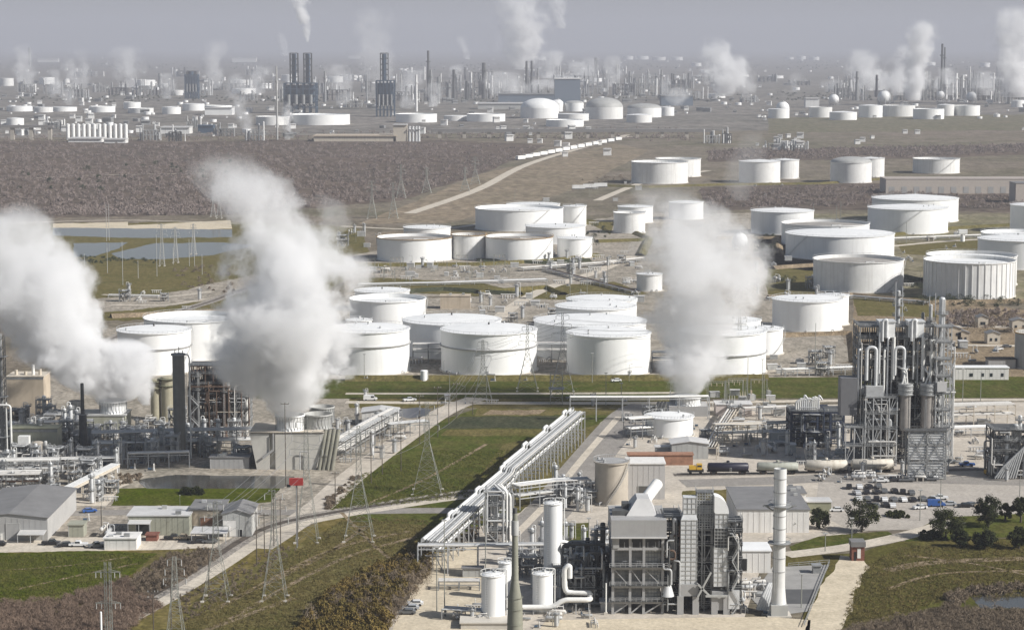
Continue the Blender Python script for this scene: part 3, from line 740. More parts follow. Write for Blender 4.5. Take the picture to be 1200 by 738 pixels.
def b_shed(t):
    q=MB(); q.box(-2.6,2.6,-1.7,1.7,0,2.9); q.build('wall',WGREY,t); q=MB(); q.box(-2.8,2.8,-1.9,1.9,2.9,3.1); q.build('roof',ROOFL,t); q=MB(); q.box(-1,.1,-1.76,-1.702,.05,2.1); q.build('door',GREYP,t)
def b_xfmr(t):
    q=MB(); q.box(-1.6,1.6,-1.1,1.1,.2,2.9); q.build('tank',WGREY,t)
    for s_ in(-1,1):
        q=MB()
        for k in range(6): q.box(-1.4+k*.5,-1.2+k*.5,s_*1.15,s_*1.75,.5,2.6) if s_>0 else q.box(-1.4+k*.5,-1.2+k*.5,-1.75,-1.15,.5,2.6)
        q.build('radiator',STEEL,t)
    for k in(-1,0,1):
        q=MB(); q.cyl(k,0,2.9,4.6,.16,.09,n=8); q.build('bushing',BEIGE,t)
def b_portal(t):
    q=MB()
    for x in(-4,4):
        for dx,dy in((-.4,-.4),(.4,-.4),(.4,.4),(-.4,.4)): q.bar((x+dx,dy,0),(x+dx*.4,dy*.4,9),.13)
        for k in range(6): q.bar((x-.4,-.4,k*1.5),(x+.35,-.38,k*1.5+1.5),.09)
    for dz in(8.3,9): q.bar((-4,0,dz),(4,0,dz),.14)
    for k in range(8): q.bar((-4+k,0,8.3),(-3+k,0,9),.08)
    q.build('lattice_frame',GALVP,t)
    for k in(-2.4,0,2.4):
        q=MB(); q.cyl(k,0,6.9,8.3,.14,n=6); q.build('insulator',BEIGE,t)
def b_breaker(t):
    q=MB(); q.box(-1.5,1.5,-.5,.5,.9,1.5)
    for x in(-1.2,1.2): q.bar((x,0,0),(x,0,.9),.2)
    q.build('stand',GALVP,t)
    for x in(-1.1,0,1.1):
        q=MB(); q.cyl(x,0,1.5,4.0,.18,.12,n=8); q.build('insulator',WGREY,t)
def b_light(t):
    q=MB(); q.cyl(0,0,0,9,.11,.07,n=6); q.build('post',GALVP,t); q=MB(); q.bar((0,0,8.9),(1.4,0,9.2),.1); q.build('arm',GALVP,t); q=MB(); q.box(1.1,1.8,-.18,.18,9.12,9.3); q.build('lamp_head',WGREY,t)
def b_fan(t):
    frame(t,-5,5,-2.4,2.4,(5.5,),3,1,.25,GALV,.4,rail=True)
    for k in(-1,0,1):
        q=MB(); q.cyl(k*3.2,0,5.9,7.0,1.45,1.3,n=16,top=False); q.build('fan_ring',CLAD,t)
    rpipes(t,-5,5,-2.4,2.4,.5,5,5)
BUILD=dict(heat_exchanger=b_exchanger,cooler=b_exch2,pump_skid=b_pump,process_vessel=b_vvessel,slim_column=b_tallv,pipe_deck=b_deck,column_deck=b_deck2,pipe_manifold=b_manifold,equipment_shed=b_shed,transformer=b_xfmr,switch_portal=b_portal,circuit_breaker=b_breaker,light_post=b_light,air_cooler=b_fan)
DESC=dict(heat_exchanger=('stacked grey exchanger pair','heat exchanger'),cooler=('small dark horizontal cooler shell','cooler'),pump_skid=('small pump with motor','pump'),process_vessel=('short upright vessel with looped pipe','vessel'),slim_column=('slim silver two-platform column','column'),pipe_deck=('two-storey pipe-crowded steel deck','pipe deck'),column_deck=('pale three-storey column deck','pipe deck'),pipe_manifold=('low row of bent pipes','pipe manifold'),equipment_shed=('small grey equipment shed','shed'),transformer=('grey transformer with three bushings','transformer'),switch_portal=('lattice portal with insulators','switchyard portal'),circuit_breaker=('three-post circuit breaker on a stand','circuit breaker'),light_post=('thin lamp post with one arm','lamp post'),air_cooler=('raised three-fan air cooler deck','air cooler'))
def field(where, quad, n, kinds, jitter_rot=True, scale=(.85,1.15), mind=6):
    """n pieces of equipment spread over a photo quad (x0, x1, ytop, ybottom)"""
    pts=[]; x0,x1,y0,y1=quad; tries=0
    while len(pts)<n and tries<n*30:
        tries+=1; px,py=R.uniform(x0,x1),R.uniform(y0,y1); p=P(px,py)
        if all((p-q).length>mind for q in pts): pts.append(p)
    for p in pts:
        k=R.choice(kinds); d,c=DESC[k]; put(k,p,R.choice([0,.0,PI/2,PI])+R.uniform(-.12,.12) if jitter_rot else R.uniform(-.05,.05),f'{d} {where}',c,f'{k.replace("_"," ")} {where}',R.uniform(*scale))
# ================================================================ LEFT PLANT
def lattice_mast(name,label,px,yt,yb,wpx,cat,m=None,group=None,seg=12,th=.28):
    L=Loc(px,yb); t=thing(name,label,cat,L.loc,0,group); w=L.m(wpx)/2; h=L.z(yt); q=MB()
    for sx,sy in((-1,-1),(1,-1),(1,1),(-1,1)): q.bar((sx*w,sy*w,0),(sx*w,sy*w,h),th)
    for k in range(seg):
        z0,z1=h*k/seg,h*(k+1)/seg
        for a,b in(((-w,-w),(w,-w)),((w,-w),(w,w)),((w,w),(-w,w)),((-w,w),(-w,-w))):
            q.bar((*a,z0),(*b,z1),th*.6); q.bar((*a,z1),(*b,z1),th*.6)
    q.build('lattice_frame',m or DSTEEL,t)
    for k in range(2,seg,4):
        q=MB(); q.box(-w-.8,w+.8,-w-.8,w+.8,h*k/seg,h*k/seg+.2); q.build('platform',STEEL,t)
    return t
mt=lattice_mast('flare_derrick','tall lattice mast with pipes at the left edge of the plant',4,393,535,9,'lattice mast')
L=Loc(4,535); pipe(mt,[(0,0,0),(0,0,L.z(390))],.7,STEEL); pipe(mt,[(1.9,-1.2,0),(1.9,-1.2,L.z(470))],.35,WPIPE); pipe(mt,[(3.6,-1.5,0),(3.6,-1.5,L.z(473)),(-2,-1.5,L.z(473))],.45,WPIPE)
# round dark flare stack with side pipe
L=Loc(211,537); t=thing('flare_stack','thick dark grey stack with a side pipe in the left plant','stack',L.loc)
r=L.m(7); q=MB(); q.cyl(0,0,0,L.z(413),r,n=24); q.build('shaft',mat('stack_dark',(.20,.20,.185),.6,var=.12,scale=.3,streak=.2),t)
q=MB(); q.ring(0,0,L.z(415),L.z(413),r+.01,r+.5,24); q.build('top_ring',STEEL,t)
for k,dx in enumerate((-.9,.2,1.2)):
    q=MB(); q.bar((dx*1.4,0,L.z(413)),(dx*1.4,0,L.z(405 if k==1 else 409)),.3); q.build('light_mast',STEEL,t)
pipe(t,[(r*.6,-.3,L.z(416)),(r+1.2,-.3,L.z(413)),(r+2,-.3,L.z(418)),(r+2,-.3,0)],.3,WPIPE); cage_ladder(t,r+.5,-r*.3,0,L.z(415))
L=Loc(98,530); t=thing('slender_stack','slender dark stack before the round fan stack','stack',L.loc)
q=MB(); q.cyl(0,0,0,L.z(448),L.m(2.6),L.m(2.0),n=12); q.build('shaft',DSTEEL,t); q=MB(); q.cyl(0,0,0,L.z(485),L.m(5),L.m(4.6),n=12); q.build('base_sleeve',DSTEEL,t)
q=MB(); q.ring(0,0,L.z(485),L.z(484),L.m(4),L.m(6),12); q.build('platform',STEEL,t)

def fan_stack(t,x,y,z0,z1,r,m,n=28):
    q=MB(); h=z1-z0
    prof=[(0,1.06),(.25,.98),(.6,.96),(1,1.06)]
    for (a,ra),(b_,rb) in zip(prof,prof[1:]): q.cyl(x,y,z0+h*a,z0+h*b_,r*ra,r*rb,n=n,top=False)
    for (a,ra),(b_,rb) in zip(prof,prof[1:]): q.cyl(x,y,z0+h*a,z0+h*b_,r*ra-.25,r*rb-.25,n=n,top=False)
    v=q.build('fan_stack',m,t)
    q=MB()
    for k in range(n):
        a=2*PI*k/n; q.bar((x+r*1.05*math.cos(a),y+r*1.05*math.sin(a),z0),(x+r*1.06*math.cos(a),y+r*1.06*math.sin(a),z1),.16)
    q.build('rib',STEEL,v); q=MB(); q.ring(x,y,z1-.5,z1,r*1.06,r*1.12,n); q.build('rim',m,v)
    return v
# left cooling tower
L=Loc(112,508); t=thing('cooling_tower','grey-green cooling tower with two round fan stacks in the left plant','cooling tower',L.loc)
q=MB(); q.box(L.x(74),L.x(147),0,L.m(40),0,L.z(487)); q.build('casing',WGREEN,t)
q=MB(); q.box(L.x(73),L.x(148),-.3,L.m(40)+.3,L.z(487),L.z(485.5)); q.build('deck',WGREY,t)
fan_stack(t,L.x(130),L.m(18),L.z(485.5),L.z(471),L.m(15),ROOFW); fan_stack(t,L.x(87),L.m(18),L.z(485.5),L.z(472),L.m(8),GREYP)
zigzag_stair(t,L.x(76),L.x(88),-1.2,[0,L.z(497),L.z(487)]); q=MB(); q.bar((L.x(84),-.6,L.z(494)),(L.x(89),-.6,L.z(491)),.5); q.build('pipe_stub',WPIPE,t)
# tan plant hall with roof vents
def hall(name,label,x0,x1,yt,yb,depth,m,rm=None,flat=True,cat='building',rise=0,parapet=True,doors=(),wins=(),awn=None,rz=0,band=None,side=None):
    """rectangular building; the front from photo pixels; doors: (x0,x1,ytop,ybottom,material)"""
    L=Loc((x0+x1)/2,yb); t=thing(name,label,cat,L.loc,rz)
    a,b,h=L.x(x0),L.x(x1),L.z(yt); q=MB()
    if rise:
        pr=[(a,0),(b,0),(b,h),((a+b)/2,h+rise),(a,h)]
        vs=[(x,0,z) for x,z in pr]+[(x,depth,z) for x,z in pr]; q.add(vs,[(0,1,2,3,4),(9,8,7,6,5),(0,5,6,1),(1,6,7,2),(4,9,5,0)])
        q.build('wall',m,t); q=MB(); o=.5; e=.18
        for s_,xe in((-1,a),(1,b)):
            xm=(a+b)/2; sl=rise/((b-a)/2)
            vs=[(xe+s_*o,-o,h-sl*o+.05),(xm,-o,h+rise+.05),(xm,depth+o,h+rise+.05),(xe+s_*o,depth+o,h-sl*o+.05)]
            vs=vs+[(x,y,z+e) for x,y,z in vs]; q.add(vs,[(0,3,2,1),(4,5,6,7),(0,1,5,4),(1,2,6,5),(2,3,7,6),(3,0,4,7)])
        q.build('roof',rm or ROOFG,t)
    else:
        q.box(a,b,0,depth,0,h); q.build('wall',m,t)
        q=MB(); q.box(a-.35,b+.35,-.35,depth+.35,h,h+.35); q.build('roof',rm or ROOFG,t)
        if parapet:
            for k in range(R.randint(2,4)):
                x=R.uniform(a+1.2,b-1.2); y=R.uniform(1,max(1.5,depth-2)); w=R.uniform(.5,1.0); q=MB(); q.box(x-w,x+w,y-w*.7,y+w*.7,h+.35,h+.35+R.uniform(.6,1.3)); q.build('roof_unit',R.choice([GALV,WGREY,STEEL]),t)
    if m in (WGREY,WGREEN,WWHITE,GREYP) or m.name.startswith('siding') or m.name.startswith('wall_shade_grey'):
        q=MB(); k=max(3,int((b-a)/1.8))
        for i in range(1,k): q.box(a+(b-a)*i/k-.05,a+(b-a)*i/k+.05,-.06,-.002,0,h-.02)
        q.build('wall_rib',m,t)
        q=MB(); q.tube([(a+.2,-.2,.1),(a+.2,-.2,h-.3)],.09,6); q.build('downpipe',GREYP,t)
    for d in doors:
        dx0,dx1,dt,db,dm=d; q=MB(); q.box(L.x(dx0),L.x(dx1),-.16,-.07,max(.05,L.z(db)),L.z(dt)); o=q.build('door',dm,t)
        q=MB(); e=.18; zt=L.z(dt); zb=max(.05,L.z(db))
        q.box(L.x(dx0)-e,L.x(dx0)-.003,-.2,-.003,zb,zt+e); q.box(L.x(dx1)+.003,L.x(dx1)+e,-.2,-.003,zb,zt+e); q.box(L.x(dx0)-.003,L.x(dx1)+.003,-.2,-.003,zt+.003,zt+e); q.build('door_frame',WGREY,o)
    for wx,wt,ww,wh in wins:
        q=MB(); q.box(L.x(wx),L.x(wx+ww),-.14,-.07,L.z(wt+wh),L.z(wt)); q.build('window',GLASS,t)
    if band:
        q=MB(); q.box(a-.02,b+.02,-.14,-.07,h-band,h-.02); q.build('fascia',STEEL,t)
    if awn:
        ax0,ax1,at,ab,ad=awn; q=MB(); z=L.z(at); q.add([(L.x(ax0),-.02,z+.5),(L.x(ax1),-.02,z+.5),(L.x(ax1),-ad,z),(L.x(ax0),-ad,z),(L.x(ax0),-.02,z+.3),(L.x(ax1),-.02,z+.3),(L.x(ax1),-ad,z-.2),(L.x(ax0),-ad,z-.2)],[(0,3,2,1),(4,5,6,7),(3,7,6,2),(0,4,7,3),(1,2,6,5)])
        o=q.build('awning',ROOFL,t)
        for xx in(ax0+.5,(ax0+ax1)/2,ax1-.5):
            q=MB(); q.bar((L.x(xx),-ad+.2,0),(L.x(xx),-ad+.2,z-.2),.18); q.build('awning_post',GALV,o)
    if side:   # ribs of a metal side wall, their pale colour imitates the sunlit side
        q=MB(); k=int(depth/2.0)
        for i in range(1,k): q.box(b+.003,b+.1,depth*i/k-.08,depth*i/k+.08,0,h)
        q.build('side_rib_sunlit',side,t)
    return t
t=hall('process_building','tan windowless plant hall with roof vents by the left mast',9,52,441,488,14,BEIGE,CREAM,band=1.0,parapet=False)
L=Loc(30.5,488)
for x,yt in((18,434),(29,436),(38,428),(46,433)): q=MB(); q.cyl(L.x(x),4,L.z(441),L.z(yt),.7,n=8); q.build('roof_vent',CREAM if x!=38 else WPIPE,t)
hall('process_building','low grey-green building behind the brown tank in the left plant',12,68,502,533,9,WGREEN,OLIVE,band=1.2,wins=((22,516,11,6),),parapet=False)
hall('equipment_block','small tan block house between the mast and the left cooling tower',52,74,486,508,8,CREAM,ROOFL)
vb=Loc(45,541); t=thing('storage_drum','brown upright drum before the grey-green building','tank',vb.loc); q=MB(); q.cyl(0,0,0,vb.z(518),vb.m(6.5),n=20,dome=.6); q.build('shell',TANT,t); cage_ladder(t,2.4,-1,0,vb.z(518))
vb=Loc(29,541); t=thing('hopper','white hopper on legs by the brown drum','hopper',vb.loc); q=MB(); q.box(-2.1,2.1,-1.6,1.6,vb.z(524),vb.z(510)); q.build('bin',WPIPE,t); q=MB(); q.cyl(0,0,vb.z(529),vb.z(524),.6,1.5,n=10); q.build('cone',BLACK,t)
for sx in(-1.9,1.9):
    for sy in(-1.4,1.4): q=MB(); q.bar((sx,sy,0),(sx,sy,vb.z(524)),.25); q.build('leg',STEEL,t)
vb=Loc(54,541); t=thing('slim_vessel','small white standing vessel right of the brown drum','vessel',vb.loc); vessel(t,0,0,1,vb.z(517),.65,WPIPE,(vb.z(524),),name='shell',pr=.6); q=MB(); q.cyl(0,0,0,1,.55,n=8); q.build('skirt',CONC,t)
for k,(x,w,yt) in enumerate(((183,12,444),(197,15,441))):
    vb=Loc(x,492); t=thing('vent_tank','greenish tan vent tank beside the steam jet, '+('narrower of two' if k==0 else 'wider of two'),'tank',vb.loc); q=MB(); q.cyl(0,0,0,vb.z(yt),vb.m(w/2),n=20,dome=.4); q.build('shell',mat('vent_tan',(.40,.37,.27),.7,var=.12,scale=.3,streak=.3),t)
    q=MB(); q.ring(0,0,vb.z(yt+2),vb.z(yt+1),vb.m(w/2)+.01,vb.m(w/2)+1.2,20); q.build('platform',OLIVE,t); q=MB(); q.ring(0,0,vb.z(yt+10),vb.z(yt+9),vb.m(w/2)+.01,vb.m(w/2)+1.0,20); q.build('platform',OLIVE,t); cage_ladder(t,vb.m(w/2)+.5,-1,0,vb.z(yt))
# brown process structure
L=Loc(256,512); t=thing('process_structure','dense rusty brown process structure behind the dark stack','process structure',L.loc)
frame(t,L.x(223),L.x(270),0,12,[L.z(498),L.z(486),L.z(474),L.z(462),L.z(450),L.z(438),L.z(428)],5,2,.4,RSTEEL,.5)
frame(t,L.x(270),L.x(292),1,11,[L.z(495),L.z(480),L.z(466),L.z(452)],3,2,.35,STEEL,.5)
for x,yt,rp,m in((232,436,3,DSTEEL),(240,432,2.5,RSTEEL),(249,432,2.2,RSTEEL),(259,440,3,RSTEEL),(268,440,2.4,LPIPE),(264,438,3.4,RSTEEL),(279,450,2.5,STEEL),(288,458,2,LPIPE)):
    vessel(t,L.x(x),R.uniform(-.5,8),0,L.z(yt),L.m(rp),m,(L.z(yt+4),L.z(yt+20)),pr=.9)
for k in range(12):
    x=R.uniform(L.x(224),L.x(284)); w=R.uniform(2,4.5); z=R.choice([L.z(y) for y in(498,486,474,462,450)]); q=MB(); q.box(x,x+w,3,9,z+.3,z+3.4); q.build('shade_infill_box',R.choice([BLACK,RSTEEL,DSTEEL,NAVY]),t)  # mostly dark boxes added to imitate the shade deep inside the structure
rpipes(t,L.x(222),L.x(292),-1.5,11,1,L.z(445),60,[RSTEEL,LPIPE,DSTEEL,GALV,RSTEEL,TANT],(.15,.4))
for x in(228,246,255,276,284): pipe(t,[(L.x(x),-1.6,.5),(L.x(x),-1.6,L.z(R.uniform(446,462))),(L.x(x)+2.5,2,L.z(450))],.22,R.choice([LPIPE,RSTEEL,DSTEEL]))
zigzag_stair(t,L.x(223),L.x(234),-2.2,[0,L.z(498),L.z(486),L.z(474),L.z(462)])
# racks and equipment of the left plant
rack('long two-tier pipe rack crossing before the dark stack',[(108,536),(210,533),(300,531)],8,(5.5,9.6),7,7,STEEL)
rack('low pipe rack between the derrick and the sloping pipe bridge',[(-10,552),(60,551),(140,549)],6,(4.2,),7,6,STEEL)
rack('pipe rack along the pale gravel at the left frame edge',[(-10,575),(48,574)],9,(3.5,6.0),7,5,DSTEEL,[LPIPE,GALV,RSTEEL,WPIPE])
rack('second pipe rack behind the low one at the left edge',[(-10,562),(70,561)],7,(4.0,7.0),6,6,STEEL)
rack('short upper pipe rack beside the small tan block house',[(50,520),(110,518)],6,(5,8.5),5,5,DSTEEL)
rack('pipe rack running under the central cooling tower ducts',[(300,530),(392,522)],6,(5,),6,6,STEEL)
rack('portal pipe rack by the pond road in the left plant',[(150,548),(222,546)],4,(5.2,),3,7,GALV)
rack('pipe rack along the road right of the sloping ducts',[(395,542),(430,520),(462,502)],7,(4.5,8),6,6,STEEL)
rack('short pipe rack beside the white shed and oval basin',[(455,512),(500,508)],5,(5,),4,6,STEEL)
# sloping pipe bridge
t=thing('pipe_bridge','sloping covered pipe bridge descending to the gravel road','pipe bridge',P(136,564)); o=P(136,564); e=P(46,600)-o
q=MB(); q.bar((0,0,6),(e.x,e.y,3),3.4,1.0); q.build('trough',CREAM,t); q=MB(); q.bar((.0,0,6.75),(e.x,e.y,3.75),3.7,.16); q.build('cover',WPIPE,t)
for k in range(12):
    f=k/11; q=MB(); 
    for dy in(-1.3,1.3): q.bar((e.x*f,e.y*f+dy,0),(e.x*f,e.y*f+dy,5.4-3*f),.3)
    q.build('support',CREAM,t)
field('in the steel tangle before the tan plant hall',(-5,120,492,530),26,['pipe_deck','column_deck','slim_column','pipe_deck','process_vessel'],mind=4,scale=(.7,1.1))
field('under the long rack of the left plant',(120,300,515,545),26,['pipe_deck','column_deck','slim_column','heat_exchanger','process_vessel','pipe_manifold'],mind=4,scale=(.7,1.05))
field('in the pipework of the left plant',(-5,210,512,560),46,['heat_exchanger','process_vessel','pipe_deck','pump_skid','pipe_manifold','cooler','pipe_deck','column_deck'],mind=5)
field('among the pale posts at the left frame edge',(-5,140,542,590),34,['column_deck','pipe_deck','slim_column','pipe_manifold','column_deck'],scale=(.5,.8),mind=4)
field('along the gravel edge of the left plant',(0,130,558,588),20,['pipe_manifold','pump_skid','cooler','process_vessel','heat_exchanger','pipe_deck'],scale=(.6,.95),mind=4)
field('behind the dark stack in the left plant',(150,300,490,545),30,['pipe_deck','process_vessel','slim_column','heat_exchanger','column_deck','pipe_manifold'],mind=5)
field('left of the grey-green cooling tower',(10,80,486,515),9,['pipe_deck','process_vessel','pipe_manifold'],mind=4,scale=(.7,1))
field('around the sloping ducts of the central cooling tower',(385,470,496,546),22,['pipe_deck','process_vessel','heat_exchanger','pipe_manifold','pump_skid','slim_column','cooler'],scale=(.6,1),mind=4)
# central cooling tower
L=Loc(337,550); t=thing('cooling_tower','pale concrete cooling tower with big fan stacks under the central steam','cooling tower',L.loc)
q=MB(); zt=L.z(507); a0,a1,b0,b1=L.x(301),L.x(316),L.x(293),L.x(316); yd=L.m(60)
q.add([(a0,0,0),(a1,0,0),(a1,yd,0),(a0,yd,0),(b0,0,zt),(b1,0,zt),(b1,yd,zt),(b0,yd,zt)],[(0,3,2,1),(4,5,6,7),(0,1,5,4),(1,2,6,5),(2,3,7,6),(3,0,4,7)])
q.box(L.x(316),L.x(323),1.5,yd-1,0,zt); a0,a1,b0,b1=L.x(323),L.x(370),L.x(323),L.x(380)
q.add([(a0,-.2,0),(a1,-.2,0),(a1,yd,0),(a0,yd,0),(b0,-.2,zt),(b1,-.2,zt),(b1,yd,zt),(b0,yd,zt)],[(0,3,2,1),(4,5,6,7),(0,1,5,4),(1,2,6,5),(2,3,7,6),(3,0,4,7)]); q.build('casing',mat('wall_tower',(.52,.50,.45),.8,var=.07,scale=.2,streak=.12),t)
q=MB(); q.box(L.x(294)-.4,L.x(379)+.4,-.6,L.m(60)+.4,L.z(506)+.01,L.z(506)+.35); q.build('deck',CREAM,t)
fan_stack(t,L.x(339),5,L.z(505),L.z(487),L.m(16),ROOFW); fan_stack(t,L.x(371),9,L.z(505),L.z(488),L.m(15.5),WGREY)
fan_stack(t,L.x(372),22,L.z(505),L.z(486),L.m(14),WGREY)
q=MB(); q.bar((L.x(308),-.7,L.z(536)),(L.x(321),-.7,L.z(526)),.5,.9); q.bar((L.x(321),-.7,L.z(507)),(L.x(321),-.7,L.z(526)),.5); q.build('stair',GREYP,t)

for x in(382,387,392,397): pipe(t,[(L.x(x),1.5,L.z(503)),(L.x(x-2),.2,L.z(516)),(L.x(x-8),-.8,0)],L.m(2.6),mat('duct_olive',(.26,.25,.20),.6,var=.12),bend=3,name='riser_duct')
pipe(t,[(L.x(352),-1.2,0),(L.x(352),-1.2,L.z(528)),(L.x(362),-1.2,L.z(528)),(L.x(362),-1.2,0)],.2,GALV)
hall('machine_hall','small dark open lean-to below the left side of the central cooling tower',246,292,536,549,6,GREYP,ROOFG)
hall('white_shed','white shed with bright gable between the steam and the oval basin',424,466,483,499,12,WWHITE,ROOFL,rise=1.0)
sheet('basin',[(466,480),(490,477),(505,480),(500,487),(480,490),(466,487)],mat('basin_dark',(.07,.065,.07),.3,var=.1),.12,0.4)
# ================================================================ RIGHT TOWER UNIT
L=Loc(1052,546); L2=Loc(1052,562); YO=L2.loc.y-L.loc.y+6; t=thing('process_tower','tall crowded steel process tower with reactors and hoppers','process tower',L.loc)
D0=6; zs=[L.z(y) for y in(528,512,496,480,464,448,430,412,398,384)]
frame(t,L.x(1008),L.x(1096),D0,D0+16,zs,8,3,.42,STEEL,.35)
frame(t,L.x(1013),L.x(1050),0,D0-1,[L.z(y) for y in(542,522,502,484,465)],4,1,.4,GALV,.8)
frame(t,L.x(990),L.x(1010),-1,8,[L.z(y) for y in(542,522,500)],2,1,.35,GALV,.3)
frame(t,L.x(1094),L.x(1111),-1,6,[L.z(y) for y in(540,520,500,480,460,440,420,400,382)],2,1,.36,GALV,.6)
frame(t,L.x(1098),L.x(1118),7,13,[L.z(y) for y in(520,490,460,430)],2,1,.3,GALV,.5,rail=False)
# louvred cooler in front
q=MB(); 
for x in(1049,1071,1093): q.bar((L2.x(x),YO-6,0),(L2.x(x),YO-6,L2.z(505)),.5); q.bar((L2.x(x),YO-1.5,0),(L2.x(x),YO-1.5,L2.z(505)),.5)
for z in(505,520,541): q.bar((L2.x(1049),YO-6,L2.z(z)),(L2.x(1093),YO-6,L2.z(z)),.5)
for a,b in((1049,1071),(1071,1093)):
    for z0,z1 in((505,541),(541,562)): q.bar((L2.x(a),YO-6.25,L2.z(z0)),(L2.x(b),YO-6.25,L2.z(z1)),.25); q.bar((L2.x(b),YO-6.25,L2.z(z0)),(L2.x(a),YO-6.25,L2.z(z1)),.25)
q.build('cooler_frame',STEEL,t)
for (a,b) in((1050,1070),(1072,1092)):
    for (z0,z1) in((507,539),(543,560)):
        q=MB(); k=int((z1-z0)/3.2)
        q.box(L2.x(a),L2.x(b),YO-5.4,YO-4.8,L2.z(z1),L2.z(z0))
        for i in range(k): z=z0+(z1-z0)*(i+.5)/k; q.box(L2.x(a),L2.x(b),YO-5.9,YO-5.42,L2.z(z)-.12,L2.z(z)+.22)
        q.build('louvre_panel',CLAD,t)
q=MB(); q.box(L2.x(1046),L2.x(1095),YO-6.6,YO-1,L2.z(505)+.3,L2.z(505)+.5); q.build('platform',DSTEEL,t)
# reactors
RE=mat('reactor_silver',(.40,.37,.34),.45,metal=.3,var=.15,scale=.4,streak=.4)
for x,rp in((1060,6.5),(1086,7.5)):
    v=vessel(t,L.x(x),1.5,L.z(504),L.z(455),L.m(rp),RE,(),True,'reactor',.4)
    for z in(462,457,452):
        q=MB(); q.ring(L.x(x),1.5,L.z(z),L.z(z)+.35,L.m(rp)+.01,L.m(rp+3),20); q.ring(L.x(x),1.5,L.z(z)+1.1,L.z(z)+1.25,L.m(rp+3)-.1,L.m(rp+3),20); q.build('platform',STEEL,v)
    q=MB(); q.cyl(L.x(x),1.5,L.z(461),L.z(449),L.m(rp+2.0),n=20); q.build('head_casing',GALV,v)
    for k in range(4): pipe(t,[(L.x(x+R.uniform(-5,5)),1.5,L.z(449)),(L.x(x+R.uniform(-5,5)),1.5,L.z(R.uniform(430,442))),(L.x(x+R.uniform(-9,9)),5,L.z(430))],.3,WPIPE)
# hoppers
for x0,x1 in((1030,1048),(1064,1082)):
    q=MB(); a,b=L.x(x0),L.x(x1); q.box(a,b,4.5,11,L.z(396),L.z(378)); q.build('hopper',ROOFW,t)
    q=MB(); q.box(a-.4,b+.4,4.1,11.4,L.z(378),L.z(376.5)); q.build('hopper_lid',CLAD,t)
    pipe(t,[(a+1,4.0,L.z(400)),(a+1,4.0,L.z(376)),(a+2.6,4.0,L.z(374)),(a-1.4,4.0,L.z(376)),(a-1.4,4.0,L.z(440))][:3]+[(a+2.6,4,L.z(396))],.55,CLAD)
    pipe(t,[(b-.5,3.6,L.z(395)),(b-.5,3.6,L.z(445))],.6,WPIPE)
# hairpin loops
for x0,x1,yt,yb in((1015,1026,407,446),(1048,1059,407,440)):
    pipe(t,[(L.x(x0),3.5,L.z(yb)),(L.x(x0),3.5,L.z(yt)),(L.x(x1),3.5,L.z(yt)),(L.x(x1),3.5,L.z(yb+8))],.65,CLAD,bend=1.9,n=10)
for x,yt,yb in((1030,388,450),(1040,396,470),(1070,376,445),(1006,410,470),(1036,410,465),(1075,400,452),(1082,398,448),(1091,400,470)): pipe(t,[(L.x(x),4.2,L.z(yb)),(L.x(x),4.2,L.z(yt)),(L.x(x)+1.5,6,L.z(yt))],R.uniform(.25,.45),R.choice([WPIPE,CLAD,GALV]))
vessel(t,L.x(1105),9,0,L.z(352),L.m(3.6),CLAD,(L.z(370),L.z(400),L.z(440),L.z(480)),True,'column',.6,1.3)
vessel(t,L.x(1056),14,L.z(384),L.z(345),L.m(2.6),GALV,(L.z(374),L.z(362),L.z(350)),True,'column',.6,1.4)
vessel(t,L.x(1096),16,0,L.z(362),L.m(2.0),GALV,(L.z(380),L.z(410)),True,'column',.6,1.1)
vessel(t,L.x(1088),18,0,L.z(372),L.m(1.7),STEEL,(L.z(385),),True,'column',.6,1.0)
for x,yt in((1052,333),(1060,338),(1092,349),(1099,346)):
    q=MB(); q.bar((L.x(x),12,L.z(384)),(L.x(x),12,L.z(yt)),.3); q.build('mast',GALV,t)
for k in range(30):
    z=R.choice(zs[:-2]); x=R.uniform(L.x(1012),L.x(1084)); w=R.uniform(2,5); q=MB(); q.box(x,x+w,D0+4,D0+R.uniform(7,12),z+.3,z+R.uniform(2.5,4.4)); q.build('shade_infill_box',R.choice([BLACK,DSTEEL,BLACK,NAVY,STEEL]),t)  # mostly near-black boxes added in the tower, standing in for interior shadow
# dark screen wall and small boxes
q=MB(); q.box(L.x(985),L.x(1004),2,10,L.z(487),L.z(443)); q.build('screen_wall',mat('panel_dark',(.15,.15,.155),.6,var=.06),t)
q=MB(); q.box(L.x(1095),L.x(1106),-2,0,L.z(457),L.z(446)); q.build('panel_box',ROOFL,t)
q=MB(); q.box(L.x(1014),L.x(1034),1,4,L.z(465),L.z(452)); q.build('panel_box',GALV,t)
rpipes(t,L.x(1008),L.x(1095),D0-2.5,D0+14,2,L.z(392),84,[GALV,LPIPE,STEEL,DSTEEL,WPIPE,DSTEEL],(.14,.42))
rpipes(t,L.x(1094),L.x(1118),-1,12,1,L.z(400),14,[GALV,WPIPE],(.12,.3))
for k in range(14): vessel(t,R.uniform(L.x(1012),L.x(1092)),D0+R.uniform(-1,4),zs[k%9]+.3,zs[k%9]+R.uniform(3,4.6),R.uniform(.7,1.5),R.choice([GALV,STEEL,LPIPE,DSTEEL]),(),False,'pot')
rpipes(t,L.x(1014),L.x(1050),0,4,1,L.z(466),26,[GALV,DSTEEL,LPIPE,STEEL],(.14,.4))
for k in range(8): x=R.uniform(L.x(1015),L.x(1046)); drum(t,x,R.uniform(1,4),R.choice([L.z(y) for y in(542,522,502,484)])+1.4,R.uniform(3,6),.8,R.choice([LPIPE,DSTEEL,CLAD,STEEL]))
zigzag_stair(t,L.x(1112),L.x(1119),3,[0]+[L.z(y) for y in(540,520,500,480,460,440,420)])
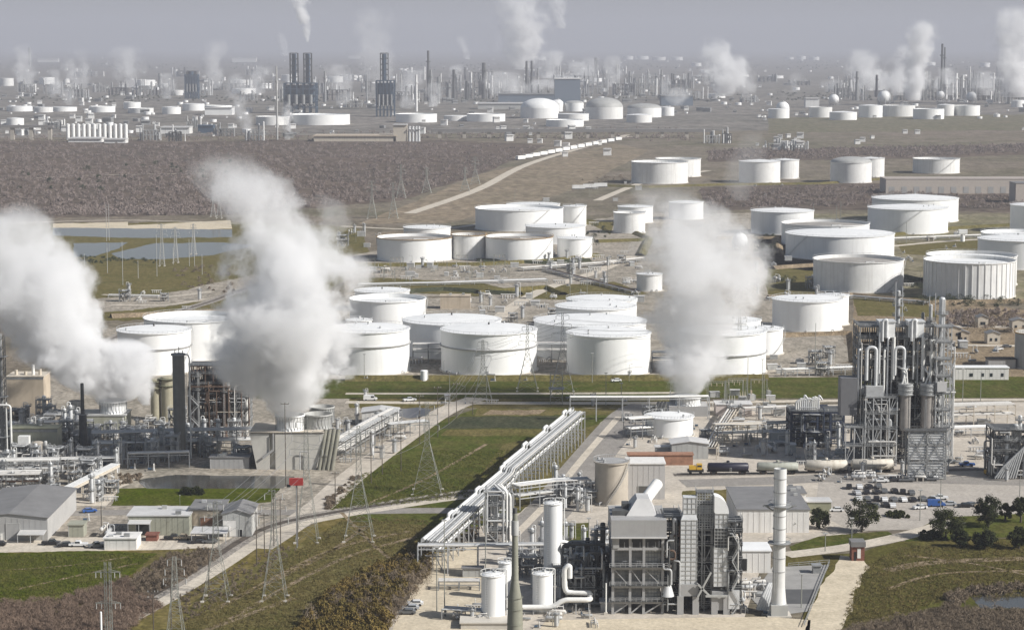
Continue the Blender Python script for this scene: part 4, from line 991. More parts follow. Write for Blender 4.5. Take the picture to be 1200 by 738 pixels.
# dark navy unit left of it
L=Loc(957,524); t=thing('process_structure','dark navy steel structure left of the tall process tower','process structure',L.loc)
frame(t,L.x(927),L.x(988),0,14,[L.z(513),L.z(503),L.z(493),L.z(483)],4,2,.9,NAVY,.15)
for k in range(10): drum(t,R.uniform(L.x(932),L.x(982)),R.uniform(-1,8),R.choice([L.z(513),L.z(503),L.z(493)])+1.2,R.uniform(3,6),.8,R.choice([WPIPE,GALV,NAVY,RSTEEL]))
rpipes(t,L.x(927),L.x(988),-1,12,1,L.z(478),34,[GALV,NAVY,LPIPE,DSTEEL],(.15,.35))
for k in range(12):
    x=L.x(934+k*2.4); pipe(t,[(x,5,L.z(483)),(x,5,L.z(R.uniform(462,474))),(x+1.5,5,L.z(470))],.4,R.choice([CLAD,WPIPE]))
# frame-edge unit on the right
L=Loc(1185,560); t=thing('process_structure','dark tapering process unit at the right frame edge','process structure',L.loc)
frame(t,L.x(1164),L.x(1215),0,14,[L.z(546),L.z(532),L.z(518),L.z(504)],5,2,.4,DSTEEL,.7)
for x,yt,rp in((1172,522,2.5),(1180,510,3),(1190,498,3.4),(1196,488,2.2),(1186,515,2.2)): vessel(t,L.x(x),R.uniform(-1,5),0,L.z(yt),L.m(rp),R.choice([GALV,CLAD,STEEL]),(L.z(yt+5),L.z(yt+18)))
rpipes(t,L.x(1160),L.x(1215),-2,12,1,L.z(505),44,[GALV,LPIPE,DSTEEL,STEEL],(.14,.36))
for k in range(9):
    a=L.x(1164+k*3); pipe(t,[(a,-2.5,.5),(a+3,-2.5,L.z(545-k*3)),(a+8,-2.5,L.z(530-k*3))],.35,GALV)
# racks right
rack('pale two-tier pipe rack on the concrete apron right of the tower',[(1112,500),(1185,498)],9,(5,9),8,7,CREAM,[CREAM,WPIPE,LPIPE])
rack('low pipe rack across the apron below the right grass belt',[(1112,512),(1180,510)],6,(3.5,),5,7,GALV)
rack('pipe rack between the tan tank yard and the navy structure',[(838,520),(925,517)],7,(4.2,7.5),7,6,CREAM,[CREAM,WPIPE,LPIPE,GALV])
rack('pipe rack with silver bends before the clean tank',[(918,441),(1002,438)],5,(3.2,),6,6,GALV,[WPIPE,CLAD])
rack('pipe rack leading from the rail siding to the fan deck',[(832,538),(846,512),(862,486)],5,(4.5,),4,7,CREAM,[CREAM,LPIPE,GALV])
rack('high overhead rack from the pipeway to the small white tank',[(668,493),(760,493),(830,492)],4,(10,),4,10,GALV,[WPIPE,LPIPE])
rack('short pipe rack left of the small white tank',[(735,514),(762,512)],7,(4,8),5,5,STEEL)
rack('pipe rack along the back edge of the right plant yard',[(870,489),(925,487)],5,(4,),5,6,STEEL)
field('around the small white tank in the right plant',(730,870,492,525),24,['pipe_deck','heat_exchanger','pipe_manifold','pump_skid','process_vessel','cooler'],scale=(.6,.95),mind=5)
field('in the steelwork left of the tall process tower',(900,1010,500,545),18,['pipe_deck','column_deck','slim_column','heat_exchanger'],mind=4,scale=(.6,1))
field('in the yard before the navy structure',(845,930,480,535),20,['pipe_manifold','heat_exchanger','equipment_shed','process_vessel','cooler','pump_skid'],scale=(.7,1.1),mind=6)
field('at the foot of the tall process tower',(985,1120,545,563),14,['pipe_manifold','pump_skid','cooler','process_vessel','heat_exchanger'],scale=(.6,1),mind=5)
field('on the apron right of the process tower',(1115,1170,478,545),13,['pipe_manifold','heat_exchanger','cooler','equipment_shed'],scale=(.6,1),mind=7)
field('by the right edge process unit',(1160,1215,530,566),12,['pipe_deck','process_vessel','heat_exchanger','column_deck'],scale=(.7,1.1),mind=5)
# right fan deck with steam
L=Loc(806,488); t=thing('cooling_tower','low cooling tower with white fan stack under the right steam column','cooling tower',L.loc)
q=MB(); q.box(L.x(784),L.x(830),0,14,0,L.z(476)); q.build('casing',GREYP,t); fan_stack(t,L.x(807),6,L.z(476),L.z(466),L.m(15),ROOFW); fan_stack(t,L.x(800),14,L.z(476),L.z(468),L.m(12),WGREY)
for k in range(3): q=MB(); q.bar((L.x(780)-k*1.5,-1,L.z(470)),(L.x(772)-k*1.5,-6,0),1.1); q.build('riser_duct',DSTEEL,t)
hall('long_building','long low pale pink building along the fan deck',839,881,474,487,10,mat('wall_pink',(.60,.53,.49),.8,var=.05),ROOFL)
for k in range(2):
    pass
# ================================================================ FOREGROUND POWER PLANT
def grid_duct(t,x0,x1,y0,y1,z0,z1,step=1.35,m=None,name='duct'):
    q=MB(); q.box(x0,x1,y0,y1,z0,z1); d=q.build(name,m or CLAD,t); q=MB(); n=max(2,round((x1-x0)/step)); k=max(2,round((z1-z0)/step))
    for i in range(n+1): x=x0+(x1-x0)*i/n; q.box(x-.05,x+.05,y0-.12,y0-.004,z0,z1)
    for j in range(k+1): z=z0+(z1-z0)*j/k; q.box(x0-.1,x1+.1,y0-.2,y0-.125,z-.06,z+.06); q.box(x1+.004,x1+.14,y0-.1,y1,z-.08,z+.08)
    q.build('stiffener',WGREY,d); return d
L=Loc(748,719); t=thing('boiler_house','grey boiler block with a panelled front and flat hood','boiler',L.loc)
x0,x1=L.x(718),L.x(776); D=18
cols=[L.x(x) for x in(718,738,754,776)]; rows=[L.z(y) for y in(705,686,664,641)]
q=MB()
for x in cols:
    for y in(0,D): q.bar((x,y,0),(x,y,L.z(626)),.75)
for z in rows: q.bar((cols[0],-.0,z),(cols[-1],0,z),.7); q.bar((cols[-1],0,z),(cols[-1],D,z),.6); q.bar((cols[0],0,z),(cols[0],D,z),.6)
for i in range(3):
    q.bar((cols[i],-.1,0),(cols[i+1],-.1,rows[0]),.4)
    q.bar((cols[i+1],-.1,rows[1]),(cols[i],-.1,rows[2]),.22)
q.build('steel_frame',GREYP,t)
for j in range(3):
    for i in range(3):
        a,b=cols[i]+.5,cols[i+1]-.5; zb,zt=rows[j]+.45,rows[j+1]-.45
        q=MB(); q.box(a,b,1.6,2.0,zb,zt); p=q.build('panel',mat('boiler_panel',(.36,.35,.325),.6,var=.18,scale=.4,streak=.3) if i<2 else mat('boiler_panel_pale',(.56,.55,.51),.6,var=.18,scale=.5,streak=.3),t)
        q=MB()
        for k in range(1,5): x=a+(b-a)*k/5; q.box(x-.07,x+.07,1.4,1.596,zb,zt)
        for k in range(1,4): z=zb+(zt-zb)*k/4; q.box(a,b,1.3,1.396,z-.09,z+.09)
        q.build('stiffener',STEEL,p)
    q=MB(); q.box(cols[0]-1,cols[-1]+1.5,-1.3,1.3,rows[j]+.36,rows[j]+.5); pl=q.build('walkway',DSTEEL,t)
    q=MB()
    for dz in(.6,1.1): q.bar((cols[0]-1,-1.25,rows[j]+.5+dz),(cols[-1]+1.5,-1.25,rows[j]+.5+dz),.09)
    for k in range(12): x=cols[0]-1+(cols[-1]-cols[0]+2.5)*k/11; q.bar((x,-1.25,rows[j]+.5),(x,-1.25,rows[j]+1.6),.09)
    q.build('railing',GALV,pl)
q=MB(); q.box(x0+.6,x1-.6,2.1,D-.5,L.z(700),L.z(628)); q.build('boiler_casing',mat('casing_dark',(.10,.10,.10),.6,var=.2),t)
q=MB(); q.box(L.x(715.5),L.x(780),-1.2,D+1,L.z(626),L.z(606)); q.build('hood',GREYP,t)
q=MB(); q.box(L.x(715),L.x(781),-1.7,D+1.3,L.z(627.5),L.z(626)); q.build('hood_ledge',ROOFL,t)
q=MB(); q.box(L.x(718),L.x(725),-.6,1,L.z(640),L.z(627.5)); q.build('column_casing',GREYP,t)
q=MB(); a,b=L.x(739),L.x(766); z=L.z(606)+.02
q.add([(a-1.2,4,z),(b+1,4,z),(b+1,D,z),(a-1.2,D,z),(a+2,7,z+4.4),(b-1,7,z+4.4),(b-1,D-3,z+4.4),(a+2,D-3,z+4.4)],[(0,1,5,4),(1,2,6,5),(2,3,7,6),(3,0,4,7),(4,5,6,7)]); q.build('outlet_transition',ROOFL,t)
q=MB(); q.box(L.x(718),L.x(738),5,9,z,z+1.3); q.box(L.x(730),L.x(738),9.2,13,z,z+2.6); q.build('roof_box',DSTEEL,t)
pipe(t,[(L.x(757),D-7,z+2.2),(L.x(760),D-3,z+2.8),(L.x(775),D+3,z+6.0)],1.7,WPIPE,bend=2,n=16,name='outlet_duct')
for k in range(6): q=MB(); q.bar((x0+1+k*2.2,-.3,L.z(640)),(x0+1+k*2.2,-.3,L.z(633)),.12); q.build('rod',GALV,t)
rpipes(t,L.x(776),L.x(797),-1,12,1,L.z(610),34,[DSTEEL,STEEL,BLACK,GALV,RSTEEL],(.12,.4)); frame(t,L.x(779),L.x(797),2,14,[L.z(y) for y in(700,682,662,642,622,606)],2,1,.35,DSTEEL,.7)
for k in range(5): vessel(t,R.uniform(L.x(779),L.x(796)),R.uniform(1,6),L.z(R.uniform(690,640)),L.z(R.uniform(630,605)),R.uniform(.5,1.1),R.choice([STEEL,DSTEEL,GALV]),(),False,'riser')
q=MB(); q.cyl(L.x(782),-.2,L.z(697),L.z(684),1.9,1.0,n=14); q.build('cone_hopper',CLAD,t)
# twin exhaust ducts unit
L=Loc(832,719); t=thing('exhaust_unit','boiler unit with two tall gridded silver ducts, one with a curved hood','boiler',L.loc)
grid_duct(t,L.x(797),L.x(816),0,5,L.z(683),L.z(607)); grid_duct(t,L.x(800),L.x(815),.6,4.5,L.z(600),L.z(581))
q=MB(); a,b,c,d=L.x(797),L.x(816),L.x(800),L.x(815); z0,z1=L.z(607),L.z(600)
q.add([(a,0,z0),(b,0,z0),(b,5,z0),(a,5,z0),(c,.6,z1),(d,.6,z1),(d,4.5,z1),(c,4.5,z1)],[(0,1,5,4),(1,2,6,5),(2,3,7,6),(3,0,4,7)]); q.build('transition',CLAD,t)
grid_duct(t,L.x(836),L.x(852),0,5,L.z(686),L.z(640)); grid_duct(t,L.x(837),L.x(852),.4,4.6,L.z(617),L.z(600)); 
grid_duct(t,L.x(836.5),L.x(851),.3,4.8,L.z(640),L.z(617),1.0,DSTEEL,'louvre_duct')
q=MB(); n=10; pr=[]; r1,r0=L.m(17),L.m(1.5); cx_,cz_=L.x(836),L.z(600)
for k in range(n+1):
    a=PI/2*k/n; pr.append(((cx_+r1*math.cos(a),cz_+L.m(21)*math.sin(a)),(cx_+r0*math.cos(a),cz_+r0*math.sin(a))))
vs=[]; 
for (o_,i_) in pr: vs+=[(o_[0],0.2,o_[1]),(o_[0],5,o_[1]),(i_[0],5,i_[1]),(i_[0],.2,i_[1])]
fs=[]
for k in range(n):
    for e in range(4): fs.append((4*k+e,4*k+(e+1)%4,4*k+4+(e+1)%4,4*k+4+e))
q.add(vs,fs); q.add(vs[:4],[(3,2,1,0)]); q.add(vs[-4:],[(0,1,2,3)]); q.build('curved_hood',ROOFW,t)
q=MB(); xa,xb=L.x(816.5),L.x(835.5)
for k in range(15): z=L.z(620)+(L.z(577)-L.z(620))*k/14; q.bar((xa,3,z),(xb,3,z),.16); q.bar((xa,6,z),(xb,6,z),.16); q.bar((xa,3,z),(xa,6,z),.14); q.bar((xb,3,z),(xb,6,z),.14)
for k in range(7): x=xa+(xb-xa)*k/6; q.bar((x,3,L.z(620)),(x,3,L.z(577)),.16); q.bar((x,6,L.z(620)),(x,6,L.z(577)),.16)
q.build('stair_tower_mesh',GALV,t)
frame(t,L.x(817),L.x(835),3.2,7,[L.z(y) for y in(712,694,676,660,640,622,606,592,578)],2,1,.35,STEEL,.6)
frame(t,L.x(793),L.x(858),5.6,14,[L.z(y) for y in(700,683,662,640,618)],5,1,.5,DSTEEL,.45,rail=False)
frame(t,L.x(853),L.x(868),0,8,[L.z(y) for y in(705,690,672,655,638,622,610)],2,1,.35,DSTEEL,.7)
q=MB(); q.box(L.x(795),L.x(818),-.6,5,L.z(697),L.z(683.3)); q.build('lower_casing',GREYP,t)
q=MB(); q.box(L.x(834),L.x(852),-.4,6,L.z(714),L.z(692)); q.build('lower_casing',GREYP,t)
for x in(797,815,837,851): q=MB(); q.box(L.x(x)-.9,L.x(x)+.9,-.9,1,0,L.z(697)); q.build('leg',GREYP,t)
q=MB(); q.bar((L.x(817),-1.4,L.z(697)),(L.x(832),-1.4,L.z(668)),.5); q.bar((L.x(817),-1.4,L.z(682)),(L.x(832),-1.4,L.z(697)),.5); q.bar((L.x(826),-1.4,L.z(696)),(L.x(852),-1.4,L.z(696)),.6); q.build('brace',WGREY,t)
q=MB(); q.box(L.x(853),L.x(866),-1,3,L.z(712),L.z(690)); q.build('silencer',CLAD,t)
rpipes(t,L.x(817),L.x(835),3,9,1,L.z(600),22,[DSTEEL,STEEL,GALV,BLACK],(.12,.38)); rpipes(t,L.x(852),L.x(868),-1,8,1,L.z(610),26,[DSTEEL,STEEL,GALV,LPIPE,BLACK],(.12,.38)); q=MB(); q.box(L.x(800),L.x(864),9,13.5,1,L.z(612)); q.build('boiler_casing',mat('casing_dark',(1,1,1)),t); zigzag_stair(t,L.x(857),L.x(866),-1.3,[0]+[L.z(y) for y in(705,690,672,655,638,622)])
# tall white stack
L=Loc(912,720); t=thing('exhaust_stack','tall white banded exhaust stack with ring platform','stack',L.loc); r=L.m(7.4)
q=MB(); q.cyl(0,0,L.z(686),L.z(546),r,n=28,top=False); q.cyl(0,0,L.z(690),L.z(546),r-.25,n=28,top=False); q.build('shaft',mat('stack_white',(.66,.66,.64),.5,var=.06,scale=.2,streak=.2),t)
q=MB(); q.cyl(0,0,0,L.z(686),r*1.42,r,n=28,top=False); q.build('base_flare',mat('stack_white',(1,1,1)),t)
for y in(558,574,602,617,652,668): q=MB(); q.ring(0,0,L.z(y),L.z(y)+.22,r+.01,r+.14,28); q.build('band',GREYP,t)
for y in(590,634):
    q=MB(); q.ring(0,0,L.z(y),L.z(y)+.2,r+.01,r+1.5,28); q.ring(0,0,L.z(y)+1.1,L.z(y)+1.2,r+1.4,r+1.5,28)
    if y==590:
        for s_ in(-1,1): q.bar((s_*r,0,L.z(y+6)),(s_*(r+2.6),0,L.z(y-1)),.35); q.bar((s_*r,0,L.z(y)),(s_*(r+3),0,L.z(y)),.5)
    q.build('platform',STEEL,t)
cage_ladder(t,-1.2,-r-.35,L.z(590),L.z(690)) if False else cage_ladder(t,-1.2,-r-.35,L.z(690),L.z(548))
q=MB(); q.box(-r*1.3,r*1.3,-r*1.6,r*.4,.4,L.z(706)); q.build('inlet_box',WGREY,t); q=MB(); q.box(-r*1.9,r*1.9,-r*1.8,r*1.6,0,.4); q.build('plinth',CONCW,t)
# green-grey tapered stack at the bottom edge
L=Loc(603.5,756); t=thing('tapered_stack','green-grey stack flaring into a wide base at the bottom edge','stack',L.loc)
q=MB()
for (a,ra),(b,rb) in zip(((756,9.5),(722,9.0),(702,8.4),(690,6.2),(678,4.2),(625,3.4)),((722,9.0),(702,8.4),(690,6.2),(678,4.2),(625,3.4),(598,2.9))): q.cyl(0,0,L.z(a),L.z(b),L.m(ra),L.m(rb),n=22,top=False)
q.build('shaft',CHIM,t); q=MB(); q.cyl(0,0,L.z(624),L.z(607),L.m(4.4),n=20,bot=True); q.build('collar',WGREY,t); q=MB(); q.cyl(0,0,L.z(607),L.z(592),L.m(2.4),n=14); q.build('tip',DSTEEL,t)
for y in(712,698,730): q=MB(); q.ring(0,0,L.z(y),L.z(y)+.15,L.m(9.2),L.m(9.6),22); q.build('band',CHIM,t)
# white vertical tanks
def vtank(name,label,x0,x1,yt,yb,dome=.25,m=None,ladder=True):
    L=Loc((x0+x1)/2,yb); t=thing(name,label,'tank',L.loc); r=L.m((x1-x0)/2); q=MB(); q.cyl(0,0,.5,L.z(yt),r,n=28,dome=r*dome); q.build('shell',m or WHITE,t)
    q=MB(); q.cyl(0,0,0,.5,r*1.06,n=28); q.build('base_ring',CONCW,t)
    q=MB(); q.ring(0,0,L.z(yt)+.05,L.z(yt)+.18,r+.02,r+.25,28); q.ring(0,0,L.z(yt)+1.1,L.z(yt)+1.2,r+.1,r+.2,28)
    for k in range(14): a=2*PI*k/14; q.bar(((r+.15)*math.cos(a),(r+.15)*math.sin(a),L.z(yt)),((r+.15)*math.cos(a),(r+.15)*math.sin(a),L.z(yt)+1.15),.08)
    q.build('railing',WPIPE,t)
    if ladder: cage_ladder(t,-r*.55,-r*.86-.3,0,L.z(yt))
    q=MB(); q.cyl(0,0,L.z(yt)+r*dome-.1,L.z(yt)+r*dome+.8,.35,n=8); q.build('roof_vent',GALV,t)
    pipe(t,[(r*.2,-.5,L.z(yt)+r*dome),(r*.2,-.5,L.z(yt)+r*dome+1),(r+.5,-.8,L.z(yt)+r*dome+1),(r+.5,-.8,.5)],.16,WPIPE,n=6)
    return t
t=vtank('absorber_tower','tallest white cylindrical tower left of the boiler block',637,659,588,681,.3)
L=Loc(648,681)
for k,(x1_,zt) in enumerate(((664,634),(668,638))): pipe(t,[(L.x(657),-1-k,L.z(zt)),(L.x(x1_),-1-k,L.z(zt)),(L.x(x1_),-1-k,L.z(zt+24))],.9,WPIPE,bend=2.2,n=10)
vtank('water_tank','white tank standing in front of the tallest white tower',624,648,671,716)
vtank('water_tank','front white tank of the pair beside the tapered stack',564,592,672,727)
vtank('water_tank','rear white tank half hidden behind the tapered stack',584,600,658,701)
# zigzag white pipe and its dark unit
t=thing('steam_pipe','thick white zigzag pipe running to the boiler block','pipe',P(616,720)); L=Loc(616,720)
pipe(t,[(L.x(612),0,2.2),(L.x(648),0,2.2),(L.x(660),0,L.z(702)+0),(L.x(692),0,L.z(702)),(L.x(692),4,L.z(702)),(L.x(692),4,L.z(698)),(L.x(664),4,L.z(697)),(L.x(662),4,L.z(690)),(L.x(662),4,L.z(668)),(L.x(668),4,L.z(664)),(L.x(668),4,L.z(680))],.75,WPIPE,bend=1.6,n=10)
for x in(625,645,660,675,690): q=MB(); zz=2 if x<650 else L.z(704); q.bar((L.x(x),0,0),(L.x(x),0,zz-.6),.25); q.build('support',GALV,t)
L=Loc(684,714); t=thing('process_structure','low dark pipe structure between the white tower and boiler block','process structure',L.loc)
frame(t,L.x(664),L.x(697),3,12,[L.z(702),L.z(690),L.z(676)],3,1,.4,STEEL,.5); frame(t,L.x(684),L.x(714),9,18,[L.z(700),L.z(686),L.z(672),L.z(656)],3,1,.35,DSTEEL,.6)
rpipes(t,L.x(660),L.x(716),2,17,1,L.z(640),60,[DSTEEL,STEEL,DSTEEL,GALV,LPIPE],(.15,.5))
for x,z0,z1 in((672,690,655),(682,690,650),(690,680,640),(700,690,630),(708,690,622)): vessel(t,L.x(x),12,0,L.z(z1),L.m(R.uniform(2,3.4)),R.choice([DSTEEL,STEEL,GALV]),(L.z(z1+6),),False,'column')
for k in range(5): pipe(t,[(L.x(672+k*7),8,L.z(668)),(L.x(674+k*7),8,L.z(655)),(L.x(679+k*7),8,L.z(655)),(L.x(680+k*7),8,L.z(670))],.55,R.choice([GALV,DSTEEL]),bend=1.6)
# scrubber at the lower end of the pipeway
L=Loc(580,636); t=thing('scrubber','silver scrubber vessel on a tall steel frame by the pipeway','scrubber',L.loc)
frame(t,L.x(570),L.x(596),0,7,[L.z(y) for y in(622,607,592,578)],2,1,.35,GALV,.6); vessel(t,L.x(580),2.5,L.z(607),L.z(574),L.m(5),CLAD,(L.z(580),),True,'vessel')
for x in(590,594,598): pipe(t,[(L.x(x),-.5,.5),(L.x(x),-.5,L.z(R.uniform(570,580))),(L.x(x)-3,2,L.z(568))],.4,R.choice([WPIPE,CLAD]))
rpipes(t,L.x(568),L.x(602),-1,7,1,L.z(570),22,[GALV,LPIPE,STEEL,CLAD],(.12,.32))
# the long silver pipeway climbing away
t=thing('pipeway','long elevated silver pipeway running diagonally from the front plant to the yard','pipeway',P(506,668)); o=P(506,668)
A=P(506,668)-o; B=P(676,516)-o; d=B-A; nn=Vector((-d.y,d.x,0)).normalized(); K=34
for k in range(K+1):
    p=A+d*(k/K); hz_=8.5+4.0*(k/K) if k<K*.45 else 11.5
    q=MB()
    for s_ in(-1,-.1,1): q.bar(p+nn*s_*3.3,p+nn*s_*3.3+Vector((0,0,hz_+.6)),.34)
    for z in(4.5,hz_-.6): q.bar(p-nn*3.3+Vector((0,0,z)),p+nn*3.3+Vector((0,0,z)),.36)
    q.bar(p-nn*3.3+Vector((0,0,.4)),p+nn*.4+Vector((0,0,hz_-.8)),.22)
    q.build('support',GALV,t)
def hzf(f): return 8.5+4.0*f if f<.45 else 11.5
def loopy(off,z,r,m,seglen=.16):
    pts=[]; f=0
    while f<1:
        for ff,dz in((f,0),(min(1,f+seglen*.86),0),(min(1,f+seglen*.86),1.3),(min(1,f+seglen),1.3)):
            pts.append(A+d*ff+nn*off+Vector((0,0,hzf(f)+z+dz)))
        f+=seglen
    pipe(t,pts,r,m,bend=1.2)
loopy(2.8,.9,.66,WPIPE); loopy(1.6,.8,.42,GALV)
for off,z,r,m in((.6,.5,.38,GALV),(-.4,.45,.33,STEEL),(-1.3,.5,.4,GALV),(-2.1,.4,.28,LPIPE),(-2.9,.4,.26,STEEL),(2.6,-2.0,.4,LPIPE),(1.6,-2.1,.35,CLAD),(0,-2.1,.4,GALV),(-2.0,-2.1,.35,WPIPE),(-2.8,-2.1,.3,GALV)):
    pipe(t,[A+d*f+nn*off+Vector((0,0,hzf(f)+z)) for f in(0,.2,.449,.46,.7,1)],r,m,bend=1)
rack('cross pipe rack passing before the pipeway lower end',[(490,672),(560,672),(640,671),(716,669)],5,(8.6,),5,9,GALV,[LPIPE,CLAD,GALV])
rack('low pipe rack over the yellow sand left of the white tanks',[(514,690),(562,690)],4,(2.2,),3,6,STEEL)
rack('pipe rack along the sand lot at the bottom edge',[(520,724),(566,727)],4,(2.5,),4,5,STEEL)
rack('upper pipe rack turning from the pipeway to the tan tank',[(604,596),(650,590),(690,588)],6,(4.5,8),6,6,GALV)
field('in the fine pipework left of the boiler block',(655,716,628,702),16,['pipe_deck','column_deck','slim_column','process_vessel'],scale=(.55,.85),mind=3)
field('between the white tanks and the cross pipe rack',(600,720,640,700),36,['pipe_deck','column_deck','slim_column','heat_exchanger','process_vessel','pipe_manifold'],scale=(.6,.95),mind=4)
field('on the sand at the foot of the white tanks',(528,700,706,736),26,['pump_skid','pipe_manifold','cooler','process_vessel','heat_exchanger'],scale=(.5,.8),mind=3.2)
field('left of the stained tan tank',(650,698,575,600),16,['pipe_deck','column_deck','slim_column','process_vessel','pipe_manifold'],scale=(.6,.9),mind=3.5)
field('behind the boiler blocks',(700,860,600,640),8,['pipe_manifold','pump_skid','cooler'],scale=(.6,.9))
field('right of the silver ducts',(868,905,690,722),9,['heat_exchanger','pump_skid','cooler','pipe_manifold'],scale=(.6,1),mind=4)
L=Loc(885,716); t=thing('pipe_crossover','tilted bundle of silver ducts by the stack base','duct bundle',L.loc)
for k in range(5): pipe(t,[(L.x(888+k*3),0,.5),(L.x(893+k*3),0,L.z(700)),(L.x(902+k*2),2,L.z(684))],.6,CLAD)
hall('shade_shelter','small open white-roofed shelter by the boiler block foot',704,732,706,716,5,GALV,ROOFL,parapet=False)
L=Loc(710,720); t=thing('utility_post','slim white post beside the shade shelter','post',L.loc); q=MB(); q.cyl(0,0,0,L.z(682),.22,n=8); q.build('shaft',WPIPE,t); q=MB(); q.box(-.5,.5,-.3,.3,0,.8); q.build('footing',CONCW,t)
hall('concrete_tank','long low concrete basin at the bottom edge by the white tanks',540,596,730,737,7,CONCW,CONCW,parapet=False)
hall('skid_container','grey container on the sand left of the white tanks',542,566,666,676,3,WGREY,ROOFG,parapet=False)
# ---------------------------------------------------------------- buildings
hall('warehouse','large grey gabled warehouse at the left frame edge',-34,56,606,633,48,mat('siding_grey',(.36,.355,.345),.6,var=.06,scale=.2),ROOFG,rise=1.3,doors=((8,23,613,632.5,GREYP),(1,4,624,632.5,WWHITE)),awn=(24,55,622,632,5),side=WWHITE)
hall('workshop','long grey-green workshop with a lean-to roof',150,222,604,627,14,WGREEN,ROOFL,awn=(152,178,610,626,4),doors=((160,176,614,626,BLACK),))
hall('garage','tan garage with a brown roller door',222,261,597,622,16,BEIGE,ROOFG,doors=((235,250,606,621,ORANGE),(227,230,616,621.5,BLACK)))
hall('garage','pale grey garage with a white roller door by the track',261,295,602,629,17,WGREY,ROOFG,rise=1.4,doors=((262,277,609,628,WWHITE),(281,284,620,628,BLACK)),side=WWHITE)
def canopy(label,x0,x1,yt,yb,depth,m=ROOFL,cat='carport',name='carport'):
    L=Loc((x0+x1)/2,yb); t=thing(name,label,cat,L.loc); a,b,z=L.x(x0),L.x(x1),L.z(yt); q=MB(); q.box(a,b,0,depth,z-.3,z); q.build('roof',m,t)
    for x in(a+.4,(a+b)/2,b-.4):
        for y in(.3,depth-.3): q=MB(); q.bar((x,y,0),(x,y,z-.3),.2); q.build('post',GALV,t)
    return t
canopy('white-roofed carport in front of the tan garage',223,266,624,637,10); canopy('small pale canopy by the sloped trailer',212,232,606,616,6)
hall('container','grey-green storage container beside the big warehouse',80,98,615,629,6,WGREEN,WGREEN,parapet=False)
hall('container','small rusty red container before the workshop',171,184,627,634,4,BRICKR,BRICKR,parapet=False)
hall('trailer_office','white flat-roofed trailer leaning by the lawn edge',122,160,631,644,9,WWHITE,WWHITE,parapet=True)
hall('site_office','white plant hall with shade-grey front and a dark roll door beside the tan tank',735,779,543,585,12,mat('wall_shade_grey',(.46,.445,.425),.7,var=.05),WWHITE,doors=((748,761,569,584,mat('door_dark',(.10,.095,.085),.7)),),parapet=False,side=WWHITE)  # grey wall colour imitates the shaded front, white ribs the sunlit side
hall('shed','grey metal shed with light roof near the small white tank',787,830,520,538,11,WGREY,ROOFL,rise=1.0,parapet=False)
hall('shed','low rusty orange shed behind the plant hall',736,812,533,545,5,ORANGE,ORANGE,parapet=False)
hall('small_shed','tiny white-doored shed under the rusty orange shed',768,786,524,534,4,WGREY,ROOFL,parapet=False)
hall('plant_building','broad flat grey-roofed plant building behind the tall stack',864,948,597,624,38,WWHITE,ROOFG,parapet=True)
hall('annex','white annex with a dark flat roof right of the tall stack',918,944,578,600,12,WWHITE,ROOFG,parapet=True)
hall('annex','olive annex with timber cladding next to the white annex',946,974,588,600,7,OLIVE,ROOFL,parapet=False)
hall('plant_building','white low building with a dark opening right of the silver ducts',868,903,645,671,11,WWHITE,ROOFW,doors=((869,875,654,668,BLACK),),parapet=False)
hall('control_room','flat grey hut by the navy structure',902,923,507,522,5,WGREY,ROOFL,parapet=True)
hall('control_room','pale hut with rounded top in the tan yard',855,872,492,503,4,CREAM,ROOFL,parapet=True)
hall('portable_building','long white trailer on the right grass belt',1119,1182,431,445,7,WWHITE,ROOFW,wins=((1136,437,4,4),(1150,437,3,4),(1160,437,3,4),(1173,437,3,4)),parapet=False)
hall('portable_building','dark roofed trailer behind the white one',1158,1190,421,432,7,GREYP,BLACK,parapet=False)
hall('brick_block','plain beige block building beyond the central steam',516,551,347,362,10,BEIGE,BEIGE,parapet=True)
hall('long_warehouse','very long beige warehouse with a row of dark doors',1038,1300,210,227,40,mat('wall_far_tan',(.46,.41,.36),.8,var=.05),mat('roof_far',(.40,.35,.31),.8,var=.06),doors=[(1042+k*14.5,1048+k*14.5,219,226.5,GREYP) for k in range(11)],parapet=False)
hall('long_warehouse','grey warehouse end block at the right frame edge',1190,1300,215,238,30,mat('wall_far_tan',(1,1,1)),ROOFG,parapet=False)
for k,(x0,x1,yt,yb,lb) in enumerate(((1110,1126,385,402,'tan two-window house beyond the grass'),(1122,1136,390,402,'cream house next to the tan two-window house'),(1157,1172,391,403,'open white-gabled carport house'),(1146,1158,372,384,'small pale house among bare trees'),(1186,1204,376,390,'grey house at the right edge by bare trees'))):
    hall('house',lb,x0,x1,yt,yb,8,BEIGE if k<2 else CREAM,ROOFG,rise=1.2,wins=((x0+3,yt+5,2.6,3.5),(x1-6,yt+5,2.6,3.5)),parapet=False)
# guard shack with porch
L=Loc(1005,657); t=thing('guard_shack','red-brown shack with grey flat roof beside the curved path','shack',L.loc); q=MB(); q.box(L.x(998),L.x(1013),0,4.5,0,L.z(640)); q.build('wall',BRICKR,t)
q=MB(); q.box(L.x(997),L.x(1014),-.5,5,L.z(640),L.z(634)); q.build('roof',ROOFG,t); q=MB(); q.box(L.x(1004.5),L.x(1008.5),-.1,-.003,.9,L.z(642)); q.build('door',WWHITE,t); q=MB(); q.box(L.x(1001),L.x(1003.5),-.1,-.003,.2,L.z(646)); q.build('window',BLACK,t)
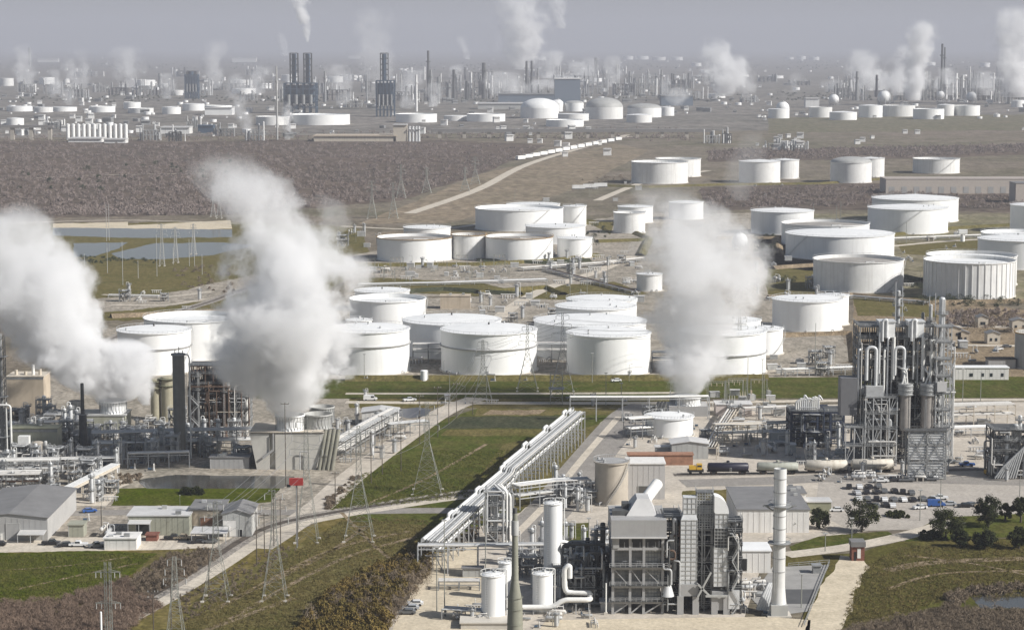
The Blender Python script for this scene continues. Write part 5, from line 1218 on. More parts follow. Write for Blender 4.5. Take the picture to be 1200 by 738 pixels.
# concrete pad fence by the stack
t=thing('pipe_fence','low dark pipe fence edging the stack yard','fence',P(942,738)); o=P(942,738)
for a,b in(((924,664),(972,660)),((972,660),(942,735))):
    a_,b_=P(*a)-o,P(*b)-o; n=max(2,int((b_-a_).length/3))
    q=MB()
    for dz in(.6,1.2): q.bar(a_+Vector((0,0,dz)),b_+Vector((0,0,dz)),.12)
    q.build('rail',STEEL,t)
    for k in range(n): q=MB(); p=a_+(b_-a_)*(k/n); q.bar(p,p+Vector((0,0,1.3)),.14); q.build('post',STEEL,t)
sheet('stack_pad',[(905,664),(972,661),(946,716),(900,722),(880,700)],mat('pad_grey',(.33,.32,.30),.9,var=.12,scale=.2,world=True),.1,0)
sheet('stack_pad',[(920,690),(955,690),(948,707),(922,707)],mat('pad_dark',(.10,.10,.10),.8,var=.12,scale=.2,world=True),.12,0)
hall('electrical_cabinet','small grey cabinet row at the stack yard fence',953,962,663,672,3,STEEL,STEEL,parapet=False)
# ================================================================ PYLONS, POLES, CABLES
def pylon(label,px,yt,yb,wpx,arms=((.97,.16),(.86,.22),(.75,.26)),group=None,neck=.55,th=None,m=None):
    L=Loc(px,yb); t=thing('pylon',label,'pylon',L.loc,0,group); h=L.z(yt); w=L.m(wpx)/2; th=th or max(.10,min(.4,.38/L.s)); q=MB()
    def wd(f): return w*(1-f/neck)+.9*f/neck if f<neck else .9*(1-(f-neck)/(1-neck)*.5)
    lv=[0,.14,.27,.38,.47,.55]+[.55+.45*k/7 for k in range(1,8)]
    for a,b in zip(lv,lv[1:]):
        wa,wb=wd(a),wd(b)
        for sx,sy in((-1,-1),(1,-1),(1,1),(-1,1)): q.bar((sx*wa,sy*wa,h*a),(sx*wb,sy*wb,h*b),th)
        for (p,r_) in(((-1,-1),(1,-1)),((1,-1),(1,1)),((1,1),(-1,1)),((-1,1),(-1,-1))):
            q.bar((p[0]*wa,p[1]*wa,h*a),(r_[0]*wb,r_[1]*wb,h*b),th*.55); q.bar((r_[0]*wa,r_[1]*wa,h*a),(p[0]*wb,p[1]*wb,h*b),th*.55)
            q.bar((p[0]*wb,p[1]*wb,h*b),(r_[0]*wb,r_[1]*wb,h*b),th*.6)
    q.build('lattice_tower',m or GALVP,t)
    tips=[]
    for f,aw in arms:
        z=h*f; a=h*aw*.5; q=MB(); q.bar((-a,0,z),(a,0,z),th*.8); q.bar((-a,0,z),(0,0,z+h*.03),th*.6); q.bar((a,0,z),(0,0,z+h*.03),th*.6); q.bar((-a,.0,z),(-.8,.7,z-.4),th*.5); q.bar((a,0,z),(.8,.7,z-.4),th*.5)
        q.build('cross_arm',m or GALVP,t)
        for s_ in(-1,1):
            q=MB(); q.cyl(s_*a,0,z-1.8,z-.2,.14,n=6); q.build('insulator',WGREY,t); tips.append(L.loc+Vector((s_*a,0,z-1.8)))
    for sx,sy in((-1,-1),(1,-1),(1,1),(-1,1)): q=MB(); q.box(sx*w-.5,sx*w+.5,sy*w-.5,sy*w+.5,0,.5); q.build('footing',CONCW,t)
    return tips
def cables(groups,label):
    for a in groups:
        for i in range(min(len(g) for g in a)):
            q=MB()
            for g0,g1 in zip(a,a[1:]):
                p,r_=g0[i],g1[i]; sag=(r_-p).length*.025; q.tube([p+(r_-p)*(k/10)-Vector((0,0,sag*4*(k/10)*(1-k/10))) for k in range(11)],.055,4,cap=False)
            o=q.build('power_cable',BRAVE); tag(o,label,'power cable',label)
T1=pylon('lattice pylon rising in front of the ring-girdled middle tank',566,398,471,22)
T2=pylon('pale lattice pylon at the right edge of the pylon tank',618,380,457,24)
T3=pylon('darkest lattice pylon with three cross arms before the widest tank',659,366,461,27,m=STEEL)
T4=pylon('lattice pylon in front of the tank right of the steam',866,362,437,20)
lattice_mast('lattice_trestle','squat lattice box support beneath the darkest pylon',652,437,473,14,'trestle',GALVP,seg=4)
T5=pylon('wide-legged pylon standing in the green middle meadow',501,470,577,34)
T6=pylon('pale pylon astride the road junction by the railway',421,497,632,34)
T7=pylon('pylon beside the railway, its top near the red sign',360,488,634,26)
T8=pylon('pylon with a concrete footing bar in the dry meadow',322,572,702,28)
T9=pylon('pylon with footing pad standing right of the railway bend',254,585,702,30)
T10=pylon('pylon cut by the bottom edge in the reddish brush',206,650,752,22)
L=Loc(128,754); t=thing('twin_post_pylon','twin-post pylon with two wide arms above the reddish brush','pylon',L.loc)
for x in(-L.m(2.8),L.m(2.8)):
    q=MB(); h=L.z(656)
    for dx,dy in((-.35,-.35),(.35,-.35),(.35,.35),(-.35,.35)): q.bar((x+dx,dy,0),(x+dx*.7,dy*.7,h),.1)
    for k in range(14): q.bar((x-.35,-.35,h*k/14),(x+.33,-.35,h*(k+1)/14),.07); q.bar((x+.35,.35,h*k/14),(x-.33,.35,h*(k+1)/14),.07)
    q.build('post',GALVP,t)
for z in(668,705):
    q=MB(); q.bar((-L.m(15),0,L.z(z)),(L.m(15),0,L.z(z)),.22); q.bar((-L.m(15),0,L.z(z)),(-L.m(3),0,L.z(z-3)),.12); q.bar((L.m(15),0,L.z(z)),(L.m(3),0,L.z(z-3)),.12); q.build('cross_arm',GALVP,t)
    for x in(-14,-8,8,14): q=MB(); q.cyl(L.m(x),0,L.z(z)-1.6,L.z(z)-.1,.12,n=6); q.build('insulator',WGREY,t)
L=Loc(119,756); t=thing('marker_post','white marker post at the foot of the twin-post pylon','post',L.loc); q=MB(); q.cyl(0,0,0,L.z(716),.3,n=8,dome=.2); q.build('shaft',WHITE,t); q=MB(); q.cyl(0,0,0,.3,.6,n=8); q.build('footing',CONCW,t)
cables([(T1,T2,T3,T4)],'thin power cable strung across the white front tanks')
cables([(T5,T1)],'thin power cable climbing from the green meadow to the front tanks')
cables([(T9,T7,T6,T5)],'thin power cable following the railway')
FG='distant lattice pylons before the brown woods'
for px,yt,yb in((436,212,256),(461,214,256),(557,184,216),(470,193,232),(500,196,226),(545,196,224)): pylon('faint distant lattice pylon before the brown woods',px,yt,yb,11,group=FG)
for px,yt,yb in((190,262,312),(206,266,308),(227,262,298),(257,228,256),(250,230,254)): pylon('faint distant pylon between the ponds and the steam',px,yt,yb,6,group='distant pylons by the ponds',th=.16,m=WGREY)
def pole(label,px,yt,yb,arms=1,m=None,group=None,r=.17,cat='utility pole',name='utility_pole',lamp=False):
    L=Loc(px,yb); t=thing(name,label,cat,L.loc,0,group); h=L.z(yt); q=MB(); q.cyl(0,0,0,h,max(r,.32/L.s),max(r*.7,.25/L.s),n=8); q.build('shaft',m or WOOD,t)
    for k in range(arms):
        q=MB(); q.bar((-1.5,0,h-.6-k*1.6),(1.5,0,h-.6-k*1.6),.2); q.build('cross_arm',m or WOOD,t)
        for x in(-1.35,0.5,1.35): q=MB(); q.cyl(x,0,h-.5-k*1.6,h-.05-k*1.6,.1,n=6); q.build('insulator',WGREY,t)
    if lamp:
        q=MB(); q.box(-.7,.7,-.3,.3,h,h+.35); q.build('lamp_head',WGREY,t)
    return t
PA='dark utility poles along the plant road'
for px,yt,yb in((393,552,592),(448,485,556),(513,452,512),(526,462,498),(535,448,490),(554,470,486),(470,496,552),(435,505,566),(492,462,520),(335,470,570)): pole('thin dark utility pole along the road beside the central cooling tower',px,yt,yb,group=PA)
PB='wooden poles following the railway'
for px,yt,yb in((245,640,690),(180,690,742),(201,676,738),(301,598,662),(321,572,640),(329,582,642),(310,600,648),(349,563,640),(119,592,622)): pole('wooden pole following the railway through the dry meadow',px,yt,yb,group=PB,arms=2 if px in(180,201) else 1)
PC='white posts around the ponds and left tanks'
for px,yt,yb in((125,239,283),(128,239,282),(126,290,320),(144,283,334),(99,297,312),(184,275,324),(222,280,312),(228,270,313),(162,305,326),(203,290,310),(237,298,322)): pole('slim pale pole near the ponds beyond the left steam',px,yt,yb,0,WGREY,PC,name='pale_pole',cat='pole')
PD='light poles by the white tank fronts'
for px,yt,yb in((427,415,446),(694,414,448),(710,437,475),(728,449,478),(876,418,470),(895,437,475),(893,421,471),(1128,432,472),(1149,436,470),(786,440,462),(570,430,470),(527,435,473)): pole('thin light pole along the grass belt',px,yt,yb,0,GALVP,PD,name='light_pole',cat='light pole',lamp=True)
PE='light posts of the front plant'
for px,yt,yb in((521,608,722),(512,640,716),(569,575,690),(939,672,712),(690,607,634),(967,625,646),(998,607,630),(1078,574,610),(1102,560,598),(1195,556,582)): pole('slim grey lamp post of the front plant and car park',px,yt,yb,0,GALVP,PE,name='lamp_post',cat='lamp post',lamp=True)
PF='tall thin posts through the right tank farm'
for px,yt,yb in((624,335,352),(640,325,345),(668,300,348),(688,318,346),(703,350,370),(712,300,336),(955,378,440),(953,238,262),(980,240,262),(985,236,262),(1062,260,285),(1052,400,420)): pole('thin post among the right tank farm pipes',px,yt,yb,0,GALVP,PF,name='thin_post',cat='post')
# red sign box on its pole
L=Loc(348,642); t=thing('sign_post','red box sign on a pole beside the pond road','sign',L.loc); q=MB(); q.cyl(0,0,0,L.z(566),.16,n=8); q.build('post',STEEL,t); q=MB(); q.box(L.x(340),L.x(356),-.5,.5,L.z(567),L.z(558.5)); q.build('sign_box',REDP,t); q=MB(); q.box(L.x(337),L.x(341.5),-.7,.2,L.z(569),L.z(566)); q.build('bracket',BLACK,t)
# ================================================================ VEHICLES
def car_proto(label,m,loc,rz,kind='car',group=None):
    t=thing('parked_'+kind if kind!='car' else 'parked_car',label,kind,loc,rz,group)
    L_,W=(4.5,1.8) if kind=='car' else (5.4,1.95) if kind=='pickup' else (5.6,2.1)
    pr=[(-L_/2,.35),(L_/2,.35),(L_/2,.75),(L_/2-.15,.95),(L_*.22,1.0),(L_*.10,1.45),(-L_*.28,1.45),(-L_*.42,1.0),(-L_/2,.95)]
    if kind=='pickup': pr=[(-L_/2,.45),(L_/2,.45),(L_/2,1.0),(L_*.25,1.1),(L_*.14,1.75),(-L_*.1,1.75),(-L_*.14,1.12),(-L_/2,1.1)]
    if kind=='van': pr=[(-L_/2,.4),(L_/2,.4),(L_/2,1.0),(L_*.38,1.2),(L_*.26,2.2),(-L_/2+.1,2.25),(-L_/2,1.2)]
    q=MB(); n=len(pr); vs=[(x,-W/2,z) for x,z in pr]+[(x,W/2,z) for x,z in pr]; q.add(vs,[tuple(range(n)),tuple(range(2*n-1,n-1,-1))]+[(k,n+k,n+(k+1)%n,(k+1)%n) for k in range(n)]); q.build('body',m,t)
    if kind=='van': wx=(L_*.05,L_*.28,1.25,2.0)
    elif kind=='pickup': wx=(-L_*.11,L_*.16,1.15,1.65)
    else: wx=(-L_*.33,L_*.14,1.02,1.38)
    q=MB(); a,b,z0,z1=wx; q.box(a,b,-W/2-.012,W/2+.012,z0,z1); q.build('side_window',GLASS,t)
    xx=pr[4][0] if kind=='car' else L_*.25 if kind=='pickup' else L_*.38
    q=MB(); q.add([(xx-.02,-W*.42,1.1 if kind!='van' else 1.3),(xx-.02,W*.42,1.1 if kind!='van' else 1.3),(b-.05,W*.4,z1+.06),(b-.05,-W*.4,z1+.06)],[(0,1,2,3)]); o=q.build('windscreen',GLASS,t); o.location=(.06,0,.06)
    for sx in(-1,1):
        for sy in(-1,1):
            q=MB(); q.tube([(sx*L_*.31,sy*(W/2-.2),.34),(sx*L_*.31,sy*(W/2+.01),.34)],.34,12); w=q.build('wheel',RUBBER,t)
    for sy in(-1,1): q=MB(); q.box(L_/2-.02,L_/2+.03,sy*W*.36-.18,sy*W*.36+.18,.68,.84); q.build('headlight',WWHITE,t)
    return t
CM={n:mat('car_'+n,c,.3,metal=.1,var=.03,spec=.5) for n,c in(('white',(.75,.75,.74)),('black',(.02,.02,.024)),('silver',(.45,.46,.47)),('grey',(.13,.135,.14)),('red',(.22,.03,.03)),('blue',(.03,.10,.32)),('tan',(.36,.30,.22)))}
CP={}
CS=1.1
def car(px,py,colr,rz,where,kind='car'):
    g='cars in the right car park' if where.startswith('in the') else 'vehicles around the plants'
    lb=f'{colr} {kind} {where}'; k=(colr,kind); p=P(px,py,.1)
    if k in CP: dup(CP[k],p,rz,lb,g)
    else: CP[k]=car_proto(lb,CM[colr],p,rz,kind,g); CP[k].scale=(CS,)*3
CPK='in the car park rows'
i=0
for (px,py,c) in((1004,579,'silver'),(1015,578,'black'),(1027,578,'black'),(1036,577,'grey'),(1048,577,'black'),(1006,586,'white'),(1016,586,'grey'),(1027,586,'black'),(1036,587,'white'),(1047,587,'grey'),(1058,587,'white'),(1069,587,'black'),(1081,586,'grey'),(995,572,'black'),(1007,572,'white'),(1058,578,'black'),(1068,579,'grey'),(1092,587,'black'),(1037,593,'black'),(1046,594,'white'),(1018,572,'black'),(1029,571,'grey'),(1018,593,'black'),(1026,594,'grey')):
    i+=1; car(px,py,c,PI/2+R.uniform(-.15,.15),f'parked {NTH[i-1]} by rows in the car park' if False else f'in the car park, {["back","middle","front"][0 if py<575 else 1 if py<582 else 2]} row, beside {["a dark car","a pale car"][i%2]}')
for px,py,c,kd,wh in((1078,596,'white','car','parked alone before the blue van'),(1097,593,'blue','van','with bright paint at the end of the car park'),(1112,592,'silver','car','just right of the blue van'),(1101,585,'white','pickup','behind the blue van'),(1130,594,'black','car','parked near the round oak'),(1139,593,'grey','car','next to the black car near the round oak'),(1148,593,'tan','car','half hidden by the round oak crown'),(980,599,'white','car','parked alone near the olive annex'),(1047,564,'black','pickup','at the end of the pickup line by the rails'),(1062,564,'grey','pickup','second in the pickup line by the rails'),(1076,563,'black','pickup','third in the pickup line by the rails'),(1090,563,'grey','pickup','last in the pickup line by the rails'),(1032,565,'white','pickup','parked ahead of the pickup line'),(1153,535,'white','van','on the apron behind the yellow lift'),(1133,546,'blue','pickup','on the apron below the process tower'),(1112,543,'grey','pickup','near the rails on the apron'),
  (60,638,'black','pickup','on the gravel before the big warehouse'),(76,640,'black','car','on the gravel beside the black pickup'),(92,640,'white','pickup','on the gravel with its bed toward the trailer'),(114,641,'grey','pickup','against the white trailer'),(126,638,'grey','car','in front of the white trailer'),(203,632,'black','pickup','beside the carport by the track'),(214,632,'tan','pickup','just left of the carport'),(232,636,'black','car','under the white carport'),(246,636,'grey','car','also under the white carport'),(105,600,'blue','car','in the pipe yard behind the container'),(-2,639,'black','car','cut by the left frame edge'),
  (481,714,'silver','car','front one of two on the sand lot'),(486,709,'white','car','rear one of two on the sand lot'),(477,719,'grey','car','nearest on the sand lot'),(480,470,'white','pickup','on the road before the white shed'),(434,469,'white','van','on the road left of the white shed'),(722,447,'white','car','on the lane below the front tanks'),(1170,410,'white','car','by the open carport house'),(1180,407,'grey','car','right of the open carport house')):
    car(px,py,c,R.choice([0,PI,.4,PI+.3]) if kd!='van' else 0,wh,kd)
# yellow lift truck
L=Loc(1160,556); t=thing('lift_truck','yellow lift truck with an orange cab on the apron','lift truck',L.loc,.2); q=MB(); q.box(-2,2,-1,1,.6,1.9); q.build('chassis',YELP,t); q=MB(); q.box(-.9,.9,-.9,.9,1.9,5.5); q.build('mast_cab',mat('paint_orange',(.55,.14,.03),.5,var=.1),t)
for sx in(-1.3,1.3):
    for sy in(-1,1): q=MB(); q.tube([(sx,sy*.75,.55),(sx,sy*1.1,.55)],.55,12); q.build('wheel',RUBBER,t)
q=MB(); q.bar((1.5,0,1.8),(3.6,0,.6),.5); q.build('fork',YELP,t)
# tank railcars
def tankcar(label,px,py,m,len_=14.5,r=1.55):
    p=P(px,py); t=thing('tank_railcar',label,'railcar',Vector((p.x,p.y,.3)),0,'railcars on the plant siding')
    q=MB(); h=len_/2; q.tube([(-h-.5,0,2.75),(-h-.3,0,2.75),(-h,0,2.75),(h,0,2.75),(h+.3,0,2.75),(h+.5,0,2.75)],[r*.3,r*.8,r,r,r*.8,r*.3],18); q.build('barrel',m,t)
    q=MB(); q.cyl(0,0,2.75+r-.1,2.75+r+.7,.6,n=12,dome=.15); q.build('dome',m,t); q=MB(); q.box(-1.6,1.6,-.7,.7,2.75+r+.02,2.75+r+.12)
    q.build('walkway',STEEL,t); q=MB(); q.box(-h-.6,h+.6,-.5,.5,.95,1.25); q.box(-h-.6,-h+.8,-1.35,1.35,1.0,1.24); q.box(h-.8,h+.6,-1.35,1.35,1.0,1.24); q.build('underframe',BLACK,t)
    for sx in(-1,1):
        q=MB(); q.box(sx*h*.74-1.3,sx*h*.74+1.3,-1.1,1.1,.45,.75); b=q.build('bogie',BLACK,t)
        for dx in(-.9,.9):
            for sy in(-1,1): q=MB(); q.tube([(sx*h*.74+dx,sy*.68,.46),(sx*h*.74+dx,sy*.82,.46)],.46,12); q.build('wheel',RSTEEL,b)
    cage_ladder(t,.9,-r-.1,1.2,2.75)
    return t
OFFW=mat('railcar_cream',(.64,.59,.50),.6,var=.1,scale=.3,streak=.35)
tankcar('dark navy-black tank railcar at the head of the siding',853,556,mat('railcar_black',(.018,.018,.035),.45,var=.1))
tankcar('pale green-grey tank railcar behind the dark one',911,555.5,mat('railcar_green',(.40,.41,.35),.6,var=.1,streak=.3))
tankcar('cream tank railcar with a rusty end near the process tower',968,554,OFFW,15,2.0); tankcar('cream tank railcar directly before the louvred cooler',1022,553,OFFW,15,2.0);
p=P(815,556); t=thing('rail_tractor','small yellow rail tractor beside the dark railcar','rail tractor',Vector((p.x,p.y,.3))); q=MB(); q.box(-3,3,-1.2,1.2,.9,1.8); q.build('chassis',BLACK,t); q=MB(); q.box(-2.4,.2,-1.1,1.1,1.8,3.2); q.build('hood',YELP,t); q=MB(); q.box(.4,2.4,-1.1,1.1,1.8,3.9); q.build('cab',YELP,t); q=MB(); q.box(.6,2.2,-1.12,1.12,2.8,3.5); q.build('window',GLASS,t)
for sx in(-1.9,1.9):
    for sy in(-1,1): q=MB(); q.tube([(sx,sy*.68,.5),(sx,sy*.85,.5)],.5,12); q.build('wheel',BLACK,t)
# far white train by the fields
FTG='white railcars of the far train'
fp=None
for k in range(14):
    f=k/13; px=610+(724-610)*f; py=187.5-(187.5-165)*f; p=P(px,py)
    if fp is None:
        fp=thing('freight_car','white freight car in the far train beside the woods','railcar',p,.95,FTG); q=MB(); q.box(-9,9,-2.2,2.2,1.2,6.0); q.build('body',WHITE2,fp); q=MB(); q.box(-9.3,9.3,-2,2,.4,1.2); q.build('underframe',BLACK,fp)
    else: dup(fp,p,.95)
for k in range(3):
    p=P(678+k*13,222-k*1.2); dup(fp,p,.1,'white trailer box parked below the far field road','trailer boxes below the far field road',.8)
# ================================================================ substations
for wh,quad,n in(('in the switchyard before the rusty-rimmed tanks',(428,610,312,332),40),('in the piping yard left of the right steam',(640,752,296,336),46),('in the yards beyond the left ponds',(385,445,270,290),10),('beside the far white-roofed tanks',(560,760,222,268),12),('in the switchyard beside the pink building',(835,905,462,480),18),('in the yard between the front tank rows',(480,660,395,432),14),('around the central farm tanks',(480,660,348,378),16),('in the pipe yard below the clean tank',(905,1000,418,442),16),('around the ribbed tank yard',(1050,1130,340,420),14),('in the open ground by the clean tank',(860,960,318,350),10),('around the warehouse tanks',(1000,1200,262,300),12),('near the left meadow tracks',(140,250,338,362),9)):
    field(wh,quad,n,['switch_portal','transformer','circuit_breaker','equipment_shed','pipe_manifold','switch_portal'] if 'switchyard' in wh else ['pipe_manifold','equipment_shed','pump_skid','heat_exchanger','process_vessel','pipe_deck','light_post','pipe_manifold'],scale=(.7,1.1) if quad[3]>300 else (.9,1.4),mind=7)
for wh,quad,n in(('among the dikes of the central tank farm',(470,760,345,372),22),('between the right farm tanks',(900,1200,248,345),30),('beside the rusty-rimmed tanks',(440,700,304,322),26),('along the foot of the front tanks',(410,900,440,447),16),('on the service road before the front tanks',(410,800,466,476),12),('in the yard below the houses',(1110,1200,400,426),10),('on the clearing before the far tanks',(690,960,205,232),14),('on the concrete by the rail siding',(840,1000,520,548),16),('in the yard by the car park edge',(960,1110,553,566),14),('on the gravel by the workshop',(95,225,605,628),12)):
    field(wh,quad,n,['pipe_manifold','equipment_shed','pump_skid','heat_exchanger','process_vessel','light_post','cooler','pipe_manifold'],scale=(.55,1.0) if quad[3]>430 else (.8,1.3),mind=5)
rack('long low pipe track crossing the central farm',[(420,336),(520,334),(640,330)],6,(1.4,),5,10,GALV,[WPIPE,LPIPE,GALV]); rack('long low pipe track in front of the ribbed tank',[(900,352),(1000,350),(1085,357)],6,(1.4,),5,10,GALV,[WPIPE,LPIPE,GALV]); rack('low pale pipe track below the warehouse tanks',[(1015,283),(1110,279),(1200,276)],7,(1.4,),5,12,GALV,[WPIPE,LPIPE]); rack('low pipe track beside the steam and lone small tank',[(640,318),(745,345)],6,(1.4,),5,10,GALV,[WPIPE,LPIPE,RSTEEL]); rack('low pale pipe track on the left meadow',[(128,348),(186,349)],4,(1.2,),4,12,GALV,[WPIPE])
rack('thin pipe rack along the yard before the rusty-rimmed tanks',[(610,318),(700,312),(752,306)],7,(2.2,),6,9,GALV,[WPIPE,LPIPE])
rack('pipe rack between the white tanks behind the front row',[(484,424),(520,424)],8,(6,9),6,6,STEEL); rack('pipe rack behind the darkest pylon between two tanks',[(629,424),(664,424)],8,(6,9),6,6,STEEL); rack('pipe rack right of the plain-walled front tank',[(764,432),(790,432)],8,(5,8),6,6,STEEL)
L=Loc(497,446); t=thing('small_tank','little white cylinder tank on the grass belt edge','tank',L.loc); q=MB(); q.cyl(0,0,0,L.z(434),L.m(4.4),n=16,dome=.3); q.build('shell',WHITE,t); cage_ladder(t,1.9,-1,0,L.z(434))
L=Loc(1128,283); t=thing('small_tower','small white water tower near the warehouse tanks','tower',L.loc); q=MB(); q.cyl(0,0,0,L.z(274),L.m(2.6),n=10); q.build('shaft',WHITE,t); q=MB(); q.box(-L.m(5),L.m(5),-2,2,L.z(274),L.z(269)); q.build('head',WHITE,t)
# ================================================================ TREES AND BRUSH
def crown_mesh(seed,r,hz,n,leaf,m,parent,name='crown',clumps=26,flat=.75,up=0.0):
    rr=random.Random(seed); q=MB(); cl=[]
    for k in range(clumps):
        a=rr.uniform(0,2*PI); z=rr.uniform(-.85,1); s=math.sqrt(max(0,1-z*z))*rr.uniform(.35,1.0); cl.append((r*s*math.cos(a),r*s*math.sin(a),hz+r*flat*z*rr.uniform(.7,1.05),r*rr.uniform(.16,.36)))
    for k in range(n):
        c=rr.choice(cl); v=Vector((rr.gauss(0,1),rr.gauss(0,1),rr.gauss(0,1))); v.normalize(); p=Vector(c[:3])+v*c[3]*rr.uniform(.35,1.1)
        u=Vector((rr.gauss(0,1),rr.gauss(0,1),rr.gauss(0,.7))).normalized(); w=u.cross(v+Vector((.01,.02,.9))).normalized(); l=leaf*rr.uniform(.6,1.3)
        q.add([p-u*l*.5,p+w*l*.35,p+u*l*.5,p-w*l*.35],[(0,1,2,3)])
    return q.build(name,m,parent)
def trunk_mesh(seed,h,r,parent,spread,m=None):
    rr=random.Random(seed); q=MB(); q.tube([(0,0,0),(.1,.05,h*.35),(rr.uniform(-.2,.2),0,h*.6)],[r*1.3,r,r*.75],8); q.build('trunk',m or BARK,parent)
    q=MB()
    for k in range(7):
        a=2*PI*k/7+rr.uniform(-.3,.3); q.tube([(0,0,h*rr.uniform(.3,.55)),(spread*.35*math.cos(a),spread*.35*math.sin(a),h*.75),(spread*.75*math.cos(a),spread*.75*math.sin(a),h*rr.uniform(.85,1.15))],[r*.5,r*.32,r*.12],6)
    q.build('limbs' if False else 'limb',m or BARK,parent)
TP={}
OG='oaks round the right car park'
for k,(px,yb,rpx,hpx,lb) in enumerate(((1010,623,19,38,'dark round oak standing alone beside the car park'),(960,619,12,22,'small oak right of the tall white stack'),(935,621,11,22,'bushy oak close behind the tall white stack'),(1108,632,21,36,'broad oak with the widest crown before the blue van'),(1125,641,10,22,'little oak under the broad one'),(1158,617,15,36,'upright oak right of the broad one'),(1178,610,8,22,'slim oak just right of the upright one'),(1196,612,10,34,'oak cut by the right frame edge'),(1154,643,12,24,'small flat-topped oak on the lower lawn'),(1194,643,11,26,'small oak on the lower lawn at the frame edge'))):
    L=Loc(px,yb); h=L.m(hpx); r=L.m(rpx); t=thing('oak_tree',lb,'tree',L.loc,R.uniform(0,6),OG); r*=1.12; trunk_mesh(k,h*.5,.34,t,r*.8); crown_mesh(k+50,r,h*.56,5200,.55,LEAF if k%3 else LEAFB,t,flat=min(.9,h*.42/r),clumps=40)
def bare_tree(label,px,yb,hpx,group=None,seed=0,m=None):
    rr=random.Random(seed); L=Loc(px,yb); h=L.m(hpx); t=thing('bare_tree',label,'tree',L.loc,0,group); q=MB()
    segs=[]
    def grow(p,d,l,r,n):
        e=p+d*l; q.tube([p,e],[r,r*.65],5,cap=False)
        if n==0: return
        for k in range(rr.choice([2,3,3])):
            nd=(d+Vector((rr.gauss(0,.5),rr.gauss(0,.5),rr.gauss(.1,.25)))).normalized(); grow(e,nd,l*rr.uniform(.62,.85),max(.05,r*.6),n-1)
    q2=MB(); q2.tube([(0,0,0),(.1,0,h*.22)],[h*.03,h*.022],7); q2.build('trunk',m or BARK,t); grow(Vector((.1,0,h*.22)),Vector((0,0,1)),h*.22,h*.02,5); q.build('crown',m or TWIG,t)
for k,(px,yb,hp,lb) in enumerate(((1130,722,34,'tall bare tree at the pond on the right'),(1165,716,22,'thin bare tree in front of the pond water'),(1050,736,22,'forked bare tree in the brush at the bottom right'),(1175,345,26,'bare tree before the ribbed tank wall'),(1148,300,12,'bare bush tree near the warehouse tanks'),(1186,384,20,'bare tree among the houses at the right'),(1134,386,18,'bare tree left of the houses'),(1160,378,16,'bare tree behind the carport house'),(1115,366,16,'bare tree under the ribbed tank'))): bare_tree(lb,px,yb,hp,seed=k,m=TWIG)
def brush(name,label,poly,n,h,leafn,m,z=0,spread=.5,leaf=.5,thin=.10,seed=3):
    """tangle of shrubs as one mass: upright twigs and small leaves"""
    rr=random.Random(seed); q=MB(); xs_=[p[0] for p in poly]; ys_=[p[1] for p in poly]
    def inside(x,y):
        c=False; j=len(poly)-1
        for i in range(len(poly)):
            xi,yi=poly[i]; xj,yj=poly[j]
            if (yi>y)!=(yj>y) and x<(xj-xi)*(y-yi)/(yj-yi)+xi: c=not c
            j=i
        return c
    k=0
    while k<n:
        x,y=rr.uniform(min(xs_),max(xs_)),rr.uniform(min(ys_),max(ys_))
        if not inside(x,y): continue
        k+=1; p=P(x,y); hh=h*rr.uniform(.25,1.1); w=max(hh,h*.55)*spread*rr.uniform(.7,1.5)
        for j in range(leafn):
            a=rr.uniform(0,2*PI); f=rr.random()**.7; rad=w*math.sqrt(rr.random())*math.sin(PI*min(1,.15+f*.8)); c=p+Vector((rad*math.cos(a),rad*math.sin(a),hh*f)); u=Vector((rr.gauss(0,.5),rr.gauss(0,.5),rr.gauss(.4,.7))).normalized(); s_=Vector((rr.gauss(0,1),rr.gauss(0,1),rr.gauss(0,1))).cross(u).normalized(); l=leaf*rr.uniform(.6,1.5); wv=thin*rr.uniform(.6,1.4)
            q.add([c-u*l-s_*wv,c-u*l+s_*wv,c+u*l+s_*wv*.4,c+u*l-s_*wv*.4],[(0,1,2,3)])
    o=q.build(name,m); setting(o,'stuff'); o['label']=label; o['category']='brush'; return o
brush('undergrowth','reddish bare brush filling the bottom left corner',[(-30,712),(60,706),(110,692),(150,680),(160,700),(190,712),(150,738),(150,760),(-30,760)],1700,2.4,80,TWIGR,leaf=.45,thin=.04,seed=1,spread=.75)
brush('undergrowth','brown thicket between the lawn and the railway',[(165,672),(200,652),(245,645),(262,650),(200,688),(165,702),(150,690)],420,2.2,70,TWIG,leaf=.45,thin=.05,seed=2)
brush('undergrowth','low dry weeds along the railway bank',[(200,705),(270,668),(330,640),(350,645),(300,680),(220,730)],260,1.0,40,TWIG,leaf=.3,thin=.05,seed=8)
brush('thicket','russet and olive thicket of small trees in the middle foreground',[(352,745),(385,706),(430,680),(470,660),(497,652),(503,672),(470,700),(450,738),(440,760),(345,760)],520,5.2,190,LEAFO,leaf=.38,thin=.15,seed=4)
brush('undergrowth','brown twigs around the foot of the russet thicket',[(350,738),(395,702),(450,675),(500,655),(505,678),(450,740)],260,5.0,90,TWIG,leaf=.6,thin=.055,seed=5)
brush('undergrowth','dry brown brush along the bottom right edge',[(975,760),(985,742),(1050,728),(1110,712),(1130,716),(1215,718),(1215,760)],1700,2.2,75,TWIG,leaf=.45,thin=.04,seed=6,spread=.75)
brush('undergrowth','thin reeds around the right pond',[(1105,700),(1140,690),(1210,686),(1210,694),(1140,699),(1120,716)],150,2.2,50,TWIG,leaf=.5,thin=.08,seed=7)
brush('shrubbery','dark green shrubs on the pond lawn',[(203,576),(222,575),(240,578),(238,581),(205,580)],16,2.2,140,LEAF,leaf=.35,thin=.25,seed=9,spread=.7)
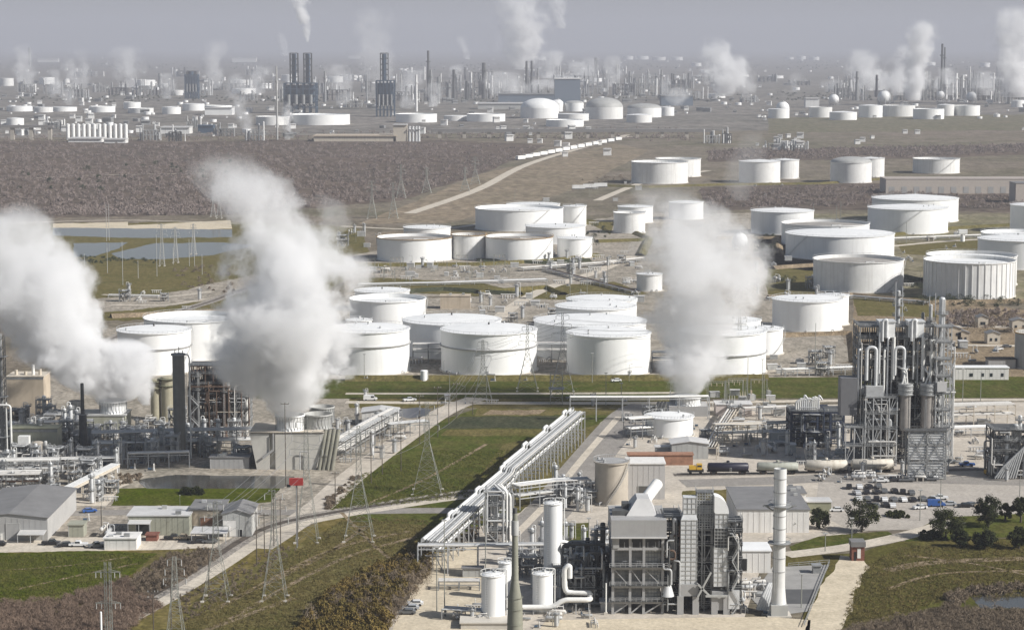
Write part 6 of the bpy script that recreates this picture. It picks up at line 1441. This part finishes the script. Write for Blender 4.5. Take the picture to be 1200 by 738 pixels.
brush('shrubbery','low green planting beds in the car park',[(1042,604),(1064,602),(1064,607),(1042,608)],14,1.6,140,LEAFB,leaf=.35,thin=.25,seed=10,spread=.8)
brush('shrubbery','dark hedge at the foot of the oaks',[(1074,628),(1100,624),(1108,634),(1074,634)],16,2.0,120,LEAF,leaf=.35,thin=.25,seed=12,spread=.8)
TUFT=mat('grass_tuft_dry',(.18,.14,.058),.95,col2=(.11,.10,.035),scale=.1,spec=.05); TUFTG=mat('grass_tuft_green',(.085,.105,.014),.95,col2=(.13,.12,.035),scale=.1,spec=.05)
for lb,poly,n,m in (('dry grass tufts in the middle foreground meadow',[(200,738),(255,700),(335,655),(405,606),(500,610),(515,630),(470,660),(390,700),(345,738)],5200,TUFT),('grass tufts on the bright left lawn',[(-30,652),(150,648),(180,652),(110,688),(0,712),(-30,712)],3600,TUFTG),('grass tufts on the right meadow',[(1015,662),(1060,640),(1215,634),(1215,700),(1120,700),(1000,738),(985,735),(1000,690)],4200,TUFT),('grass tufts in the green middle meadow',[(385,598),(425,556),(505,528),(610,528),(560,582),(480,590)],3600,TUFTG)):
    o=brush('grass',lb,poly,n,.55,9,m,leaf=.35,thin=.06,seed=n,spread=1.6)
# far winter woods: bare crowns massed on the plain
def woods(label,poly,n,h,m,seed,leafn=36):
    return brush('woods',label,poly,int(n*1.5),h*.45,leafn,m,spread=.9,leaf=h*.13,thin=h*.03,seed=seed)
WDF=mat('woods_winter',(.27,.225,.20),.95,col2=(.225,.185,.165),scale=.012,spec=.05)
WDG=mat('woods_evergreen',(.062,.072,.038),.95,col2=(.04,.05,.028),scale=.02,spec=.05)
woods('bare brown winter woods stretching across the plain',[(-40,170),(480,168),(630,173),(560,205),(470,232),(330,246),(-40,252)],2600,9,WDF,21)
woods('line of darker trees at the edge of the winter woods',[(60,244),(290,243),(290,252),(60,253)],260,9,WDF,22)
woods('brown woods beyond the pale far tanks',[(830,176),(1240,169),(1240,178),(1060,184),(830,188)],420,10,WDF,23)
woods('brown woods in front of the long warehouse',[(820,224),(1020,218),(1130,230),(1240,226),(1240,246),(1010,242),(830,244)],420,8,WDF,24)
woods('scattered dark evergreens in the winter woods',[(20,196),(280,190),(280,222),(20,226)],22,11,WDG,25,60)
woods('dark trees between far plants and the woods',[(-20,158),(600,152),(820,150),(820,166),(600,164),(-20,168)],420,9,WDF,26)
woods('hazy treeline beyond the far plants',[(-60,112),(1260,108),(1260,118),(-60,122)],300,14,WDG,27)
woods('faded woods on the skyline',[(-100,62),(1300,62),(1300,82),(-100,84)],700,22,WDG,28)
woods('bare trees around the houses',[(1105,366),(1200,364),(1200,384),(1110,384)],70,6,WDF,29,50)
woods('dark bushes along the left pond bank',[(92,300),(140,303),(190,305),(190,309),(92,309)],40,4,WDG,30,50)
for lb,poly,n,h in (('dark bushes by the dike of the broad open tank',[(905,326),(952,330),(952,334),(905,331)],16,3),('dark bushes right of the broad open tank',[(1058,326),(1082,328),(1082,338),(1058,336)],16,3),('dark scrub along the front of the ribbed tank',[(1075,350),(1195,352),(1195,360),(1075,358)],70,4),('low scrub behind the grey trailer houses',[(1125,366),(1200,366),(1200,392),(1130,392)],50,4),('dark scrub in the central tank farm',[(640,255),(718,268),(718,284),(700,288),(650,262)],30,3),('low bushes along the yard of the rusty-rimmed tanks',[(530,300),(572,298),(660,304),(572,312)],22,2.5),('scrub beside the far field road',[(680,212),(735,205),(735,214),(690,218)],26,4),('brown scrub on the left meadow',[(200,318),(270,310),(275,345),(215,340)],40,2.5),('dark scrub right of the steam by the open tank',[(880,255),(915,256),(915,300),(885,300)],40,3.5),('rough weeds at the pond bank gravel',[(140,556),(176,557),(160,566),(130,572)],26,1.5),('rough weeds beside the plant road',[(372,596),(418,556),(424,558),(382,600)],40,1.2),('rough weeds along the pipeway foot',[(530,640),(600,570),(606,572),(545,646)],50,1.2)):
    brush('scrub',lb,poly,n,h,90,WDG if 'dark' in lb else TWIG,leaf=.4,thin=.12,seed=len(lb),spread=.9)
# ================================================================ FAR REFINERIES
def far_stack(label,px,yt,yb,wpx,m=DSTEEL,group=None,name='far_stack',cat='stack'):
    L=Loc(px,yb); o=MB(); h=L.z(yt); r=L.m(wpx)/2; o.cyl(0,0,0,h,r*1.1,r*.85,n=10); t=thing(name,label,cat,L.loc,0,group); o.build('shaft',m,t)
    q=MB(); q.ring(0,0,h*.78,h*.80,r*.9,r*1.8,10); q.build('platform',m,t); return t
def boiler_tower(label,x0,x1,ybase,ymid,ytop,sx):
    L=Loc((x0+x1)/2,ybase); t=thing('boiler_tower',label,'boiler tower',L.loc); w=L.x(x1); zs=[L.z(ymid)*k/5 for k in range(1,6)]
    frame(t,-w,w,0,2*w*.7,zs,5,2,L.m(1.1),BLUEST,.4,rail=False); q=MB(); q.box(-w*.86,w*.86,w*.25,w*1.2,L.z(ymid)*.32,L.z(ymid)*.93); q.build('boiler_casing',BLUEST,t)
    for k in range(4): q=MB(); x=-w*.7+w*1.4*k/3; q.cyl(x,-w*.05,L.z(ymid)*.3,L.z(ymid)*.62,w*.11,n=8); q.build('hopper',STEEL,t)
    for a,b in sx:
        q=MB(); xa,xb=L.x(a),L.x(b)
        for x in(xa,xb):
            for y in(w*.2,w*.6): q.bar((x,y,L.z(ymid)),(x,y,L.z(ytop)),L.m(1.0))
        for k in range(5):
            z=L.z(ymid)+(L.z(ytop)-L.z(ymid))*(k+1)/5; q.bar((xa,w*.2,z),(xb,w*.2,z),L.m(.8)); q.bar((xa,w*.2,z),(xb,w*.2,z-(L.z(ytop)-L.z(ymid))/5),L.m(.5))
        q.build('stack_frame',DSTEEL,t); q=MB(); q.cyl((xa+xb)/2,w*.4,L.z(ymid),L.z(ytop)*.99,(xb-xa)*.3,n=10); q.build('stack',BLUEST,t)
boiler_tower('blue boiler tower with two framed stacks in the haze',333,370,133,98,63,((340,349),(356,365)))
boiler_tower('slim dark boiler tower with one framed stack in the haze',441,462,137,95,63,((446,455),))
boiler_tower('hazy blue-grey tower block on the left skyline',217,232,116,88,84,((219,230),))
for px,yt,yb,w,m,lb in((325,78,164,2,WGREY,'thin pale flare mast before the boiler towers'),(488,88,131,3,WHITE2,'white slim stack between the dark tower and tanks'),(502,60,120,3,DSTEEL,'tallest dark stack right of the slim boiler tower'),(505,82,120,3,STEEL,'shorter stack beside the tallest dark stack'),(514,90,118,3,STEEL,'grey stack right of the tallest dark one'),(516,88,116,2,STEEL,'thin stack next to the grey one'),(532,82,118,4,DSTEEL,'thick grey stack in the middle skyline'),(526,98,118,5,STEEL,'short thick column in the middle skyline'),(547,95,118,4,DSTEEL,'dark column left of the sloped refinery'),(567,74,116,5,DSTEEL,'tall dark double column before the sloped refinery'),(577,84,110,3,DSTEEL,'dark column right of the double column'),(617,72,112,3,DSTEEL,'left twin dark stack by the grey block'),(623,72,112,3,DSTEEL,'right twin dark stack by the grey block'),(630,80,112,2,STEEL,'thin stack beside the twin dark stacks'),(430,88,122,2,STEEL,'thin stack left of the slim boiler tower'),(381,84,120,3,STEEL,'hazy stack right of the blue boiler tower'),(738,84,110,3,STEEL,'hazy column in the central refinery, left one'),(775,82,112,3,STEEL,'hazy column in the central refinery, right one'),(698,68,92,4,DSTEEL,'dark-topped column far behind the central refinery'),
  (1103,52,116,3,DSTEEL,'tallest dark mast of the far right refinery'),(1106,56,116,2,DSTEEL,'second mast joined to the tallest dark one'),(1004,84,118,4,STEEL,'grey column left in the far right refinery'),(1027,88,114,3,BLACK,'short black stack in the far right refinery'),(1120,86,116,4,WHITE2,'white column right of the tallest dark mast'),(1116,92,116,3,WHITE2,'lower white column near the tallest dark mast'),(1128,88,116,3,WHITE2,'white slim column of the far right refinery'),(1108,94,116,5,WHITE2,'stout white column at the dark mast foot'),(1135,95,114,3,GALV,'silver column of the far right refinery'),(1148,86,114,3,STEEL,'grey frame column of the far right refinery'),(1178,90,118,4,STEEL,'grey column by the right edge steam'),(35,56,78,3,STEEL,'hazy stack on the left skyline'),(188,86,104,5,STEEL,'hazy twin column on the left skyline')):
    far_stack(lb,px,yt,yb,w,m)
def far_block(label,x0,x1,yt,yb,m=WHITE2,roof=None,group=None,name='far_building',cat='building',lop=False):
    L=Loc((x0+x1)/2,yb); t=thing(name,label,cat,L.loc,0,group); w=L.x(x1); q=MB(); q.box(-w,w,0,2*w*.8 if w<60 else 60,0,L.z(yt)); q.build('wall',m,t); q=MB(); q.box(-w*1.02,w*1.02,-2,2*w*.8+2 if w<60 else 62,L.z(yt),L.z(yt)+L.m(1.2)); q.build('roof',roof or ROOFL,t); return t
far_block('large white far shed left of the boiler towers',240,272,127,135,WHITE); far_block('low cream wall building at the edge of the woods',368,464,160,166,CREAM,BEIGE); far_block('beige block with silver columns beside the woods',461,477,147,166,CREAM)
for k,px in enumerate((480,484,488,491)): far_stack('short silver column beside the beige block',px,148,166,3,CLAD,'silver columns beside the beige block')
far_block('white shed at the foot of the white silos',80,119,163,167,WHITE2); far_block('low white shed right of the white silos',122,147,164,168,WHITE2)
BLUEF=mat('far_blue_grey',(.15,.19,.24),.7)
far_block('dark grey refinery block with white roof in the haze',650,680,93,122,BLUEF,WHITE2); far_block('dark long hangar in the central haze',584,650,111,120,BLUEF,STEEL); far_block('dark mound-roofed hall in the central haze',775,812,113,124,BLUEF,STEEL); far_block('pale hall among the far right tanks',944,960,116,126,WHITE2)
far_block('white low hall in the central far plant',560,640,122,128,WGREY); far_block('blue tarped shed in the left far plant',232,250,148,156,BLUEST,BLUEST); far_block('wide white-roofed shed in the left far plant',188,222,150,157,WHITE2)
far_block('white station hall on the central skyline',660,678,88,94,WHITE2); far_block('white roof on the left skyline',44,68,70,73,WHITE2); far_block('long white roof high on the left skyline',272,300,69,73,WHITE2); far_block('white roof over the blue boiler tower',408,422,66,69,WHITE2)
g1=far_block('small pale hazy building in the far plants',100,108,140,146,WHITE2,group='small hazy buildings of the far plants'); 
for zone,n in(((-10,330,136,160),36),((-10,330,100,134),34),((330,640,120,160),26),((640,820,100,130),30),((880,1200,112,142),34),((640,860,66,100),26),((-10,640,66,98),50),((880,1200,66,104),24),((1000,1200,150,170),6),((880,940,160,178),14),((560,720,150,185),14)):
    for k in range(n):
        px,py=R.uniform(zone[0],zone[1]),R.uniform(zone[2],zone[3]); dup(g1,P(px,py),R.uniform(-.3,.3),scale=R.uniform(.3,1.0)*(1 if py>110 else 1.3))
g2=tank(200,206,150,152.5,'flat','tiny pale tank lost in the far haze','tiny pale tanks of the far plants',m=WHITE,n=14,detail=False)
for zone,n in(((-10,330,92,158),90),((330,640,66,130),60),((640,860,66,135),50),((860,1200,66,140),80)):
    for k in range(n):
        px,py=R.uniform(zone[0],zone[1]),R.uniform(zone[2],zone[3]); dup(g2,P(px,py),scale=R.uniform(.5,1.8)*(1 if py>110 else 1.6))
g3=far_block('low dark shed in the far plants',60,68,146,149,STEEL,roof=STEEL,group='low dark sheds of the far plants',name='far_shed')
for k in range(200):
    px=R.uniform(-10,1210); py=R.choice([R.uniform(66,110),R.uniform(95,135),R.uniform(110,162 if px<600 else 135)]); dup(g3,P(px,py),R.uniform(-.3,.3),scale=R.uniform(.4,1.6))
def far_unit(label,px,yb,wpx,hpx,m,group,seed):
    L=Loc(px,yb); t=thing('refinery_unit',label,'process structure',L.loc,0,group); w=L.m(wpx)/2; h=L.m(hpx); rr=random.Random(seed)
    frame(t,-w*.6,w*.6,0,w*.5,[h*.3,h*.55],4,1,L.m(.7),m,.5,floors=True,rail=False)
    for k in range(7): q=MB(); x=rr.uniform(-w,w); q.cyl(x,rr.uniform(0,w*.6),0,h*rr.uniform(.4,1.0),L.m(rr.uniform(.5,1.3)),n=8,dome=1); q.build('column',rr.choice([m,WHITE2,STEEL,GALV]),t)
    return t
gu='hazy refinery units along the skyline'
for k,(px,yb,w,h) in enumerate(((60,152,30,14),(176,165,26,22),(205,166,24,20),(225,150,20,14),(265,160,30,16),(300,165,24,22),(30,158,24,12),(120,108,24,14),(260,106,26,14),(290,118,26,12),(395,118,40,22),(415,126,30,14),(550,116,36,22),(580,116,30,22),(600,118,30,18),(640,118,34,22),(670,116,30,20),(700,110,34,22),(730,112,36,24),(755,112,36,26),(790,112,34,22),(815,116,30,14),(470,118,30,18),(500,120,30,20),(990,116,24,22),(1010,118,24,18),(1060,118,26,16),(1090,118,26,24),(1112,118,26,28),(1135,118,28,26),(1155,118,28,26),(1175,120,28,20),(1195,122,28,22),(835,168,26,16),(852,168,16,20),(910,176,30,14),(935,177,24,12),(880,120,28,10),(940,100,30,8),(340,118,40,24),(360,112,40,20),(380,110,30,24),(440,108,40,22),(460,112,30,26),(520,112,36,28),(540,108,30,22),(565,112,30,30),(590,108,40,26),(615,108,34,24),(655,104,30,20),(685,104,36,26),(715,102,30,28),(745,104,30,24),(765,100,36,20),(800,104,30,18),(985,108,30,20),(1000,106,26,24),(1040,108,30,18),(1075,106,30,22),(1096,108,24,26),(1122,108,30,30),(1142,106,24,26),(1165,106,30,22),(30,108,30,16),(60,110,30,18),(90,116,26,20),(140,112,30,16),(170,112,26,20),(195,112,28,22),(235,112,30,20),(280,108,30,18),(310,106,30,20),(420,96,40,14),(480,94,40,16),(560,94,30,16),(640,90,40,14),(720,88,40,12),(820,96,40,12),(900,96,30,10),(1010,92,30,14),(1180,92,30,16),(100,90,40,10),(220,90,40,12),(300,88,40,12))):
    far_unit('hazy refinery unit of slim columns on the far plain',px,yb,w,h,[STEEL,GALV,DSTEEL,WGREY][k%4],gu,k)
# far elevated road
L=Loc(660,162); t=thing('viaduct','long elevated roadway on piers crossing the far plain','bridge',L.loc); q=MB(); q.box(L.x(505),L.x(833),0,14,L.z(155),L.z(151.5)); q.build('deck',mat('viaduct_grey',(.22,.21,.20),.8),t)
for x in range(515,833,29): q=MB(); q.box(L.x(x)-3,L.x(x)+3,2,12,0,L.z(155)); q.build('pier',CONC,t)
L=Loc(30,164); t=thing('viaduct','short elevated roadway at the left edge of the far shore','bridge',L.loc); q=MB(); q.box(L.x(-40),L.x(62),0,12,L.z(150),L.z(147)); q.build('deck',mat('viaduct_grey',(1,1,1)),t)
for x in range(-30,62,22): q=MB(); q.box(L.x(x)-3,L.x(x)+3,2,10,0,L.z(150)); q.build('pier',CONC,t)
HAZE, SKY, SUN, EXPO, VB, STEP = 0.74e-4, .058, 5.0, 0.40, 6, .35
# ---------------------------------------------------------------- steam
def plume(name, label, base, pts, dens=.12, noise=.06, amp=.9, group=None, fade=.13, detail=4, step=None, lo=.76, col=.965):
    """steam cloud: pts are photo pixels (x, y, radius) up the middle of the cloud, standing at base"""
    L = Loc(*base); s = L.s
    Q = [(L.x(x), L.z(y), r/s*(1.14 if dens > .05 else 1.0)) for x, y, r in pts]
    h0, h1 = Q[0][1], Q[-1][1]
    def at(z):
        for i in range(len(Q)-1):
            if z <= Q[i+1][1] or i == len(Q)-2:
                t = max(0,min(1,(z-Q[i][1])/(Q[i+1][1]-Q[i][1]))); return Q[i][0]+(Q[i+1][0]-Q[i][0])*t, Q[i][2]+(Q[i+1][2]-Q[i][2])*t
    xm0, xm1 = min(q[0] for q in Q)-1, max(q[0] for q in Q)+1; rm = max(q[2] for q in Q)
    b = MB(); n = 20; K = 28; vs = []
    for j in range(K+1):
        z = h0+(h1-h0)*j/K; cx, r = at(z); r = r*1.1+.5
        for k in range(n): vs.append((cx+r*math.cos(2*PI*k/n), r*math.sin(2*PI*k/n), z))
    fs = [(j*n+k, j*n+(k+1)%n, (j+1)*n+(k+1)%n, (j+1)*n+k) for j in range(K) for k in range(n)] + [tuple(range(n-1,-1,-1)), tuple(range(K*n, K*n+n))]
    b.add(vs, fs)
    m = bpy.data.materials.new('steam'); m.use_nodes = True; nt = m.node_tree; nt.nodes.clear(); nd = nt.nodes; lk = nt.links
    out = nd.new('ShaderNodeOutputMaterial'); pv = nd.new('ShaderNodeVolumePrincipled'); lk.new(pv.outputs[0], out.inputs['Volume'])
    pv.inputs['Color'].default_value = (col,col,col,1); pv.inputs['Anisotropy'].default_value = .0
    tc = nd.new('ShaderNodeTexCoord'); nz = nd.new('ShaderNodeTexNoise'); nz.inputs['Scale'].default_value = noise; nz.inputs['Detail'].default_value = detail; nz.inputs['Roughness'].default_value = .68
    ad = nd.new('ShaderNodeVectorMath'); ad.operation = 'ADD'; ad.inputs[1].default_value = (R.uniform(-99,99),R.uniform(-99,99),R.uniform(-99,99))
    lk.new(tc.outputs['Object'], ad.inputs[0]); lk.new(ad.outputs[0], nz.inputs['Vector'])
    sp = nd.new('ShaderNodeSeparateXYZ'); lk.new(tc.outputs['Object'], sp.inputs[0])
    def math_(op, a, b_=None, c=None):
        q = nd.new('ShaderNodeMath'); q.operation = op
        for i, v in enumerate((a, b_, c)):
            if v is None: continue
            if isinstance(v, (int,float)): q.inputs[i].default_value = v
            else: lk.new(v, q.inputs[i])
        return q.outputs[0]
    zt = math_('DIVIDE', math_('SUBTRACT', sp.outputs[2], h0), h1-h0)
    def curve(vals):
        fc = nd.new('ShaderNodeFloatCurve'); cu = fc.mapping.curves[0]
        ts = [(q[1]-h0)/(h1-h0) for q in Q]
        cu.points[0].location = (ts[0], vals[0]); cu.points[1].location = (ts[-1], vals[-1])
        for t_, v in zip(ts[1:-1], vals[1:-1]): cu.points.new(t_, v)
        for p in cu.points: p.handle_type = 'VECTOR'
        fc.mapping.update(); lk.new(zt, fc.inputs['Value']); return fc.outputs[0]
    cx = math_('MULTIPLY_ADD', curve([(q[0]-xm0)/(xm1-xm0) for q in Q]), xm1-xm0, xm0)
    rr = math_('MULTIPLY', curve([q[2]/rm for q in Q]), rm)
    dx = math_('SUBTRACT', sp.outputs[0], cx)
    d = math_('DIVIDE', math_('SQRT', math_('ADD', math_('MULTIPLY',dx,dx), math_('MULTIPLY',sp.outputs[1],sp.outputs[1]))), rr)
    ed = nd.new('ShaderNodeMapRange'); ed.interpolation_type = 'SMOOTHSTEP'; ed.inputs[1].default_value = 1.08; ed.inputs[2].default_value = .82; lk.new(d, ed.inputs[0])
    d = math_('ADD', d, math_('MULTIPLY', math_('SUBTRACT', nz.outputs[0], .45), amp*2))
    mr = nd.new('ShaderNodeMapRange'); mr.interpolation_type = 'SMOOTHSTEP'; mr.inputs[1].default_value = 1.0; mr.inputs[2].default_value = lo; lk.new(d, mr.inputs[0])
    ft = nd.new('ShaderNodeMapRange'); ft.inputs[1].default_value = .1; ft.inputs[2].default_value = 1.0; ft.inputs[3].default_value = 1.0; ft.inputs[4].default_value = fade; lk.new(zt, ft.inputs[0])
    f2 = nd.new('ShaderNodeMapRange'); f2.interpolation_type='SMOOTHSTEP'; f2.inputs[1].default_value = 1.0; f2.inputs[2].default_value = .86; lk.new(zt, f2.inputs[0])
    lk.new(math_('MULTIPLY', math_('MULTIPLY', math_('MULTIPLY', math_('MULTIPLY', mr.outputs[0], ed.outputs[0]), ft.outputs[0]), f2.outputs[0]), dens), pv.inputs['Density'])
    if step: m.cycles.volume_step_rate = step
    o = b.build(name, m); o.location = L.loc
    o['kind'] = 'thing'; tag(o, label, 'steam plume', group); return o

plume('steam_plume','huge white steam column rising from the central cooling tower',(338,548),
      [(338,489,17),(338,478,24),(337,462,46),(336,440,72),(335,400,84),(346,350,90),(346,312,88),(334,285,66),(326,262,56),(322,240,60),(290,215,66),(268,196,52),(264,172,30)],dens=.20,noise=.038,amp=2.1,detail=8)
plume('steam_plume','detached grey wisp to the right of the central steam column',(396,548),
      [(392,276,10),(394,262,24),(392,248,30),(384,234,22),(376,224,9)],dens=.035,noise=.06,amp=1.7,detail=7,fade=.6)
plume('steam_plume','white steam cloud drifting left from the round fan stack',(130,505),
      [(130,473,15),(130,462,24),(118,440,58),(96,415,80),(72,375,70),(50,335,70),(28,295,70),(22,262,56),(28,230,30)],dens=.20,noise=.038,amp=2.1,detail=8)
plume('steam_plume','rounded steam billow between the dark stack and the slender stack',(146,505),
      [(146,470,10),(150,455,24),(150,430,36),(146,408,34),(138,394,16)],dens=.22,noise=.055,amp=1.9,detail=8,fade=.6)
plume('steam_plume','tall steam column beside the right front tanks',(806,480),
      [(806,469,15),(808,456,30),(816,432,46),(812,400,48),(814,365,62),(822,325,78),(822,285,78),(806,255,64),(784,230,46),(758,206,26)],dens=.11,noise=.046,amp=2.2,detail=8)
plume('steam_plume','small bright steam jet beside the tan vent tanks',(170,500),[(172,474,5),(169,462,11),(166,440,18),(158,420,26),(150,400,30)],dens=.3,noise=.12,amp=1.2,fade=.5)
plume('steam_plume','thin smoke trailing over the pale far tanks',(880,250),[(870,235,14),(868,215,24),(872,190,28),(880,165,22),(884,150,12)],dens=.008,noise=.03,amp=1.6,detail=6,fade=.6)
FP = 'wisps of steam over the far refineries'
fars = [((358,131),[(361,50,2.2),(359,34,5),(356,16,8),(350,-10,11)],.012,.05,'bright thin steam streak rising from the dark boiler towers'),
 ((30,104),[(31,103,8),(30,85,13),(29,68,12),(28,50,10)],.0022,.02,'pale steam wisp at the left edge of the skyline'),
 ((98,106),[(98,104,6),(98,88,10),(97,70,11),(95,55,10)],.0018,.02,'thin steam wisp near the left silos'),
 ((150,104),[(150,103,12),(150,85,19),(148,68,19),(146,52,15)],.0018,.02,'broad faint steam wisp above the far white silos'),
 ((252,108),[(250,104,8),(250,86,13),(252,68,15),(256,45,13)],.0020,.02,'faint steam rising behind the slim hazy tower'),
 ((440,128),[(440,115,14),(440,90,19),(438,60,22),(436,30,24),(436,5,22)],.0012,.02,'wide faint steam behind the single dark boiler tower'),
 ((608,92),[(608,82,14),(613,58,22),(615,34,27),(608,8,30),(605,-15,28)],.0030,.015,'thick yellowish steam cloud in the middle of the skyline'),
 ((655,80),[(657,34,5),(653,18,10),(650,0,13),(648,-15,12)],.0030,.02,'steam puff drifting at the top of the skyline'),
 ((848,118),[(848,113,9),(850,98,22),(848,82,26),(842,66,20),(836,42,10)],.0050,.02,'bright low steam cloud on the right of the skyline'),
 ((868,116),[(875,114,8),(874,100,12),(868,80,14),(862,62,12)],.0022,.02,'thin steam next to the bright low cloud'),
 ((1015,112),[(1025,106,16),(1018,88,24),(1012,72,22),(1008,56,12)],.0035,.02,'spreading steam left of the tall right column'),
 ((1072,124),[(1070,118,8),(1072,96,14),(1074,70,15),(1077,45,17),(1080,22,12)],.0075,.02,'tall white steam column over the far right tanks'),
 ((1048,118),[(1050,112,13),(1052,92,20),(1055,70,18),(1060,50,10)],.0030,.02,'grey steam at the foot of the tall right column'),
 ((1190,122),[(1190,114,18),(1188,90,20),(1188,60,22),(1192,30,26),(1198,5,26)],.0050,.02,'rising steam at the right edge of the skyline'),
 ((332,70),[(334,66,4),(332,52,6),(329,38,5)],.0040,.03,'small wisp above the boiler towers'),
 ((544,74),[(548,70,4),(543,56,6),(538,42,6)],.0040,.03,'small curled wisp in the middle distance'),
 ((582,62),[(580,60,6),(582,50,8),(584,36,6)],.0045,.03,'small puff beside the thick yellowish cloud'),
 ((340,166),[(338,164,3),(337,150,5),(337,134,6),(336,118,5)],.012,.06,'low steam puff at the edge of the brown woods'),
 ((66,112),[(66,110,6),(65,96,9),(64,80,8)],.003,.03,'low steam puff left of the hazy slim tower'),
 ((196,118),[(196,116,8),(197,102,12),(196,84,10)],.0026,.03,'pale puff by the hazy slim tower'),
 ((300,112),[(300,110,8),(303,95,14),(306,76,12)],.0024,.03,'low steam behind the far left sheds'),
 ((400,112),[(400,108,10),(398,92,16),(394,74,14)],.0022,.03,'pale steam between the two boiler towers'),
 ((475,116),[(475,112,12),(480,98,18),(484,80,14)],.0022,.03,'low steam right of the slim boiler tower'),
 ((600,118),[(598,114,20),(590,100,26),(586,82,18)],.0020,.02,'grey-blue smoke over the long dark hangar'),
 ((640,100),[(640,92,12),(646,76,16),(650,58,12)],.0026,.02,'steam left of the grey block'),
 ((690,104),[(690,100,9),(692,84,13),(694,66,10)],.0022,.03,'faint puff in the central refinery'),
 ((716,106),[(716,102,8),(717,86,13),(718,64,10)],.0020,.03,'fainter tall puff in the central refinery'),
 ((1110,118),[(1112,112,8),(1112,96,12),(1110,78,10)],.0036,.02,'steam at the foot of the white columns'),
 ((1150,118),[(1150,112,14),(1154,98,20),(1150,82,14)],.0022,.02,'spread steam left of the right edge plume'),
 ((930,112),[(930,108,10),(932,96,12),(934,84,8)],.0018,.02,'faint haze puff before the far right refinery'),
 ((288,155),[(290,152,8),(286,138,12),(282,124,11),(280,110,9)],.0035,.03,'faint steam by the far left plant sheds')]
for k in range(26):
    px=R.uniform(10,1190); py=R.uniform(96,128); w=R.uniform(5,14); h=R.uniform(14,34); dr=R.uniform(-8,12)
    fars.append(((px,py+3),[(px,py,w*.5),(px+dr*.3,py-h*.35,w),(px+dr*.7,py-h*.7,w*1.2),(px+dr,py-h,w*.8)],R.uniform(.0016,.0034),R.uniform(.02,.035),'small drifting steam puff low over the hazy refineries'))
for base, pts, de, no, lb in fars:
    plume('steam_wisp', lb, base, [(x,y,r*1.25) for x,y,r in pts], dens=de*11, noise=no, amp=1.9, group=FP, fade=.35, detail=5, lo=.3)

# ---------------------------------------------------------------- haze, sky, sun, camera
hz = MB(); hz.box(-26000, 26000, -420, 58500, -1.0, 760.0)
hm = bpy.data.materials.new('haze_air'); hm.use_nodes = True; nt = hm.node_tree; nt.nodes.clear()
ho = nt.nodes.new('ShaderNodeOutputMaterial'); hv = nt.nodes.new('ShaderNodeVolumePrincipled')
hv.inputs['Color'].default_value = (.565,.583,.65,1); hv.inputs['Density'].default_value = HAZE
nt.links.new(hv.outputs[0], ho.inputs['Volume']); hm.cycles.homogeneous_volume = True
hb = hz.build('haze', hm); setting(hb, 'stuff')

AZ = math.atan2(.93, -.37); EL = math.radians(35)
w = bpy.data.worlds.new('World'); scene.world = w; w.use_nodes = True
bg = w.node_tree.nodes['Background']; sk = w.node_tree.nodes.new('ShaderNodeTexSky'); sk.sky_type = 'NISHITA'; sk.sun_disc = False
sk.sun_elevation = EL; sk.sun_rotation = AZ; sk.dust_density = 1.5
w.node_tree.links.new(sk.outputs[0], bg.inputs[0]); bg.inputs[1].default_value = SKY
sl = bpy.data.lights.new('sun', 'SUN'); sl.energy = SUN; sl.angle = math.radians(.5); sl.color = (1.0,.975,.94)
so = bpy.data.objects.new('sun', sl); COL.objects.link(so)
sd = Vector((math.sin(AZ)*math.cos(EL), math.cos(AZ)*math.cos(EL), math.sin(EL)))
so.rotation_euler = sd.to_track_quat('Z','Y').to_euler()
cd = bpy.data.cameras.new('camera'); cd.sensor_width = 36; cd.lens = 36*F/1200; cd.clip_end = 200000; cd.clip_start = 1
co = bpy.data.objects.new('camera', cd); COL.objects.link(co); co.location = (0,0,CAMH); co.rotation_euler = (PI/2-TH,0,0)
scene.camera = co
vs = scene.view_settings; vs.view_transform = 'Standard'; vs.look = 'None'; vs.exposure = EXPO; vs.gamma = 1; vs.use_curve_mapping = False
scene.render.engine = 'CYCLES'
cy = scene.cycles; cy.use_denoising = True; cy.max_bounces = 8; cy.diffuse_bounces = 3; cy.glossy_bounces = 2; cy.transmission_bounces = 2; cy.volume_bounces = VB; cy.transparent_max_bounces = 8
cy.volume_step_rate = STEP; cy.volume_max_steps = 256; cy.use_adaptive_sampling = True; cy.adaptive_threshold = .015
try: cy.denoiser = 'OPENIMAGEDENOISE'; cy.denoising_input_passes = 'RGB_ALBEDO_NORMAL'
except Exception: pass
